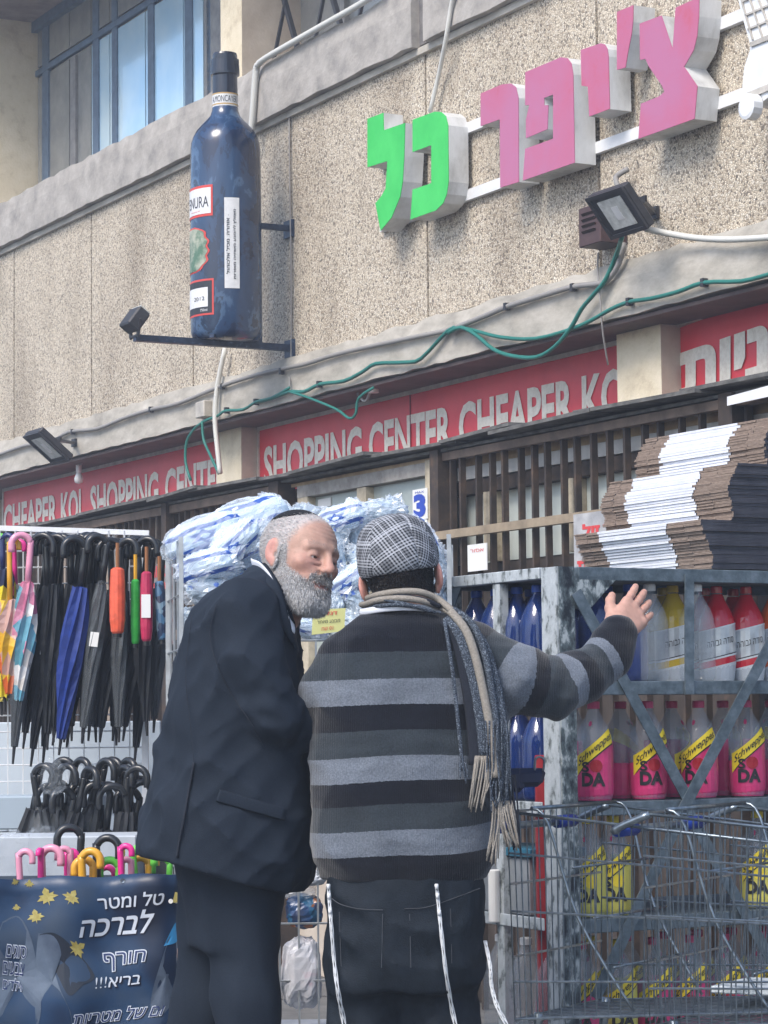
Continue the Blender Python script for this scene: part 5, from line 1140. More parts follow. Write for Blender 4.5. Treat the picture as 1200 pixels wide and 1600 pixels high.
f.slices([(z, x, y, max(rx-.02, .02), max(ry-.03, .03)) for z, x, y, rx, ry in t1_[:-6]]+[(p1(0, 1250)[2], p1(345, 1250)[0], Y1, .11, .12), (p1(0, 1400)[2], p1(355, 1400)[0], Y1, .09, .10)], .02); f.chain(arm1, [r-.02 for r in ar1], .02); f.chain(arm1b, [.05, .04, .035, .028], .02)
L1r=[.055,.045,.035]; L1a = [p1(318, 1360, .06), p1(300, 1640, .1), p1(232, 1915, .08)]; L1b = [p1(385, 1370, -.06), p1(392, 1660, -.08), p1(385, 1920, -.06)]
f.chain(L1a, L1r, .02); f.chain(L1b, L1r, .02); f.cap(p1(425, 925, .02), p1(405, 985, .02), .05, .06, .03)
BV, BQ = f.mesh(); BC = np.tile([.47, .285, .215], (len(BV), 1))
V2_, Q2_ = hand_field(.45, .7, .9); xh = np.array([.9, .38, .1]); xh /= np.linalg.norm(xh); yh = np.array([0, .1, 1.]); yh -= xh*(yh@xh); yh /= np.linalg.norm(yh); zh = np.cross(xh, yh)
V2w = p1(526, 1124, .03)+V2_@np.array([xh, yh, zh]); V3_, Q3_ = hand_field(.45, .7, .9, True); V3w = p1(562, 1140, .17)+V3_@np.array([xh, -yh*-1, -zh*-1])
JV, JQ, JC = join([(W1(V), Q, C), (BV, BQ, BC), (V2w, Q2_, hand_tones(V2_)), (V3w, Q3_, hand_tones(V3_))])
np_mesh('body', JV, JQ, M['skin'], root1, colors=JC, iters=1)
def eyes(parent, Wf, fr, gaze):
    for s in (-1, 1):
        c_ = Vector(Wf(np.array([[s*.031, .0795, .0055]]))[0]); g_ = Vector(gaze).normalized(); mb = MB(); n = 18; prof = []
        for a in range(n+1): th = math.pi*a/n; prof.append((.0128*math.sin(th), -.0128*math.cos(th)))
        mis = [0]*(n-3)+[1, 1, 2]; mb.lathe(c_, prof, 16, axis=g_, mis=mis); mb.build('eye', [M['eyew'], M['iris'], M['black']], parent, smooth=True)
M['eyew'] = mat('eyeball_white', (.50, .45, .42), .15); M['iris'] = mat('brown_iris', (.05, .028, .018), .1)
eyes(root1, W1, hf1, Vector(hf1[1])*1+Vector(hf1[0])*.1-Vector(hf1[2])*.12)
M['gh1'] = mat('silver_hair', (.66, .66, .66), .6); M['gh2'] = mat('grey_hair', (.46, .45, .45), .6); M['gh4'] = mat('mid_grey_hair', (.40, .40, .405), .6); M['gh3'] = mat('dark_grey_hair', (.22, .215, .21), .6)
strands('hair', V, Q, lambda X, Y, Z: hair1(X, Y, Z), 14000, .006, lambda X, Y, Z: np.stack([0*X, -.5+0*X, -.35+0*X], 1), [M['gh2'], M['gh2'], M['gh2']], root1, 7, .0005, .25, W1)
blen = lambda X, Y, Z: .005+.009*ss(-.03, -.10, Z)*ss(.0, .05, Y)
strands('beard', V, Q, lambda X, Y, Z: beardm(X, Y, Z)*(1-.85*np.exp(-(X/.022)**2-((Z+.05)/.02)**2-((Y-.1)/.03)**2)), 24000, blen, lambda X, Y, Z: np.stack([X*3, .22+0*X, -.95+0*X], 1), [M['gh1'], M['gh1'], M['gh2'], M['gh4']], root1, 8, .0006, .20, W1, .22)
strands('moustache', V, Q, lambda X, Y, Z: beardm(X, Y, Z)*np.exp(-(X/.03)**2-((Z+.050)/.018)**2)*(Y > .07)+.5*beardm(X, Y, Z)*np.exp(-(X/.016)**2-((Z+.082)/.010)**2)*(Y > .07), 3500, .008, lambda X, Y, Z: np.stack([np.sign(X)*.4, .1+0*X, -.8+0*X], 1), [M['gh3'], M['gh2'], M['gh3']], root1, 9, .0007, .25, W1)
brm = lambda X, Y, Z: np.exp(-((Z-.036)/.005)**2)*(np.abs(X) > .012)*(np.abs(X) < .052)*(Y > .05)
strands('eyebrow', V, Q, brm, 160, .0035, lambda X, Y, Z: np.stack([np.sign(X)*.9, 0*X, .15+0*X], 1), [M['gh3'], M['gh2']], root1, 10, .0003, .25, W1)
# skullcap
f = Field((-.11, -.15, .0), (.11, .1, .16), .003)
f.ell((0, -.022, .042), (.0795, .1005, .0875), .004)
f.op(lambda X, Y, Z: .056-( (Y+.022)*-.16+(Z-.040)*.985)+0*X, (-.2, -.2, -.05), (.2, .2, .25), .004, 'i')
KV, KQ = f.mesh(); np_mesh('skullcap', W1(KV), KQ, mat('black_velvet', (.008, .009, .012), .9), root1, iters=1)
# suit trousers
f = Field(p1(180, 1990, -.35)-.02, p1(560, 1320, .35)+.02, .0095)
f.slices(mk_slices([(1325, 266, 466, .15), (1380, 280, 447, .15), (1440, 290, 436, .14), (1480, 292, 434, .13)], p1), .03, p=2.3)
f.chain([p1(338, 1400, .05), p1(322, 1560, .08), p1(290, 1700, .10), p1(235, 1930, .08)], [.088, .078, .070, .064], .03); f.chain([p1(378, 1400, -.05), p1(384, 1560, -.07), p1(388, 1700, -.08), p1(385, 1935, -.06)], [.085, .074, .068, .062], .03)
f.disp(lambda X, Y, Z: .012*(np.abs(vnoise(X*1.6, Y, Z*.45, 20, 43))**.6-.4)+.006*vnoise(X*1.6, Y, Z*.5, 28, 41)+.003*vnoise(X, Y, Z, 60, 42), f.lo, f.lo+f.n*f.h)
V, Q = f.mesh(); np_mesh('trousers', V, Q, M['suit'], root1)
a = p1(235, 1930, .08); shoe(root1, (a[0], a[1], .128), (.8, .4, 0)); a = p1(385, 1930, -.06); shoe(root1, (a[0], a[1], .128), (.8, .4, 0))
# ================================================================= RACK WITH DRINKS
O = at(872, 885, 6.62); O.z = 0
A = -N; B = _d
def rk(a, b, h): return O+A*a+B*b+Zv*h
def hz(py): return at(872, py, 6.62).z
M['rack'] = mat('weathered_galvanised_steel', (.12, .15, .17), .55, .35, nz=(26, [(.30, (.05, .07, .085)), (.5, (.105, .14, .165)), (.66, (.16, .20, .235)), (.74, (.30, .34, .37))], 9), bump=.001, bscale=120)
M['peel'] = mat('peeling_white_paint', (.5, .5, .5), .6, .1, nz=(30, [(.30, (.02, .025, .03)), (.40, (.16, .18, .18)), (.48, (.42, .46, .48)), (.75, (.56, .60, .62))], 9, (1, 1, .6)), bump=.0015, bscale=90)
M['peeld'] = mat('peeling_dark_paint', (.1, .12, .13), .6, .1, nz=(34, [(.40, (.015, .02, .028)), (.52, (.10, .13, .14)), (.60, (.40, .44, .45))], 9, (1, 1, .5)), bump=.0015, bscale=90)
rack = empty('display_rack', rk(.65, .3, .128), 'weathered steel display rack with four shelves of soda bottles, paint peeling off its corner post', 'rack')
hT = hz(885); WA, DB = 1.45, .60
def rbox(a0, a1, b0, b1, h0, h1, name, m, par=rack, bev=.002):
    c = rk((a0+a1)/2, (b0+b1)/2, (h0+h1)/2); return MB().obox(c, A*((a1-a0)/2), B*((b1-b0)/2), Zv*((h1-h0)/2)).build(name, m, par, bev=bev)
o = MB(); o.obox(rk(-.002, .038, hT/2+.064), A*.003, B*.038, Zv*(hT/2-.064)).build('post', M['peel'], rack); MB().obox(rk(.023, -.002, hT/2+.064), A*.023, B*.003, Zv*(hT/2-.064)).build('post', M['peeld'], rack)
rbox(0, .03, .30, .335, .128, hT-.03, 'post', M['peel']); rbox(0, .035, DB-.04, DB, .128, hT-.03, 'post', M['peel'])
rbox(WA-.04, WA, 0, .04, .128, hT, 'post', M['rack']); rbox(WA-.04, WA, DB-.04, DB, .128, hT, 'post', M['rack'])
rbox(.06, WA, -.004, .03, hT-.035, hT, 'top_rail', M['rack']); rbox(-.004, .03, .09, DB, hT-.028, hT+.002, 'top_rail', M['peel']); rbox(0, WA, DB-.03, DB, hT-.035, hT-.002, 'top_rail', M['rack'])
rbox(.03, WA-.02, .03, DB-.03, hT-.012, hT-.004, 'top_panel', M['rack'])
SH = [hz(1066), hz(1256), hz(1440), hz(1640)]
for h in SH:
    rbox(.03, WA-.02, .006, DB-.01, h-.008, h, 'shelf', M['rack']); rbox(.052, WA, -.006, .004, h-.034, h+.002, 'shelf_lip', M['rack']); rbox(-.004, .0, .09, DB, h-.03, h+.002, 'shelf_lip', M['peel'])
def strap(p, q, name='brace'):
    MB().bar(p, q, .032, .004, A.cross(Zv)).build(name, M['rack'], rack)
def rp_(px, py, b=-.012):      # point of the rack front plane seen at that pixel
    r = ray(px, py); o_ = rk(0, b, 0); t = (o_-CAM).dot(B)/r.dot(B); return CAM+r*t
strap(rp_(900, 925), rp_(1081, 1260)); strap(rp_(1215, 985, -.016), rp_(1062, 1275, -.016)); strap(rp_(1070, 1262), rp_(930, 1560)); strap(rp_(1072, 1262, -.016), rp_(1230, 1545, -.016))
MB().bar(rp_(1077, 898), rp_(1077, 1085), .028, .005, A.cross(Zv)).build('upright', M['rack'], rack)
mb = MB(); g_ = [rp_(888, 900, -.004), rp_(968, 900, -.004), rp_(945, 925, -.004), rp_(925, 948, -.004), rp_(905, 952, -.004), rp_(888, 948, -.004)]; mb.prism(g_, B*.004); mb.build('gusset', M['peeld'], rack)
mb = MB(); g_ = [rk(-.003, .50, hT-.03), rk(-.003, .57, hT-.03), rk(-.003, .57, hT-.12)]; mb.prism(g_, A*.003); mb.build('gusset', M['rack'], rack)
# ---- bottles
def pet(col, a): 
    m = mat('clear_plastic_bottle', col, .08, alpha=a, spec=.8, coat=.6); return m
M['pet'] = pet((.50, .58, .66), .22); M['petb'] = pet((.010, .035, .17), .72); M['pinkl'] = mat('pink_label', (.55, .03, .14), .35, nz=(25, [(.3, (.46, .025, .12)), (.7, (.62, .045, .18))]), coat=.3)
M['yell'] = mat('yellow_label', (.72, .56, .03), .4); M['yel2'] = mat('pale_yellow_label', (.55, .50, .10), .4, coat=.3); M['pcap'] = mat('pink_cap', (.50, .05, .14), .4); M['pom'] = mat('pomegranate_print', (.30, .01, .02), .4)
M['bcap'] = mat('blue_cap', (.02, .08, .40), .4); M['redb'] = mat('red_bottle_wrap', (.50, .012, .03), .25, coat=.5); M['orb'] = mat('orange_bottle_wrap', (.62, .12, .03), .25, coat=.5); M['yelb'] = mat('mustard_bottle_wrap', (.52, .36, .03), .25, coat=.5); M['silv'] = mat('silver_label', (.55, .58, .60), .3, .5, nz=(20, [(.3, (.42, .45, .48)), (.7, (.66, .69, .70))])); M['wlab'] = mat('white_lower_label', (.62, .64, .66), .4)
HB = .262
PR = [(.0, .040), (.010, .047), (.030, .0495), (.150, .0495), (.170, .047), (.195, .038), (.218, .025), (.236, .0155), (.244, .0145)]
def bpr(z): return float(np.interp(z, [p[0] for p in PR], [p[1] for p in PR]))
def bcyl(phi, z, e=0): a = math.radians(phi); r = bpr(z)+e; return Vector((math.sin(a)*r, -math.cos(a)*r, z))
def bband(mb, top, bot, p0=-180, p1=180, e=.0008, mi=0, n=24, rows=9):
    vs = []; fs = []
    for i in range(n+1):
        ph = p0+(p1-p0)*i/n
        for j in range(rows+1): zt, zb = top(ph), bot(ph); vs.append(bcyl(ph, zb+(zt-zb)*j/rows, e))
    for i in range(n):
        for j in range(rows): k = i*(rows+1)+j; fs.append((k, k+rows+1, k+rows+2, k+1))
    mb.add(vs, fs, mi)
def bottle(kind, label, group):
    e = empty('soda_bottle', (0, 0, 0), label, 'bottle', group)
    body = M['petb'] if kind == 'blue' else M['pet']
    MB().lathe((0, 0, 0), [(0, .004)]+[(r, z) for z, r in PR]+[(.0135, .248)], 20).build('body', body, e, smooth=True)
    cm = {'pink': M['pcap'], 'yellow': M['yell'], 'blue': M['bcap'], 'red': M['redb'], 'orange': M['orb'], 'mustard': M['yelb'], 'clear': M['white']}[kind]
    MB().lathe((0, 0, .243), [(.0165, 0), (.0165, .016), (.0145, .019), (0, .019)], 14).build('cap', cm, e)
    if kind in ('pink', 'yellow'):
        mb = MB(); f_t = lambda p: .128+.030*math.sin(math.radians(max(-80, min(80, p)))) ; bband(mb, f_t, lambda p: .004, mi=0)
        up = lambda p: .150+.038*math.sin(math.radians(p*1.1))+.004; dn = lambda p: .150+.038*math.sin(math.radians(p*1.1))-.034-.014*max(0, -(p+30)/30)
        bband(mb, up, dn, -62, 68, .0018, 1, 16); bband(mb, lambda p: dn(p)+.0005, lambda p: dn(p)-.0035, -50, 68, .0019, 2, 14, 1)
        put_text(mb, 'Schweppes', lambda u, v: bcyl(-50+u*112, (up(-50+u*112)+dn(-50+u*112))/2-.0125+v*.026, .0028), 2, bold=.012, shear=.15)
        put_text(mb, 'S', lambda u, v: bcyl(-36+u*20, .079+v*.025, .0028), 2, bold=.03); put_text(mb, 'DA', lambda u, v: bcyl(-36+u*66, .043+v*.032, .0028), 2, bold=.05)
        c_ = [(6+19*math.cos(t_*math.pi/8), .094+.0165*math.sin(t_*math.pi/8)) for t_ in range(16)]; mb.add([bcyl(6, .094, .0028)]+[bcyl(a_, z_, .0026) for a_, z_ in c_], [(0, i+1, (i+1) % 16+1) for i in range(16)], 3)
        c_ = [(-14+7*math.cos(t_*math.pi/6), .204+.007*math.sin(t_*math.pi/6)) for t_ in range(12)]; mb.add([bcyl(-14, .204, .002)]+[bcyl(a_, z_, .0018) for a_, z_ in c_], [(0, i+1, (i+1) % 12+1) for i in range(12)], 4)
        mb.build('label', [M['pinkl'] if kind == 'pink' else M['yel2'], M['yell'], M['black'], M['pom'] if kind == 'pink' else M['yell'], M['pcap']], e)
    if kind in ('red', 'orange', 'mustard'):
        mb = MB(); sl = lambda p: .012*math.sin(math.radians(p)); bband(mb, lambda p: .240, lambda p: .150+sl(p), e=.001, mi=0, rows=6)
        bband(mb, lambda p: .150+sl(p), lambda p: .146+sl(p), e=.0016, mi=2, rows=1); bband(mb, lambda p: .146+sl(p), lambda p: .072+sl(p), e=.001, mi=1, rows=1); bband(mb, lambda p: .072+sl(p), lambda p: .069+sl(p), e=.0016, mi=3, rows=1)
        bband(mb, lambda p: .069+sl(p), lambda p: .064+sl(p), e=.0016, mi=2, rows=1); bband(mb, lambda p: .064+sl(p), lambda p: .046+sl(p), e=.001, mi=0, rows=1); bband(mb, lambda p: .046+sl(p), lambda p: .004, e=.001, mi=2, rows=1)
        put_text(mb, heb('סודה גבוהה'), lambda u, v: bcyl(-42+u*88, .100+sl(-42+u*88)+v*.016, .0022), 3, bold=.0)
        mb.build('label', [cm, M['silv'], M['wlab'], M['black']], e)
    return e
ORD = ['first', 'second', 'third', 'fourth', 'fifth', 'sixth', 'seventh', 'eighth', 'ninth', 'tenth', 'eleventh', 'twelfth', 'thirteenth', 'fourteenth', 'fifteenth', 'sixteenth', 'seventeenth', 'eighteenth', 'nineteenth', 'twentieth', 'twenty-first', 'twenty-second']
protos = {}
def place(kind, pos, rot, label, group):
    if kind not in protos: e = protos[kind] = bottle(kind, label, group)
    else: e = copy_tree(protos[kind]); e['label'] = label; e['group'] = group
    e.location = pos; e.rotation_euler = (0, 0, rot); return e
def a_of(px, b): # a coordinate for image column at depth b
    r = ray(px, 1150); o_ = rk(0, b, 0); t = (o_-CAM).dot(B)/r.dot(B); return (CAM+r*t-o_).dot(A)
for i, px in enumerate((928, 1012, 1092, 1166, 1245)):
    place('pink', rk(a_of(px, .075), .075, SH[1]), (-.10, .12, -.28, .05, .3)[i], ['pink pomegranate soda bottle nearest the corner post in the front row of the second shelf', 'pink soda bottle second from the corner post in the front row of the second shelf', 'pink soda bottle behind the crossing braces in the front row of the second shelf', 'pink soda bottle right of the crossing braces on the second shelf', 'pink soda bottle at the right frame edge of the second shelf'][i], 'pink soda bottles on the second shelf')
for r_ in range(2):
    for i, px in enumerate((895, 970, 1050, 1130, 1205)): place('pink', rk(a_of(px, .165+.12*r_), .165+.12*r_, SH[1]), R.uniform(-1.5, 1.5)+2.5, ORD[i]+' pink bottle from the left in the '+('second' if r_ == 0 else 'third')+' row of the second shelf', 'pink soda bottles on the second shelf')
for i, (px, b) in enumerate(((1055, .12), (1040, .24))): place('mustard', rk(a_of(px, b), b, SH[0]), .2, 'mustard wrapped soda bottle on the top shelf beside the stretched hand'+(', farther back' if i else ''), 'wrapped soda bottles on the top shelf')
for i, (px, b) in enumerate(((1124, .12), (1170, .12), (1105, .23), (1150, .24))): place('red', rk(a_of(px, b), b, SH[0]), .05, 'red and silver wrapped soda bottle on the top shelf, '+['left one in front', 'right one in front', 'left one behind', 'right one behind'][i], 'wrapped soda bottles on the top shelf')
for i, (px, b) in enumerate(((1216, .12), (1225, .25))): place('orange', rk(a_of(px, b), b, SH[0]), -.3, 'orange wrapped soda bottle on the top shelf at the right frame edge'+(', farther back' if i else ''), 'wrapped soda bottles on the top shelf')
for i, (px, b) in enumerate(((1019, .07), (1092, .05))): place('clear', rk(a_of(px, b), b, SH[0]), 0, ['clear unlabelled bottle on the top shelf by the fingertips', 'clear unlabelled bottle on the top shelf right of the upright bar'][i], 'clear bottles on the top shelf')
for j, a_ in enumerate((.065, .175, .285)):
    for i in range(5): place('blue', rk(a_, .10+.108*i, SH[0]), 0, ORD[i]+' blue water bottle from the corner post, '+('outer', 'middle', 'inner')[j]+' row of the top shelf', 'blue bottles at the left of the rack')
for j, a_ in enumerate((.065,)):
    for i in range(1, 5):
        if j == 0 and i == 3: continue
        place('blue', rk(a_, .10+.108*i, SH[1]), 0, ORD[i]+' blue water bottle from the corner post, '+('outer', 'inner')[j]+' row of the second shelf', 'blue bottles at the left of the rack')
place('orange', rk(.06, .10+.108*3, SH[1]), -1.0, 'single orange wrapped bottle among the blue ones on the second shelf', 'wrapped soda bottles')
for i, px in enumerate((915, 955, 1180, 1222)): place('yellow', rk(a_of(px, .08), .08, SH[2]), R.uniform(-.2, .2), ['yellow soda bottle nearest the corner post on the third shelf', 'yellow soda bottle second from the corner post on the third shelf', 'yellow soda bottle on the third shelf right of the braces', 'yellow soda bottle on the third shelf at the right frame edge'][i], 'yellow soda bottles on the third shelf')
for r_ in range(2):
    for i in range(8): place('pink' if i != 1 else 'yellow', rk(.10+i*.115, .08+r_*.13, SH[3]), R.uniform(-.3, .3), ORD[i]+' bottle from the left in the '+('front' if r_ == 0 else 'back')+' row of the lowest rack shelf, '+('pink label' if i != 1 else 'yellow label'), 'soda bottles on the lowest shelf')
for i in range(3): place('clear', rk(.05, .14+.13*i, SH[3]), 0, ORD[i]+' clear bottle from the corner post along the left end of the lowest shelf', 'soda bottles on the lowest shelf')
# shelf goods on the left side
def simple(name, mb, m, label, cat, group=None, bev=.003, smooth=False): return mono(name, mb, m, label, cat, group, smooth=smooth, bev=bev)
simple('carton', MB().obox(rk(.10, .33, SH[2]+.075), A*.08, B*.13, Zv*.075), mat('grey_carton', (.22, .24, .26), .8, nz=(9, [(.3, (.18, .2, .22)), (.7, (.27, .29, .31))])), 'grey carton on the third shelf behind the trolley', 'box')
mb = MB(); mb.obox(rk(.10, .33, SH[2]+.165), A*.09, B*.15, Zv*.012); simple('tray', mb, mat('teal_plastic', (.03, .14, .22), .4), 'teal tray lying on the grey carton', 'tray')
for i, (px_, yy) in enumerate(((772, 1400), (800, 1402))):
    c = at(px_, yy, 6.9+i*.05); simple('paper_roll', MB().tube([c-Zv*.07, c+Zv*.07], .016, 12), M['paper'], 'white paper roll beside the grey carton, '+('left' if i == 0 else 'right')+' of the two', 'roll', 'paper rolls by the rack')
c = at(868, 1300, 6.52); simple('red_post', MB().obox(Vector((c.x, 6.78, .66)), (.035, 0, 0), (0, .03, 0), (0, 0, .53)), mat('red_painted_steel', (.34, .02, .03), .5, nz=(12, [(.3, (.24, .015, .02)), (.7, (.40, .03, .04))])), 'red painted steel post inside the rack behind the trolley', 'post')
# ================================================================= FLAT CARTONS ON TOP
M['kraft'] = mat('brown_corrugated_card', (.25, .19, .155), .9, nz=(70, [(.3, (.17, .125, .10)), (.7, (.33, .26, .21))], 6, (1, 1, 3)))
M['cwht'] = mat('white_printed_card', (.66, .68, .72), .6, nz=(30, [(.3, (.58, .60, .66)), (.7, (.72, .74, .77))])); M['cblk'] = mat('black_printed_card', (.035, .036, .05), .4, nz=(20, [(.3, (.022, .024, .036)), (.7, (.07, .072, .09))]))
def card_mesh(seed, dbl):
    rr = random.Random(seed); mb = MB(); t = .0076; LB, LA = .63, .62; e0, e1 = .165+rr.uniform(-.008, .008), .50+rr.uniform(-.008, .008)
    def seg(b0, b1, mi, z0, z1, ins=0):
        p = [(ins, b0, z0), (LA, b0, z0), (LA, b1, z0), (ins, b1, z0), (ins, b0, z1), (LA, b0, z1), (LA, b1, z1), (ins, b1, z1)]
        mb.add([A*a+B*b_+Zv*h for a, b_, h in p], [(3, 2, 1, 0), (4, 5, 6, 7), (0, 1, 5, 4), (1, 2, 6, 5), (2, 3, 7, 6), (3, 0, 4, 7)], mi); mb.m[-4] = 2; 
    # two plies with a fold line: kraft ends ragged, printed middle
    for (b0, b1) in ((0, e0*.5), (e0*.5, e0)): seg(b0+.0004, b1, 0, rr.uniform(0, .001), t*.44, rr.uniform(-.0012, .0012)); seg(b0+.0004, b1, 0, t*.52, t*.96, rr.uniform(-.0018, .0018))
    seg(e0+.0004, e1, 1, .0004, t*.92, -.002)
    for (b0, b1) in ((e1, (e1+LB)/2), ((e1+LB)/2, LB)): seg(b0+.0004, b1, 0, rr.uniform(0, .001), t*.44, rr.uniform(-.0012, .0012)); seg(b0+.0004, b1, 0, t*.52, t*.96, rr.uniform(-.0018, .0018))
    me = mb.mesh('flat_carton', [M['kraft'], M['cwht'], M['cblk']]); return me
cards = [card_mesh(i, True) for i in range(6)]
hS = hT+.003
def b_of(px, a): return 0
for tier, (pxc, n, lab) in enumerate(((1110, 17, 'flat carton from the bottom in the lowest stack on the rack'), (1139, 20, 'flat carton from the bottom in the middle stack on the rack'), (1196, 17, 'flat carton from the bottom in the uppermost stack on the rack'))):
    a0 = a_of(pxc, .02); n_ = n
    for i in range(n):
        o = bpy.data.objects.new('flat_carton', R.choice(cards)); COL.objects.link(o); drift = (.010*math.sin(i*.35+tier) + (.002*i if tier == 2 else -.0012*i if tier == 0 else .0012*i))
        o.location = rk(a0+drift+R.uniform(-.003, .003), .0+R.uniform(-.006, .006), hS); o.rotation_euler = (0, 0, R.uniform(-.004, .004)); hS += .0078
        tag(o, ORD[i]+' '+lab, 'carton', 'flat cartons stacked on the rack')
# ================================================================= TROLLEYS
M['chrome'] = mat('zinc_wire', (.20, .24, .27), .3, .8, nz=(40, [(.3, (.12, .15, .18)), (.7, (.30, .35, .39))])); M['bluepl'] = mat('blue_plastic', (.01, .04, .28), .4); M['navypl'] = mat('navy_plastic', (.012, .018, .05), .4); M['rubber'] = mat('grey_rubber', (.06, .06, .065), .7)
def trolley(O_, Lc, label):
    e = empty('shopping_trolley', (O_.x, O_.y, .128), label, 'shopping cart', 'shopping trolleys by the rack'); Wc = Vector((-Lc.y, Lc.x, 0)); 
    def T(l, w_, h): return Vector((O_.x, O_.y, 0))+Lc*l+Wc*w_+Zv*h
    zt0, zt1, zb0, zb1, LN, W0, W1_ = 1.075, .985, .60, .66, .92, .50, .40
    def side(l, v, s): 
        zt = zt0+(zt1-zt0)*l/LN; zb = zb0+(zb1-zb0)*l/LN; ww = (W0+(W1_-W0)*l/LN)/2*(1-.10*(1-v)); return T(l-.05*(1-v)*(l/LN), .25+s*ww, zb+(zt-zb)*v)
    for s in (-1, 1):
        mb = MB(); n = 30
        for i in range(n+1): l = LN*i/n; mb.tube([side(l, 0, s), side(l, 1, s)], .0016, 4)
        for v in (.0, .18, .52, .80): mb.tube([side(0, v, s), side(LN, v, s)], .0028, 5)
        o = mb.build('basket_side', M['chrome'], e); o['kind'] = 'stuff'
        MB().tube([side(0, 1, s), side(LN, 1, s)], .0038, 7).build('rim', M['chrome'], e, smooth=True)
    for l, nm in ((LN, 'basket_front'), (0, 'basket_flap')):
        mb = MB()
        for i in range(17): t = -1+2*i/16; a_ = side(l, 0, 1)*(.5+t/2)+side(l, 0, -1)*(.5-t/2); b_ = side(l, 1, 1)*(.5+t/2)+side(l, 1, -1)*(.5-t/2); mb.tube([a_, b_], .0016, 4)
        for v in (0, .3, .65, 1): mb.tube([side(l, v, 1), side(l, v, -1)], .003, 5)
        o = mb.build(nm, M['chrome'], e); o['kind'] = 'stuff'
    mb = MB()
    for i in range(13): t = i/12; mb.tube([side(0, 0, -1)*(1-t)+side(0, 0, 1)*t, side(LN, 0, -1)*(1-t)+side(LN, 0, 1)*t], .0016, 4)
    for i in range(28): l = LN*i/27; mb.tube([side(l, 0, -1)-Zv*.004, side(l, 0, 1)-Zv*.004], .0016, 4)
    o = mb.build('basket_floor', M['chrome'], e); o['kind'] = 'stuff'
    mb = MB(); 
    for s in (-1, 1): mb.tube(smoothpts([side(.30, .02, s*.9), side(.16, .5, s*.9), side(.09, .96, s*.9), side(.05, 1, s*.9)+Zv*.012], 4), .0038, 6)
    for v in (.25, .5, .75): mb.tube([side(.30-.20*v, v, -.9), side(.30-.20*v, v, .9)], .003, 5)
    mb.tube([side(.05, 1, -.9)+Zv*.012, side(.05, 1, .9)+Zv*.012], .005, 6); mb.build('child_seat', M['chrome'], e, smooth=True)
    hA, hB = T(-.07, .0, 1.035), T(-.07, .5, 1.035)
    mb = MB(); mb.tube(smoothpts([side(.02, 1, -1), T(-.04, 0, 1.05), hA], 3), .009, 7); mb.tube(smoothpts([side(.02, 1, 1), T(-.04, .5, 1.05), hB], 3), .009, 7); mb.tube([hA, hB], .009, 8); mb.build('handle', M['chrome'], e, smooth=True)
    MB().tube([hA+(hB-hA)*.04, hA+(hB-hA)*.22], .016, 10).build('grip', M['bluepl'], e, smooth=True); MB().tube([hA+(hB-hA)*.78, hA+(hB-hA)*.96], .016, 10).build('grip', M['bluepl'], e, smooth=True)
    for s in (-1, 1):
        MB().tube(smoothpts([side(0.04, .02, s*.8), side(.03, .0, s*.8)-Zv*.1, T(.05, .25+s*.22, .30), T(.30, .25+s*.21, .24), T(.85, .25+s*.16, .24)], 4), .011, 8).build('frame', M['chrome'], e, smooth=True)
        for l in (.06, .84):
            c = T(l, .25+s*(.22 if l < .5 else .16), .128+.06); w_ = MB().lathe(c-Wc*.012, [(.0, 0), (.045, 0), (.058, .004), (.058, .02), (.045, .024), (0, .024)], 18, axis=Wc).build('wheel', M['rubber'], e)
            MB().bar(c+Zv*.0, c+Zv*.09, .03, .012, Wc).build('fork', M['chrome'], w_)
    return e, T, side
Lc = Vector((.86, -.51, 0)).normalized()
O1 = at(792, 1250, 5.93)
tr1, T1, S1_ = trolley(O1, Lc, 'wire shopping trolley beside the striped sweater, left of the two')
O2 = O1+Lc*.34+Vector((0, 0, 0)); O2 = O2+Vector((0, .0, 0))
tr2, T2, S2_ = trolley(O2+Zv*.0, Lc, 'wire shopping trolley pushed into the other one, right of the two')
MB()
mb = MB(); c = at(822, 1215, 6.02); mb.obox(c, (.040, .01, 0), (-.006, .022, 0), (.006, 0, .022)); mb.obox(c+Vector((-.03, 0, -.006)), (.025, 0, 0), (0, .03, 0), (0, 0, .028)); l_ = mb.build('coin_lock', M['navypl'], tr1, bev=.012)
MB().tube(smoothpts([c+Vector((.02, -.01, .015)), c+Vector((.022, -.012, .042)), c+Vector((.032, -.012, .048)), c+Vector((.042, -.012, .040)), c+Vector((.040, -.01, .015))], 5), .003, 6).build('key', M['chrome'], l_, smooth=True)
# leaflet tray lying in the basket
c = T1(.60, .26, .675); simple('leaflet', MB().obox(c, Lc*.17, Vector((-Lc.y, Lc.x, 0))*.11, Zv*.008), mat('printed_leaflet', (.5, .54, .56), .5, nz=(30, [(.4, (.25, .3, .34)), (.5, (.55, .6, .62)), (.7, (.66, .7, .7))], 3)), 'printed plastic sheet lying on the floor of the trolley', 'leaflet')
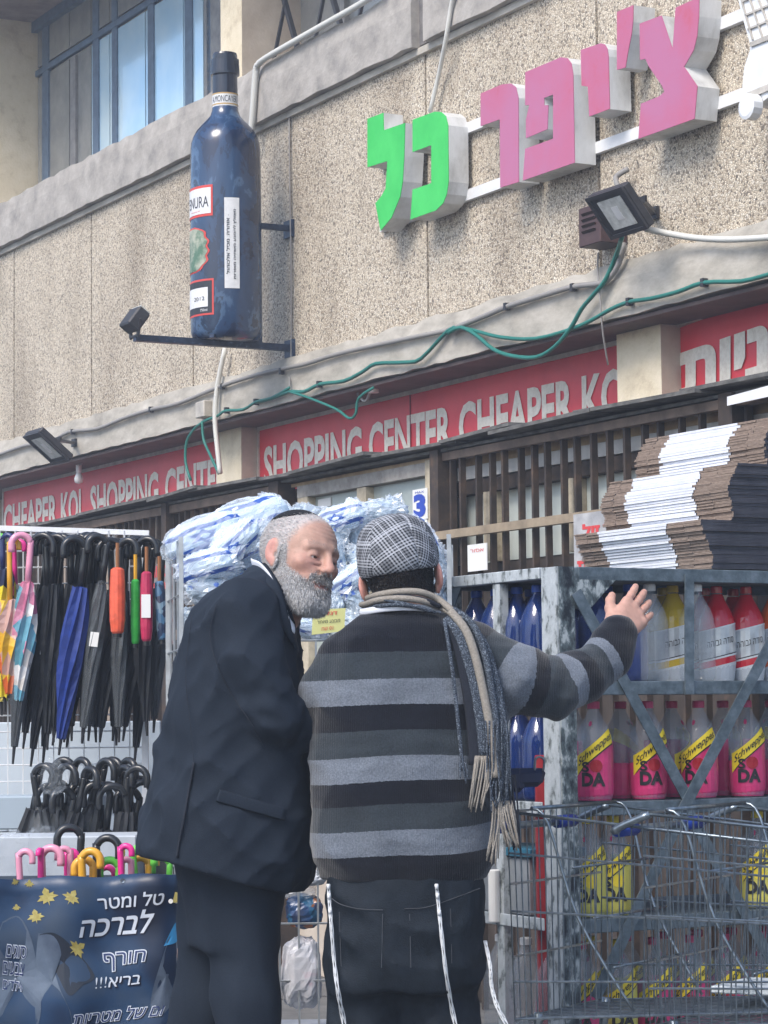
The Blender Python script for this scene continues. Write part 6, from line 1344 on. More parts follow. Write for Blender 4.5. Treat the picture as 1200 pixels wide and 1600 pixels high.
# ================================================================= CRUMPLED BAGS
def crumple(name, m, rx, ry, rz, seed, amp=.10, freq=9, n=(30, 18), uvq=False, square=.75):
    r = np.random.RandomState(seed); nu, nv = n; u = np.linspace(0, 2*math.pi, nu, endpoint=False); v = np.linspace(-math.pi/2, math.pi/2, nv)
    Uu, Vv = np.meshgrid(u, v, indexing='ij'); pw = lambda a: np.sign(a)*np.abs(a)**square
    X = pw(np.cos(Uu))*pw(np.cos(Vv)); Y = pw(np.sin(Uu))*pw(np.cos(Vv)); Z = pw(np.sin(Vv))
    d = 1+amp*(vnoise(X, Y, Z, freq*.35, seed)+1.0*np.abs(vnoise(X, Y, Z, freq, seed+1))+.5*np.abs(vnoise(X, Y, Z, freq*2.2, seed+2))-.6)
    d = d+r.normal(size=d.shape)*amp*.06
    P_ = np.stack([X*rx*d, Y*ry*d, Z*rz*d], -1).reshape(-1, 3); mb = MB(); fs = []
    for i in range(nu):
        for j in range(nv-1): i2 = (i+1) % nu; fs.append((i*nv+j, i2*nv+j, i2*nv+j+1, i*nv+j+1))
    mb.add([tuple(p) for p in P_], fs); me = mb.mesh(name, m, smooth=False); 
    a = me.attributes.new('fu', 'FLOAT', 'POINT'); a.data.foreach_set('value', X.ravel().astype(np.float32)); a = me.attributes.new('fv', 'FLOAT', 'POINT'); a.data.foreach_set('value', Z.ravel().astype(np.float32)); return me
def flagmat():
    m = bpy.data.materials.new('folded_flag_cloth'); m.use_nodes = True; t = m.node_tree; b = t.nodes['Principled BSDF']; L = t.links.new
    def at_(n): a = t.nodes.new('ShaderNodeAttribute'); a.attribute_name = n; return a.outputs['Fac']
    def mth(op, a, b_=None, c=None):
        n = t.nodes.new('ShaderNodeMath'); n.operation = op
        for i, v in enumerate((a, b_, c)):
            if v is None: continue
            if isinstance(v, (int, float)): n.inputs[i].default_value = v
            else: L(v, n.inputs[i])
        return n.outputs[0]
    geo = t.nodes.new('ShaderNodeNewGeometry'); oi = t.nodes.new('ShaderNodeObjectInfo')
    u, v = at_('fu'), at_('fv'); ns = t.nodes.new('ShaderNodeTexNoise'); ns.inputs['Scale'].default_value = 5; L(geo.outputs['Position'], ns.inputs['Vector'])
    rn = oi.outputs['Random']; ns.inputs['Detail'].default_value = 4; ns.inputs['Scale'].default_value = 6
    v2 = mth('ADD', mth('ADD', v, mth('MULTIPLY', mth('SUBTRACT', ns.outputs[0], .5), 1.0)), mth('MULTIPLY', mth('SUBTRACT', rn, .5), .9)); u2 = mth('ADD', mth('ADD', u, mth('MULTIPLY', mth('SUBTRACT', ns.outputs[0], .5), .8)), mth('MULTIPLY', mth('FRACT', mth('MULTIPLY', rn, 7.3)), 1.1))
    s1 = mth('LESS_THAN', mth('ABSOLUTE', mth('SUBTRACT', mth('ABSOLUTE', v2), .55)), .13)
    # star from three line directions
    def seg(ax, ay): return mth('ADD', mth('MULTIPLY', u2, ax), mth('MULTIPLY', v2, ay))
    tri = lambda sg: mth('MAXIMUM', mth('MAXIMUM', seg(.866, .5*sg), seg(-.866, .5*sg)), seg(0, -1.0*sg))
    st = mth('MAXIMUM', mth('LESS_THAN', mth('ABSOLUTE', mth('SUBTRACT', tri(1), .17)), .045), mth('LESS_THAN', mth('ABSOLUTE', mth('SUBTRACT', tri(-1), .17)), .045))
    fac = mth('MAXIMUM', s1, st); mx = t.nodes.new('ShaderNodeMix'); mx.data_type = 'RGBA'; mx.inputs[6].default_value = (.60, .72, .84, 1); mx.inputs[7].default_value = (.03, .10, .40, 1); L(fac, mx.inputs[0]); L(mx.outputs[2], b.inputs['Base Color']); b.inputs['Roughness'].default_value = .6
    return m
M['flag'] = flagmat(); M['film'] = mat('clear_plastic_film', (.80, .86, .92), .14, alpha=.33, spec=1.0, coat=1)
def bagproto(k, rx, ry, rz, amp, fr): return crumple('flag', M['flag'] if k < 2 else M['flag2'], rx*.93, ry*.9, rz*.9, 50+k, amp*.7, fr*.7), crumple('plastic_bag', M['film'], rx, ry, rz, 80+k, amp*1.7, fr*1.3, (46, 26))
M['flag2'] = mat('crumpled_clear_pack', (.5, .58, .66), .22, nz=(26, [(.30, (.04, .10, .38)), (.37, (.07, .14, .42)), (.40, (.26, .34, .42)), (.55, (.46, .55, .63)), (.68, (.80, .86, .90))], 5), coat=.6, bump=.006, bscale=45)
BP = [bagproto(0, .125, .06, .055, .10, 5), bagproto(1, .10, .055, .05, .16, 7), bagproto(2, .07, .05, .05, .28, 9), bagproto(3, .085, .05, .045, .24, 8)]
def bag(k, pos, rot, sc_, label, group='packed flags in the wire cage'):
    e = empty('flag_bundle', pos, label, 'packed flag', group); e.rotation_euler = rot; e.scale = (sc_,)*3
    for me, nm in zip(BP[k], ('flag', 'plastic_bag')): o = bpy.data.objects.new(nm, me); COL.objects.link(o); o.parent = e
    return e
big = [(318, 838, 7.05, .35, 1.0, 0, 'large white and blue flag bundle hanging over the left end of the wire cage'), (382, 815, 7.15, .30, 1.1, 0, 'puffed white flag bundle at the top left of the cage beside the skullcap'), (365, 850, 6.98, .75, .9, 1, 'flag bundle with diagonal blue stripes left of the bearded man'), (322, 885, 6.95, .25, .9, 1, 'flag bundle with blue edge in the cage under the large left one'), (330, 925, 6.95, -.1, .9, 3, 'flattened flag bundle low in the cage near its left post'), (600, 800, 7.1, -.1, .8, 3, 'shiny flag bundle on top of the cage above the checked cap'), (530, 812, 7.05, .3, .8, 1, 'flag bundle on top of the cage right of the skullcap'), (660, 842, 7.0, -1.0, .75, 1, 'flag bundle bulging over the right end of the cage')]
for px, py, Y, ro, s_, k, lab in big: bag(k, at(px, py, Y), (R.uniform(-.3, .3), -ro, R.uniform(-.4, .4)), s_, lab)
rows_ = [(805, [(440, 7.2), (485, 7.2), (565, 7.15), (612, 7.2)]), (840, [(420, 7.1), (470, 7.1), (520, 7.05), (562, 7.1), (612, 7.2), (650, 7.1)]), (872, [(300, 7.15), (400, 7.1), (450, 7.15), (520, 7.0), (560, 7.02), (610, 7.1), (655, 7.05), (676, 7.15)]), (905, [(370, 7.1), (430, 7.1), (500, 7.0), (540, 7.0), (572, 7.0), (630, 7.1), (672, 7.0)]), (940, [(390, 7.0), (440, 7.1), (515, 7.0), (555, 7.0), (600, 7.1), (655, 7.1), (680, 7.05)]), (975, [(300, 7.05), (360, 7.0), (430, 7.0), (480, 7.0), (550, 7.0), (620, 7.0), (676, 7.0)])]
for ry_, (y, l) in enumerate(rows_):
    for ix_, (x, Y) in enumerate(l): bag(R.choice((2, 2, 3, 3, 1)), at(x+R.uniform(-6, 6), y+R.uniform(-6, 6), Y), (R.uniform(-.8, .8), R.uniform(-1.6, 1.6), R.uniform(-1, 1)), R.uniform(.68, .92), 'crumpled flag bundle, '+ORD[ix_]+' from left in the '+ORD[ry_]+' layer of the cage heap')
# cage
M['wire'] = vary('pale_wire', (.42, .44, .45), .4, .5, scale=20)
cg = empty('wire_cage', (at(480, 900, 7.1).x, 7.1, .128), 'wire cage heaped with packed blue and white flags behind the two men', 'cage')
def wirepanel(p0, p1, z0, z1, nx, nz, r_, name, par, m=M['wire']):
    mb = MB(); p0 = Vector(p0); p1 = Vector(p1)
    for i in range(nx+1): q = p0+(p1-p0)*i/nx; mb.tube([Vector((q.x, q.y, z0)), Vector((q.x, q.y, z1))], r_, 4)
    for j in range(nz+1): z = z0+(z1-z0)*j/nz; mb.tube([Vector((p0.x, p0.y, z)), Vector((p1.x, p1.y, z))], r_, 4)
    o = mb.build(name, m, par); o['kind'] = 'stuff'; return o
ca, cb_ = at(283, 900, 6.86), at(702, 900, 6.86); cc, cd_ = at(262, 900, 7.3), at(705, 900, 7.3); zt = at(283, 842, 6.86).z; zb = at(283, 1010, 6.86).z
wirepanel((cc.x, cc.y, 0), (ca.x, ca.y, 0), .15, zt, 4, 11, .0035, 'side_mesh', cg); wirepanel((ca.x, ca.y, 0), (cb_.x, cb_.y, 0), .15, at(283, 1003, 6.86).z, 14, 9, .003, 'front_mesh', cg)
wirepanel((cb_.x, cb_.y, 0), (cd_.x, cd_.y, 0), .15, zt, 4, 9, .003, 'side_mesh', cg)
for p in (ca, cb_, cc, cd_): MB().bar(Vector((p.x, p.y, .13)), Vector((p.x, p.y, zt+.005)), .012, .012).build('post', M['wire'], cg)
# yellow note
e = empty('paper_note', at(513, 992, 6.84), 'yellow handwritten note hung on the cage between the two men', 'note')
q0, q1, q2, q3 = at(487, 992, 6.84), at(538, 986, 6.84), at(540, 950, 6.835), at(489, 953, 6.835)
mb = MB(); mb.prism([q0, q1, q2, q3], (0, .002, 0)); mb.build('sheet', mat('yellow_paper', (.62, .62, .26), .8), e)
mb = MB(); D_ = Vector((0, -.002, 0)); qf = lambda x0, x1, y0, y1: (lambda u, v: quadfn(q0, q1, q2, q3)(x0+(x1-x0)*u, y0+(y1-y0)*v)+D_)
put_text(mb, heb('דגל'), qf(.4, .75, .74, .92), 0, bold=.01); put_text(mb, heb('מבצע מיוחד'), qf(.15, .85, .42, .55), 1); put_text(mb, heb('10 שח'), qf(.3, .65, .12, .28), 0); mb.build('writing', [M['redink'], M['inkd']], e)
# ================================================================= UMBRELLAS
hang_r = empty('umbrella_stand', at(120, 1000, 8.05)*1, 'white wire stand with rows of umbrellas hanging by their crooks at the left', 'stand'); hang_r.location.z = .128
Yu = 8.0
bA, bB = at(-40, 824, Yu), at(233, 833, Yu)
MB().bar(bA, bB, .022, .016).build('top_bar', M['white'], hang_r)
c_ = at(226, 833, Yu); MB().bar(Vector((c_.x, Yu, .13)), Vector((c_.x, Yu, bB.z+.008)), .02, .02).build('post', M['white'], hang_r); c_ = at(-35, 833, Yu); MB().bar(Vector((c_.x, Yu, .13)), Vector((c_.x, Yu, bA.z+.008)), .02, .02).build('post', M['white'], hang_r)
g0, g1 = at(-35, 1000, Yu+.03), at(226, 1000, Yu+.03); wirepanel((g0.x, g0.y, 0), (g1.x, g1.y, 0), at(0, 1300, Yu).z, at(0, 835, Yu).z, 11, 18, .0025, 'wire_grid', hang_r, M['white'])
for i in range(9):
    c_ = at(8+i*24, 838, Yu); MB().tube([c_+Vector((0, .02, .02)), c_+Vector((0, -.0, -.01)), c_+Vector((0, -.11, -.012)), c_+Vector((0, -.115, .01))], .003, 5).build('hook', M['white'], hang_r)
UG = 'umbrellas hanging on the white stand'
umat = {}
def fab(name, c, r_=.6, **k):
    if name not in umat: umat[name] = mat(name, c, r_, nz=(30, [(.3, tint(c, .75)), (.7, tint(c, 1.25))]), coat=.15, **k)
    return umat[name]
fb = lambda: fab('black_umbrella_cloth', (.012, .014, .018))
def pattern(name, cols, sc_=14):
    if name in umat: return umat[name]
    m = bpy.data.materials.new(name); m.use_nodes = True; t = m.node_tree; b = t.nodes['Principled BSDF']; geo = t.nodes.new('ShaderNodeNewGeometry'); v = t.nodes.new('ShaderNodeTexVoronoi'); v.inputs['Scale'].default_value = sc_; t.links.new(geo.outputs['Position'], v.inputs['Vector'])
    s_ = t.nodes.new('ShaderNodeSeparateColor'); t.links.new(v.outputs['Color'], s_.inputs[0]); r = t.nodes.new('ShaderNodeValToRGB'); r.color_ramp.interpolation = 'CONSTANT'; n = len(cols)
    r.color_ramp.elements[0].color = (*cols[0], 1); r.color_ramp.elements[1].position = 1/n; r.color_ramp.elements[1].color = (*cols[1], 1)
    for i in range(2, n): e_ = r.color_ramp.elements.new(i/n); e_.color = (*cols[i], 1)
    t.links.new(s_.outputs[0], r.inputs[0]); t.links.new(r.outputs[0], b.inputs['Base Color']); b.inputs['Roughness'].default_value = .4; b.inputs['Coat Weight'].default_value = .5; umat[name] = m; return m
M['bfilm'] = mat('umbrella_film_sleeve', (.6, .66, .7), .15, alpha=.07, spec=1, coat=1)
def crook_pts(c, w_, dir_, drop, lean=0.0):
    """c = top of shaft below the arc; arc bends to dir_"""
    P_ = []; r_ = w_/2
    for i in range(11):
        a = math.pi*(i/10); P_.append(c+Vector(dir_)*(r_-r_*math.cos(a))+Zv*(r_*math.sin(a)))
    return [c-Zv*drop]+P_+[P_[-1]-Zv*r_*.7]
def umbrella(px, py, pxb, pyb, w_px, m_h, m_c, label, Y=Yu-.1, r0=.026, dirx=1, film=False, group=UG, tagp=False, yawd=None, hlen=60):
    """crook top at (px,py), ferrule tip at (pxb,pyb)"""
    k = Y/F; top = at(px, py, Y); tip = at(pxb, pyb, Y); r_ = w_px*k/2; dv = Vector((dirx*math.cos(yawd or .3), -math.sin(yawd or .3), 0))
    ax = (top-tip).normalized(); arc_c = top-Zv*r_; s0 = arc_c-dv*r_; 
    e = empty('umbrella', s0, label, 'umbrella', group)
    P_ = []
    for i in range(13): a = math.pi*i/12; P_.append(arc_c-dv*(r_*math.cos(a))+Zv*(r_*math.sin(a)))
    endd = P_[-1]-Zv*r_*.8; base = s0+(tip-s0)*.10; hb_ = s0+(tip-s0)*(hlen*k/(s0-tip).length)
    hp = [hb_]+P_+[endd]; rr = [.0085]*2+[.0095]*(len(hp)-2)
    MB().tube(smoothpts(hp, 2), .0105 if w_px > 26 else .0085, 10).build('handle', m_h, e, smooth=True)
    mb = MB(); n = 16; st = 12; dirn = (tip-hb_); Lh = dirn.length; dirn.normalize(); x = dirn.cross(Vector((0, 1, 0))).normalized(); y = dirn.cross(x); vs = []
    sd = R.random()*6
    for i in range(st+1):
        t = i/st; z = t*Lh*.90; rad = r0*(.55+.6*math.sin(min(1, t*2.2+.12)*math.pi/2) if t < .5 else 1.15-.95*(t-.5)*1.55)
        for j in range(n):
            a = 2*math.pi*j/n; q = rad*(1+.20*(1 if j % 2 else -1)+.08*math.sin(a*3+i+sd)); tw = a+t*1.6; vs.append(hb_+dirn*(z+.004*math.sin(j*2.3+sd))+x*math.cos(tw)*q+y*math.sin(tw)*q)
    fs = [(i*n+j, i*n+(j+1) % n, (i+1)*n+(j+1) % n, (i+1)*n+j) for i in range(st) for j in range(n)]+[tuple(range(n)), tuple(st*n+j for j in range(n-1, -1, -1))]
    mb.add(vs, fs); mb.build('canopy', m_c, e, smooth=False)
    MB().tube([hb_+dirn*Lh*.88, tip], [.006, .0035], 7).build('ferrule', M['black'], e)
    if film: MB().tube([hb_+dirn*Lh*t for t in (-.02, .1, .3, .6, .9)], [.012, r0*1.25, r0*1.35, r0*1.2, r0*.7], 9, caps=False).build('sleeve', M['bfilm'], e, smooth=False)
    if tagp: q = hb_+dirn*Lh*.35+Vector((0, -r0*1.3, 0)); MB().obox(q, x*.013+y*0, Vector((0, .0008, 0)), dirn*.022).build('price_tag', M['paper'], e)
    return e
PK, HP, NV, GRN, YL = [mat(n_, c_, .3, coat=.4) for n_, c_ in (('pale_pink_handle', (.72, .30, .42)), ('hot_pink_handle', (.72, .03, .26)), ('navy_handle', (.02, .03, .12)), ('lime_handle', (.15, .60, .08)), ('mustard_yellow_handle', (.70, .36, .03)))]
BK = mat('black_handle', (.016, .018, .021), .3, coat=.4)
flo = pattern('floral_print', [(.6, .2, .3), (.05, .25, .32), (.7, .68, .66), (.45, .1, .2), (.08, .3, .4), (.6, .55, .5)], 22)
kid = pattern('navy_and_yellow_print', [(.02, .025, .06), (.62, .50, .02), (.02, .025, .06), (.02, .03, .08), (.5, .1, .1)], 13); kid2 = pattern('orange_yellow_print', [(.70, .40, .02), (.72, .48, .03), (.6, .12, .02), (.5, .3, .25)], 11); kid3 = pattern('teal_mixed_print', [(.03, .25, .25), (.2, .35, .05), (.5, .05, .2), (.6, .5, .1)], 16)
umbrella(12, 836, 8, 1112, 18, NV, kid, 'small navy and yellow umbrella at the far left', r0=.04, hlen=45); umbrella(-2, 836, 3, 1118, 16, GRN, kid3, 'small green handled umbrella with mixed print at the left frame edge', Yu, r0=.04, hlen=45)
umbrella(22, 845, 17, 1100, 16, YL, kid2, 'small orange and yellow umbrella beside the pink handled one', Yu-.14, r0=.034, hlen=85)
umbrella(33, 836, 28, 1115, 30, PK, flo, 'floral umbrella with pale pink crook', Yu-.16, r0=.028, film=True, dirx=-1); umbrella(30, 846, 32, 1130, 18, HP, flo, 'floral umbrella with hot pink crook', Yu-.08, r0=.024)
bl_ = [(66, 836, 20, 1194, 38), (74, 835, 48, 1198, 38), (80, 836, 67, 1194, 34), (88, 838, 84, 1160, 36), (107, 840, 82, 1165, 36), (118, 840, 100, 1160, 36), (124, 838, 112, 1158, 30), (136, 836, 128, 1160, 34), (146, 836, 138, 1158, 34), (152, 838, 150, 1160, 28), (172, 844, 156, 1160, 38), (180, 845, 176, 1158, 36), (188, 846, 182, 1165, 32), (214, 842, 192, 1158, 34), (222, 842, 210, 1194, 36), (230, 842, 230, 1150, 32), (240, 846, 240, 1145, 28), (60, 840, 36, 1170, 30), (96, 838, 74, 1172, 30), (130, 842, 104, 1168, 28)]
for i, (a_, b_, c_, d_, w_) in enumerate(bl_): umbrella(a_, b_, c_, d_, w_, BK, fb(), ORD[i]+' black umbrella to the right of the pink crook on the white stand', Yu-.10+.05*((i*7) % 5-2)*.5, .022, dirx=-1 if i % 3 else 1, film=(i % 4 == 0), tagp=(i in (1, 7)))
umbrella(116, 842, 92, 1180, 34, BK, fab('royal_blue_cloth', (.012, .035, .20)), 'royal blue umbrella among the black hanging ones', Yu-.2, .030, dirx=-1)
umbrella(152, 838, 128, 1162, 30, BK, fab('silver_streaked_film', (.035, .040, .045), .2), 'dark umbrella in a glittering film sleeve with a price tag', Yu-.2, .020, dirx=-1, film=True, tagp=True); umbrella(200, 844, 186, 1160, 30, BK, fab('silver_streaked_film', (.035, .040, .045), .2), 'dark umbrella in a glittering sleeve under the orange one', Yu-.17, .020, film=True)
def folded(px0, px1, py0, py1, mc, label, tg=False, Y=Yu-.28, lean=0, strapm=None):
    k = Y/F; c0 = at((px0+px1)/2, py0, Y); c1 = at((px0+px1)/2+lean, py1, Y); r_ = (px1-px0)*k/2; e = empty('folding_umbrella', c1, label, 'umbrella', 'short folding umbrellas')
    mb = MB(); P_ = [c0+(c1-c0)*t for t in (0, .03, .2, .5, .8, .97, 1)]; mb.tube(P_, [r_*q for q in (.5, .85, .95, 1.0, .97, .8, .6)], 12); mb.build('canopy', mc, e)
    MB().tube([c0+Zv*.075, c0], .006, 6).build('wrist_strap', strapm or YL, e)
    MB().tube([c1, c1-Zv*.012], r_*.55, 10).build('cap', BK, e)
    if tg: q = c0+(c1-c0)*.5; MB().obox(q+Vector((0, -r_*1.02, 0)), (r_*.72, 0, 0), (0, .001, 0), (0, 0, .035)).build('label', M['paper'], e); mb = MB(); put_text(mb, 'Jardin', lambda u, v: q+Vector((r_*(.35-v*.7), -r_*1.06, -.028+u*.056)), 0); mb.build('print', M['inkd'], e)
    return e
osm = mat('brown_strap', (.28, .12, .05), .7)
folded(171, 196, 887, 990, fab('coral_orange_film', (.75, .12, .06), .3), 'short coral orange folding umbrella in shiny film', strapm=osm); folded(204, 219, 905, 1006, fab('bright_green_cloth', (.03, .38, .05)), 'short green folding umbrella half behind the red one', Y=Yu-.24); folded(219, 239, 893, 1002, fab('raspberry_cloth', (.42, .025, .08), .3), 'short raspberry red folding umbrella with white label', True, Y=Yu-.30, strapm=osm); folded(240, 258, 908, 1000, pattern('navy_check_print', [(.02, .04, .09), (.06, .15, .26), (.02, .03, .07), (.18, .28, .36)], 45), 'short navy checked folding umbrella at the right end of the stand', lean=5, strapm=osm)
# white panels behind and below the stand
mb = MB().obox(at(105, 1175, 8.5)+Vector((0, 0, -.1)), (.31, 0, 0), (0, .01, 0), (0, 0, .20)); simple('pale_board', mb, mat('pale_blue_white_board', (.55, .62, .68), .6, nz=(4, [(.3, (.48, .55, .62)), (.7, (.6, .67, .72))])), 'pale board standing behind the hanging umbrellas', 'board')
mb = MB().obox(at(110, 1345, 7.35), (.20, 0, 0), (0, .12, 0), (0, 0, .075)); simple('white_carton', mb, mat('white_carton_board', (.44, .48, .53), .7, nz=(5, [(.3, (.36, .40, .45)), (.7, (.50, .54, .58))])), 'white carton behind the coloured umbrella handles', 'box', bev=.004)
mb = MB().obox(at(60, 1268, 7.9), (.20, 0, 0), (0, .1, 0), (0, 0, .05)); simple('white_carton', mb, mat('blue_white_carton', (.36, .43, .49), .7), 'white carton on the ledge under the wire grid', 'box', bev=.004)
mb = MB().obox(Vector((at(90, 1300, 7.7).x, 7.75, (.13+at(90, 1300, 7.7).z)/2)), (.36, 0, 0), (0, .3, 0), (0, 0, (at(90, 1322, 7.7).z-.13)/2)); simple('display_table', mb, mat('dark_table_board', (.05, .055, .06), .7), 'dark display table under the umbrella stand', 'table')
# black umbrellas standing in a pile
BG = 'black umbrellas standing packed behind the bin'
for i in range(22):
    px = 66+(i*7.7); py = 1190+(i*31) % 62; w_ = 34+(i*7) % 14; Y = 7.5+.03*(i % 5)
    umbrella(px+R.uniform(-8, 8), py+R.uniform(-6, 14), px-R.uniform(-60, 80), py+330, w_, BK, fb(), ORD[i]+' umbrella from the left in the black pile behind the coloured handles', Y, .03, dirx=-1 if i % 2 else 1, group=BG, yawd=R.uniform(.1, .8), film=(i % 6 == 0), hlen=52)
for i, (x, y, s_) in enumerate(((85, 1215, .6), (60, 1330, .8), (10, 1345, 1.0))):
    o = bpy.data.objects.new('plastic_film', crumple('plastic_film', M['bfilm'], .06*s_, .04, .085*s_, 200+i, .35, 8, (30, 18))); COL.objects.link(o); o.location = at(x, y, 7.35-.1*(i > 0)); tag(o, ['crumpled clear film over the left black umbrella handles', 'crumpled clear film beside the white carton', 'crumpled clear film at the left frame edge above the banner'][i], 'plastic film', 'crumpled films between the umbrellas')
# ---- bin with banner
Yb = 6.55
def bq(px, py): 
    y = Yb+.012*math.sin(px*.045)+.006*math.sin(py*.05+px*.02)+(.0015*max(0, px-262)**1.4*.1); return at(px, py, y)
bn = empty('banner', bq(135, 1700), 'dark blue banner with Hebrew lettering and yellow leaves hung round the umbrella bin', 'banner')
mb = MB(); nx, ny = 34, 30; vs = []
for j in range(ny+1):
    for i in range(nx+1):
        px = -60+340*i/nx; y0_ = 1373-(px)*.028+2.2*math.sin(px*.05)+(6 if abs(px-190) < 8 else 0)*-.3; py = y0_+(1980-y0_)*j/ny; vs.append(bq(px, py))
mb.add(vs, [(j*(nx+1)+i, j*(nx+1)+i+1, (j+1)*(nx+1)+i+1, (j+1)*(nx+1)+i) for j in range(ny) for i in range(nx)])
bm_ = mat('blue_printed_vinyl', (.05, .09, .2), .35, nz=(4.5, [(.28, (.006, .009, .022)), (.45, (.010, .022, .055)), (.58, (.016, .045, .105)), (.75, (.04, .062, .10))], 2), bump=.001, bscale=25)
sh_ = mb.build('sheet', bm_, bn, smooth=True); md = sh_.modifiers.new('solid', 'SOLIDIFY'); md.thickness = .003; md.offset = 0
D_ = Vector((0, -.0035, 0)); D2 = Vector((0, -.0050, 0)); D3 = Vector((0, -.0062, 0))
def bput(tx, BL_, BR_, TR_, TL_, m, bold, d, name='lettering', shear=.25):
    def fn(u, v): 
        x = (BL_[0]*(1-u)+BR_[0]*u)*(1-v)+(TL_[0]*(1-u)+TR_[0]*u)*v; y = (BL_[1]*(1-u)+BR_[1]*u)*(1-v)+(TL_[1]*(1-u)+TR_[1]*u)*v; return bq(x, y)+d
    mb = MB(); put_text(mb, tx, fn, bold=bold); mb.build(name, m, bn)
M['blet'] = mat('white_banner_print', (.55, .60, .68), .4); M['bnav'] = mat('navy_banner_print', (.02, .035, .12), .4); M['bshd'] = mat('dark_banner_outline', (.008, .01, .03), .4)
def both(tx, q, front, back, bo=.05):
    bput(tx, *[(x+1.0, y+1.4) for x, y in q], M['bshd'], .035, D_)
    if front is back: bput(tx, *q, back, bo*.4, D2)
    else: bput(tx, *q, back, .05, D2); bput(tx, *[(x+(.0 if i in (0, 3) else 0), y) for i, (x, y) in enumerate(q)], front, .0, D3)
q_ = lambda *a: [(a[0], a[1]), (a[2], a[3]), (a[4], a[5]), (a[6], a[7])]
both(heb('טל ומטר'), q_(155, 1421, 254, 1413, 259, 1391, 152, 1400), M['blet'], M['blet'], .03); both(heb('לברכה'), q_(125, 1464, 232, 1456, 243, 1420, 131, 1432), M['blet'], M['blet'], .05)
both(heb('חורף'), q_(164, 1519, 224, 1508, 229, 1484, 162, 1490), M['bnav'], M['blet'], .05); both(heb('בריא!!!'), q_(149, 1545, 218, 1537, 222, 1520, 150, 1527), M['blet'], M['blet'], .02)
both(heb('ום של מטריות'), q_(114, 1602, 252, 1586, 260, 1566, 118, 1582), M['bnav'], M['blet'], .05)
both(heb('סוגים'), q_(10, 1495, 41, 1497, 42, 1479, 12, 1476), M['bnav'], M['blet'], .05); both(heb('צבעים'), q_(5, 1521, 37, 1524, 39, 1506, 6, 1502), M['bnav'], M['blet'], .05); both(heb('וילדים'), q_(5, 1545, 34, 1548, 36, 1531, 6, 1527), M['bnav'], M['blet'], .05)
M['leafp'] = mat('yellow_leaf_print', (.34, .29, .08), .4, nz=(60, [(.3, (.26, .20, .04)), (.7, (.42, .38, .13))]))
leaf = [(1.25*a_, b_) for a_, b_ in [(0, -1), (.06, -.5), (.5, -.62), (.42, -.28), (.95, -.2), (.55, .12), (.66, .34), (.24, .28), (.3, .6), (0, 1), (-.3, .6), (-.24, .28), (-.66, .34), (-.55, .12), (-.95, -.2), (-.42, -.28), (-.5, -.62), (-.06, -.5)]]
for (x, y, s_, a) in ((74, 1401, 15, .3), (112, 1402, 13, -.5), (56, 1432, 12, .2), (121, 1482, 14, -1.0), (46, 1381, 7, 0), (24, 1378, 6, .4), (26, 1418, 6, .1)):
    ca, sa = math.cos(a), math.sin(a); mb = MB(); mb.add([bq(x, y)+D_]+[bq(x+s_*(u*ca-v*sa), y-s_*(u*sa+v*ca))+D_ for u, v in leaf], [(0, i+1, (i+1) % len(leaf)+1) for i in range(len(leaf))]); mb.build('leaf_print', M['leafp'], bn)
M['ump'] = mat('grey_umbrella_print', (.09, .12, .17), .35, nz=(7, [(.3, (.05, .07, .11)), (.7, (.13, .17, .23))])); M['umpd'] = mat('dark_umbrella_print', (.018, .024, .038), .35)
def shape(pts, m, d=Vector((0, -.0025, 0))):
    P_ = smoothpts([Vector((x, y, 0)) for x, y in pts]+[Vector((pts[0][0], pts[0][1], 0))], 5)[:-1]; c_ = sum(P_, Vector())/len(P_); mb = MB(); mb.add([bq(c_.x, c_.y)+d]+[bq(p.x, p.y)+d for p in P_], [(0, i+1, (i+1) % len(P_)+1) for i in range(len(P_))]); mb.build('umbrella_print', m, bn)
shape([(4, 1440), (30, 1432), (50, 1470), (62, 1540), (60, 1600), (20, 1640), (-10, 1600), (-6, 1480)], M['ump']); shape([(62, 1460), (85, 1458), (112, 1478), (148, 1524), (128, 1540), (108, 1555), (88, 1520), (70, 1495)], M['umpd']); shape([(60, 1458), (84, 1462), (100, 1480), (84, 1500), (92, 1540), (112, 1590), (104, 1640), (64, 1630), (54, 1560), (56, 1500)], M['ump'], Vector((0, -.0022, 0))); shape([(262, 1470), (275, 1455), (276, 1550), (246, 1590), (236, 1560)], M['ump']); shape([(256, 1478), (276, 1440), (277, 1470)], mat('bright_blue_print', (.03, .2, .42), .4))
mb = MB(); mb.lathe(bq(273, 1402)+D_, [(0, .0), (.014, 0)], 16, axis=Vector((0, -1, 0))); mb.build('sun_print', M['leafp'], bn)
mb = MB(); 
for x in (267, 276): mb.lathe(bq(x, 1408)+D2, [(0, .0), (.006, 0)], 12, axis=Vector((0, -1, 0)))
mb.build('sun_print', M['paper'], bn)
mb = MB(); mb.lathe(bq(192, 1376)+D_, [(.003, 0), (.006, .0008), (.006, 0)], 14, axis=Vector((0, -1, 0))); mb.build('eyelet', M['chrome'], bn)
bxm = MB(); x0_, x1_ = at(-60, 1400, Yb+.04).x, at(272, 1400, Yb+.04).x; zt_ = at(100, 1385, Yb).z
for a_, b_ in (((x0_, Yb+.03, .13), (x1_, Yb+.05, zt_)), ((x0_, Yb+.44, .13), (x1_, Yb+.46, zt_)), ((x0_, Yb+.052, .13), (x0_+.02, Yb+.438, zt_)), ((x1_-.02, Yb+.052, .13), (x1_, Yb+.438, zt_)), ((x0_, Yb+.03, .14), (x1_, Yb+.46, .16))): bxm.box(a_, b_)
simple('umbrella_bin', bxm, mat('blue_grey_bin', (.06, .08, .11), .6), 'open bin behind the blue banner holding coloured umbrellas', 'bin', bev=0)
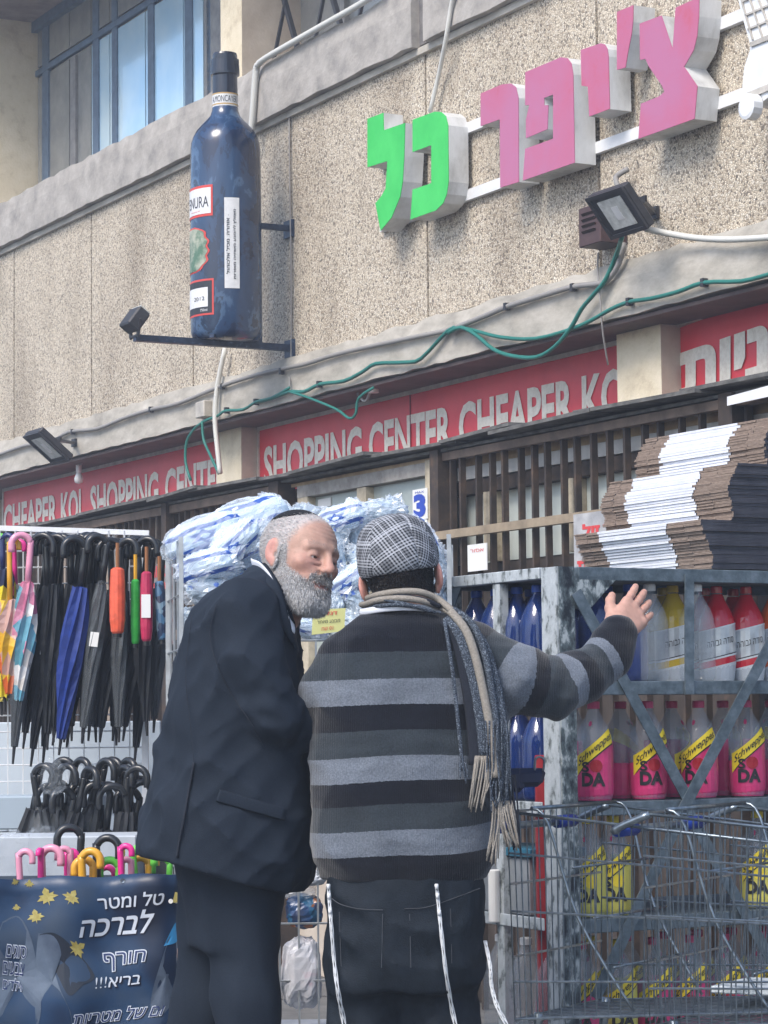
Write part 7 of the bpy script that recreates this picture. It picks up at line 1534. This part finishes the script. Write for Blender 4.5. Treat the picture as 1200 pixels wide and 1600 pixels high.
CG = 'coloured umbrellas standing in the bin'
ch = [(40, 1330, 22, PK, 'pale pink', 'leftmost in the bin'), (62, 1329, 9, HP, 'hot pink', 'edge on, left part of the bin'), (80, 1325, 31, PK, 'large pale pink', 'between the hot pink and the black one'), (100, 1326, 20, PK, 'pale pink', 'half behind the tall black handle'), (112, 1330, 16, HP, 'hot pink', 'right behind the tall black handle'), (108, 1293, 37, BK, 'tall black', 'leaning, above all other handles'), (142, 1330, 30, YL, 'mustard yellow', 'upper of the two overlapping'), (131, 1343, 29, YL, 'mustard yellow', 'lower of the two overlapping'), (168, 1309, 36, BK, 'black', 'behind the yellow and green ones'), (171, 1344, 30, GRN, 'lime green', 'in the middle of the bin'), (167, 1355, 24, HP, 'hot pink', 'low inside the green one'), (189, 1332, 8, YL, 'mustard yellow', 'edge on in the middle of the bin'), (197, 1322, 18, HP, 'hot pink', 'behind the edge-on yellow one'), (197, 1343, 16, PK, 'pale pink', 'small, right of the edge-on yellow one'), (224, 1322, 34, GRN, 'tall lime green', 'in the right part of the bin'), (219, 1341, 26, YL, 'mustard yellow', 'inside the tall green one'), (238, 1340, 14, YL, 'mustard yellow', 'leaning beside the rightmost green one'), (252, 1341, 26, GRN, 'lime green', 'rightmost in the bin')]
for i, (px, py, w_, m_, cn, wh) in enumerate(ch):
    c_m = fab('pink_cloth', (.5, .1, .2)) if m_ in (PK, HP) else fab('green_cloth', (.08, .3, .06)) if m_ is GRN else fab('yellow_cloth', (.5, .3, .04)) if m_ is YL else fb()
    umbrella(px, py, px+R.uniform(-12, 12), py+370, w_, m_, c_m, cn+' crook umbrella handle, '+wh, Yb+.14+.035*(i % 6), .025, dirx=-1 if i % 2 else 1, group=CG, yawd=.15 if w_ > 12 else 1.3, hlen=110)
# ================================================================= GOODS SEEN BETWEEN THE MEN
mb = MB().obox(Vector((at(470, 1600, 6.95).x, 7.0, .30)), (.10, 0, 0), (0, .16, 0), (0, 0, .165)); simple('white_crate', mb, mat('pale_crate', (.42, .45, .50), .6, nz=(10, [(.3, (.34, .37, .42)), (.7, (.48, .51, .56))])), 'pale crate on the pavement seen between the two men', 'crate', bev=.01)
for nm, x, y, s_, m_, lb_ in (('plastic_bag', 470, 1520, (.055, .05, .095), mat('white_plastic_bag', (.55, .56, .60), .3, nz=(18, [(.35, (.40, .42, .46)), (.6, (.6, .6, .64)), (.75, (.55, .40, .46))]), coat=.4), 'white plastic bag of goods seen between the two men'), ('snack_pack', 476, 1425, (.05, .04, .045), pattern('snack_print', [(.02, .06, .16), (.02, .1, .2), (.25, .1, .05), (.03, .05, .12)], 30), 'dark blue printed pack above the white bag between the men'), ('film_pack', 466, 1393, (.05, .04, .020), M['film'], 'clear film pack lying on the blue one between the men'), ('white_parcel', 482, 1372, (.05, .05, .022), mat('white_wrap', (.5, .53, .57), .4), 'white wrapped parcel at hip height between the men')):
    o = bpy.data.objects.new(nm, crumple(nm, m_, *s_, 300+x+y, .14, 7, (36, 22))); COL.objects.link(o); o.location = at(x, y, 6.9); tag(o, lb_, 'bag' if 'bag' in nm else 'parcel')

# ================================================================= ADDED VEIL
mb = MB().box((-305, -65, -1.0), (305, 505, 12))  # volume added to lift the blacks, standing for a veiling window pane
m = bpy.data.materials.new('veil_volume'); m.use_nodes = True; t = m.node_tree; t.nodes.clear(); out = t.nodes.new('ShaderNodeOutputMaterial'); pv_ = t.nodes.new('ShaderNodeVolumePrincipled'); pv_.inputs['Color'].default_value = (.80, .88, 1, 1); pv_.inputs['Density'].default_value = .0065; pv_.inputs['Anisotropy'].default_value = .2
t.links.new(pv_.outputs[0], out.inputs['Volume'])
hz_ = mb.build('added_veil', m); hz_['kind'] = 'stuff'
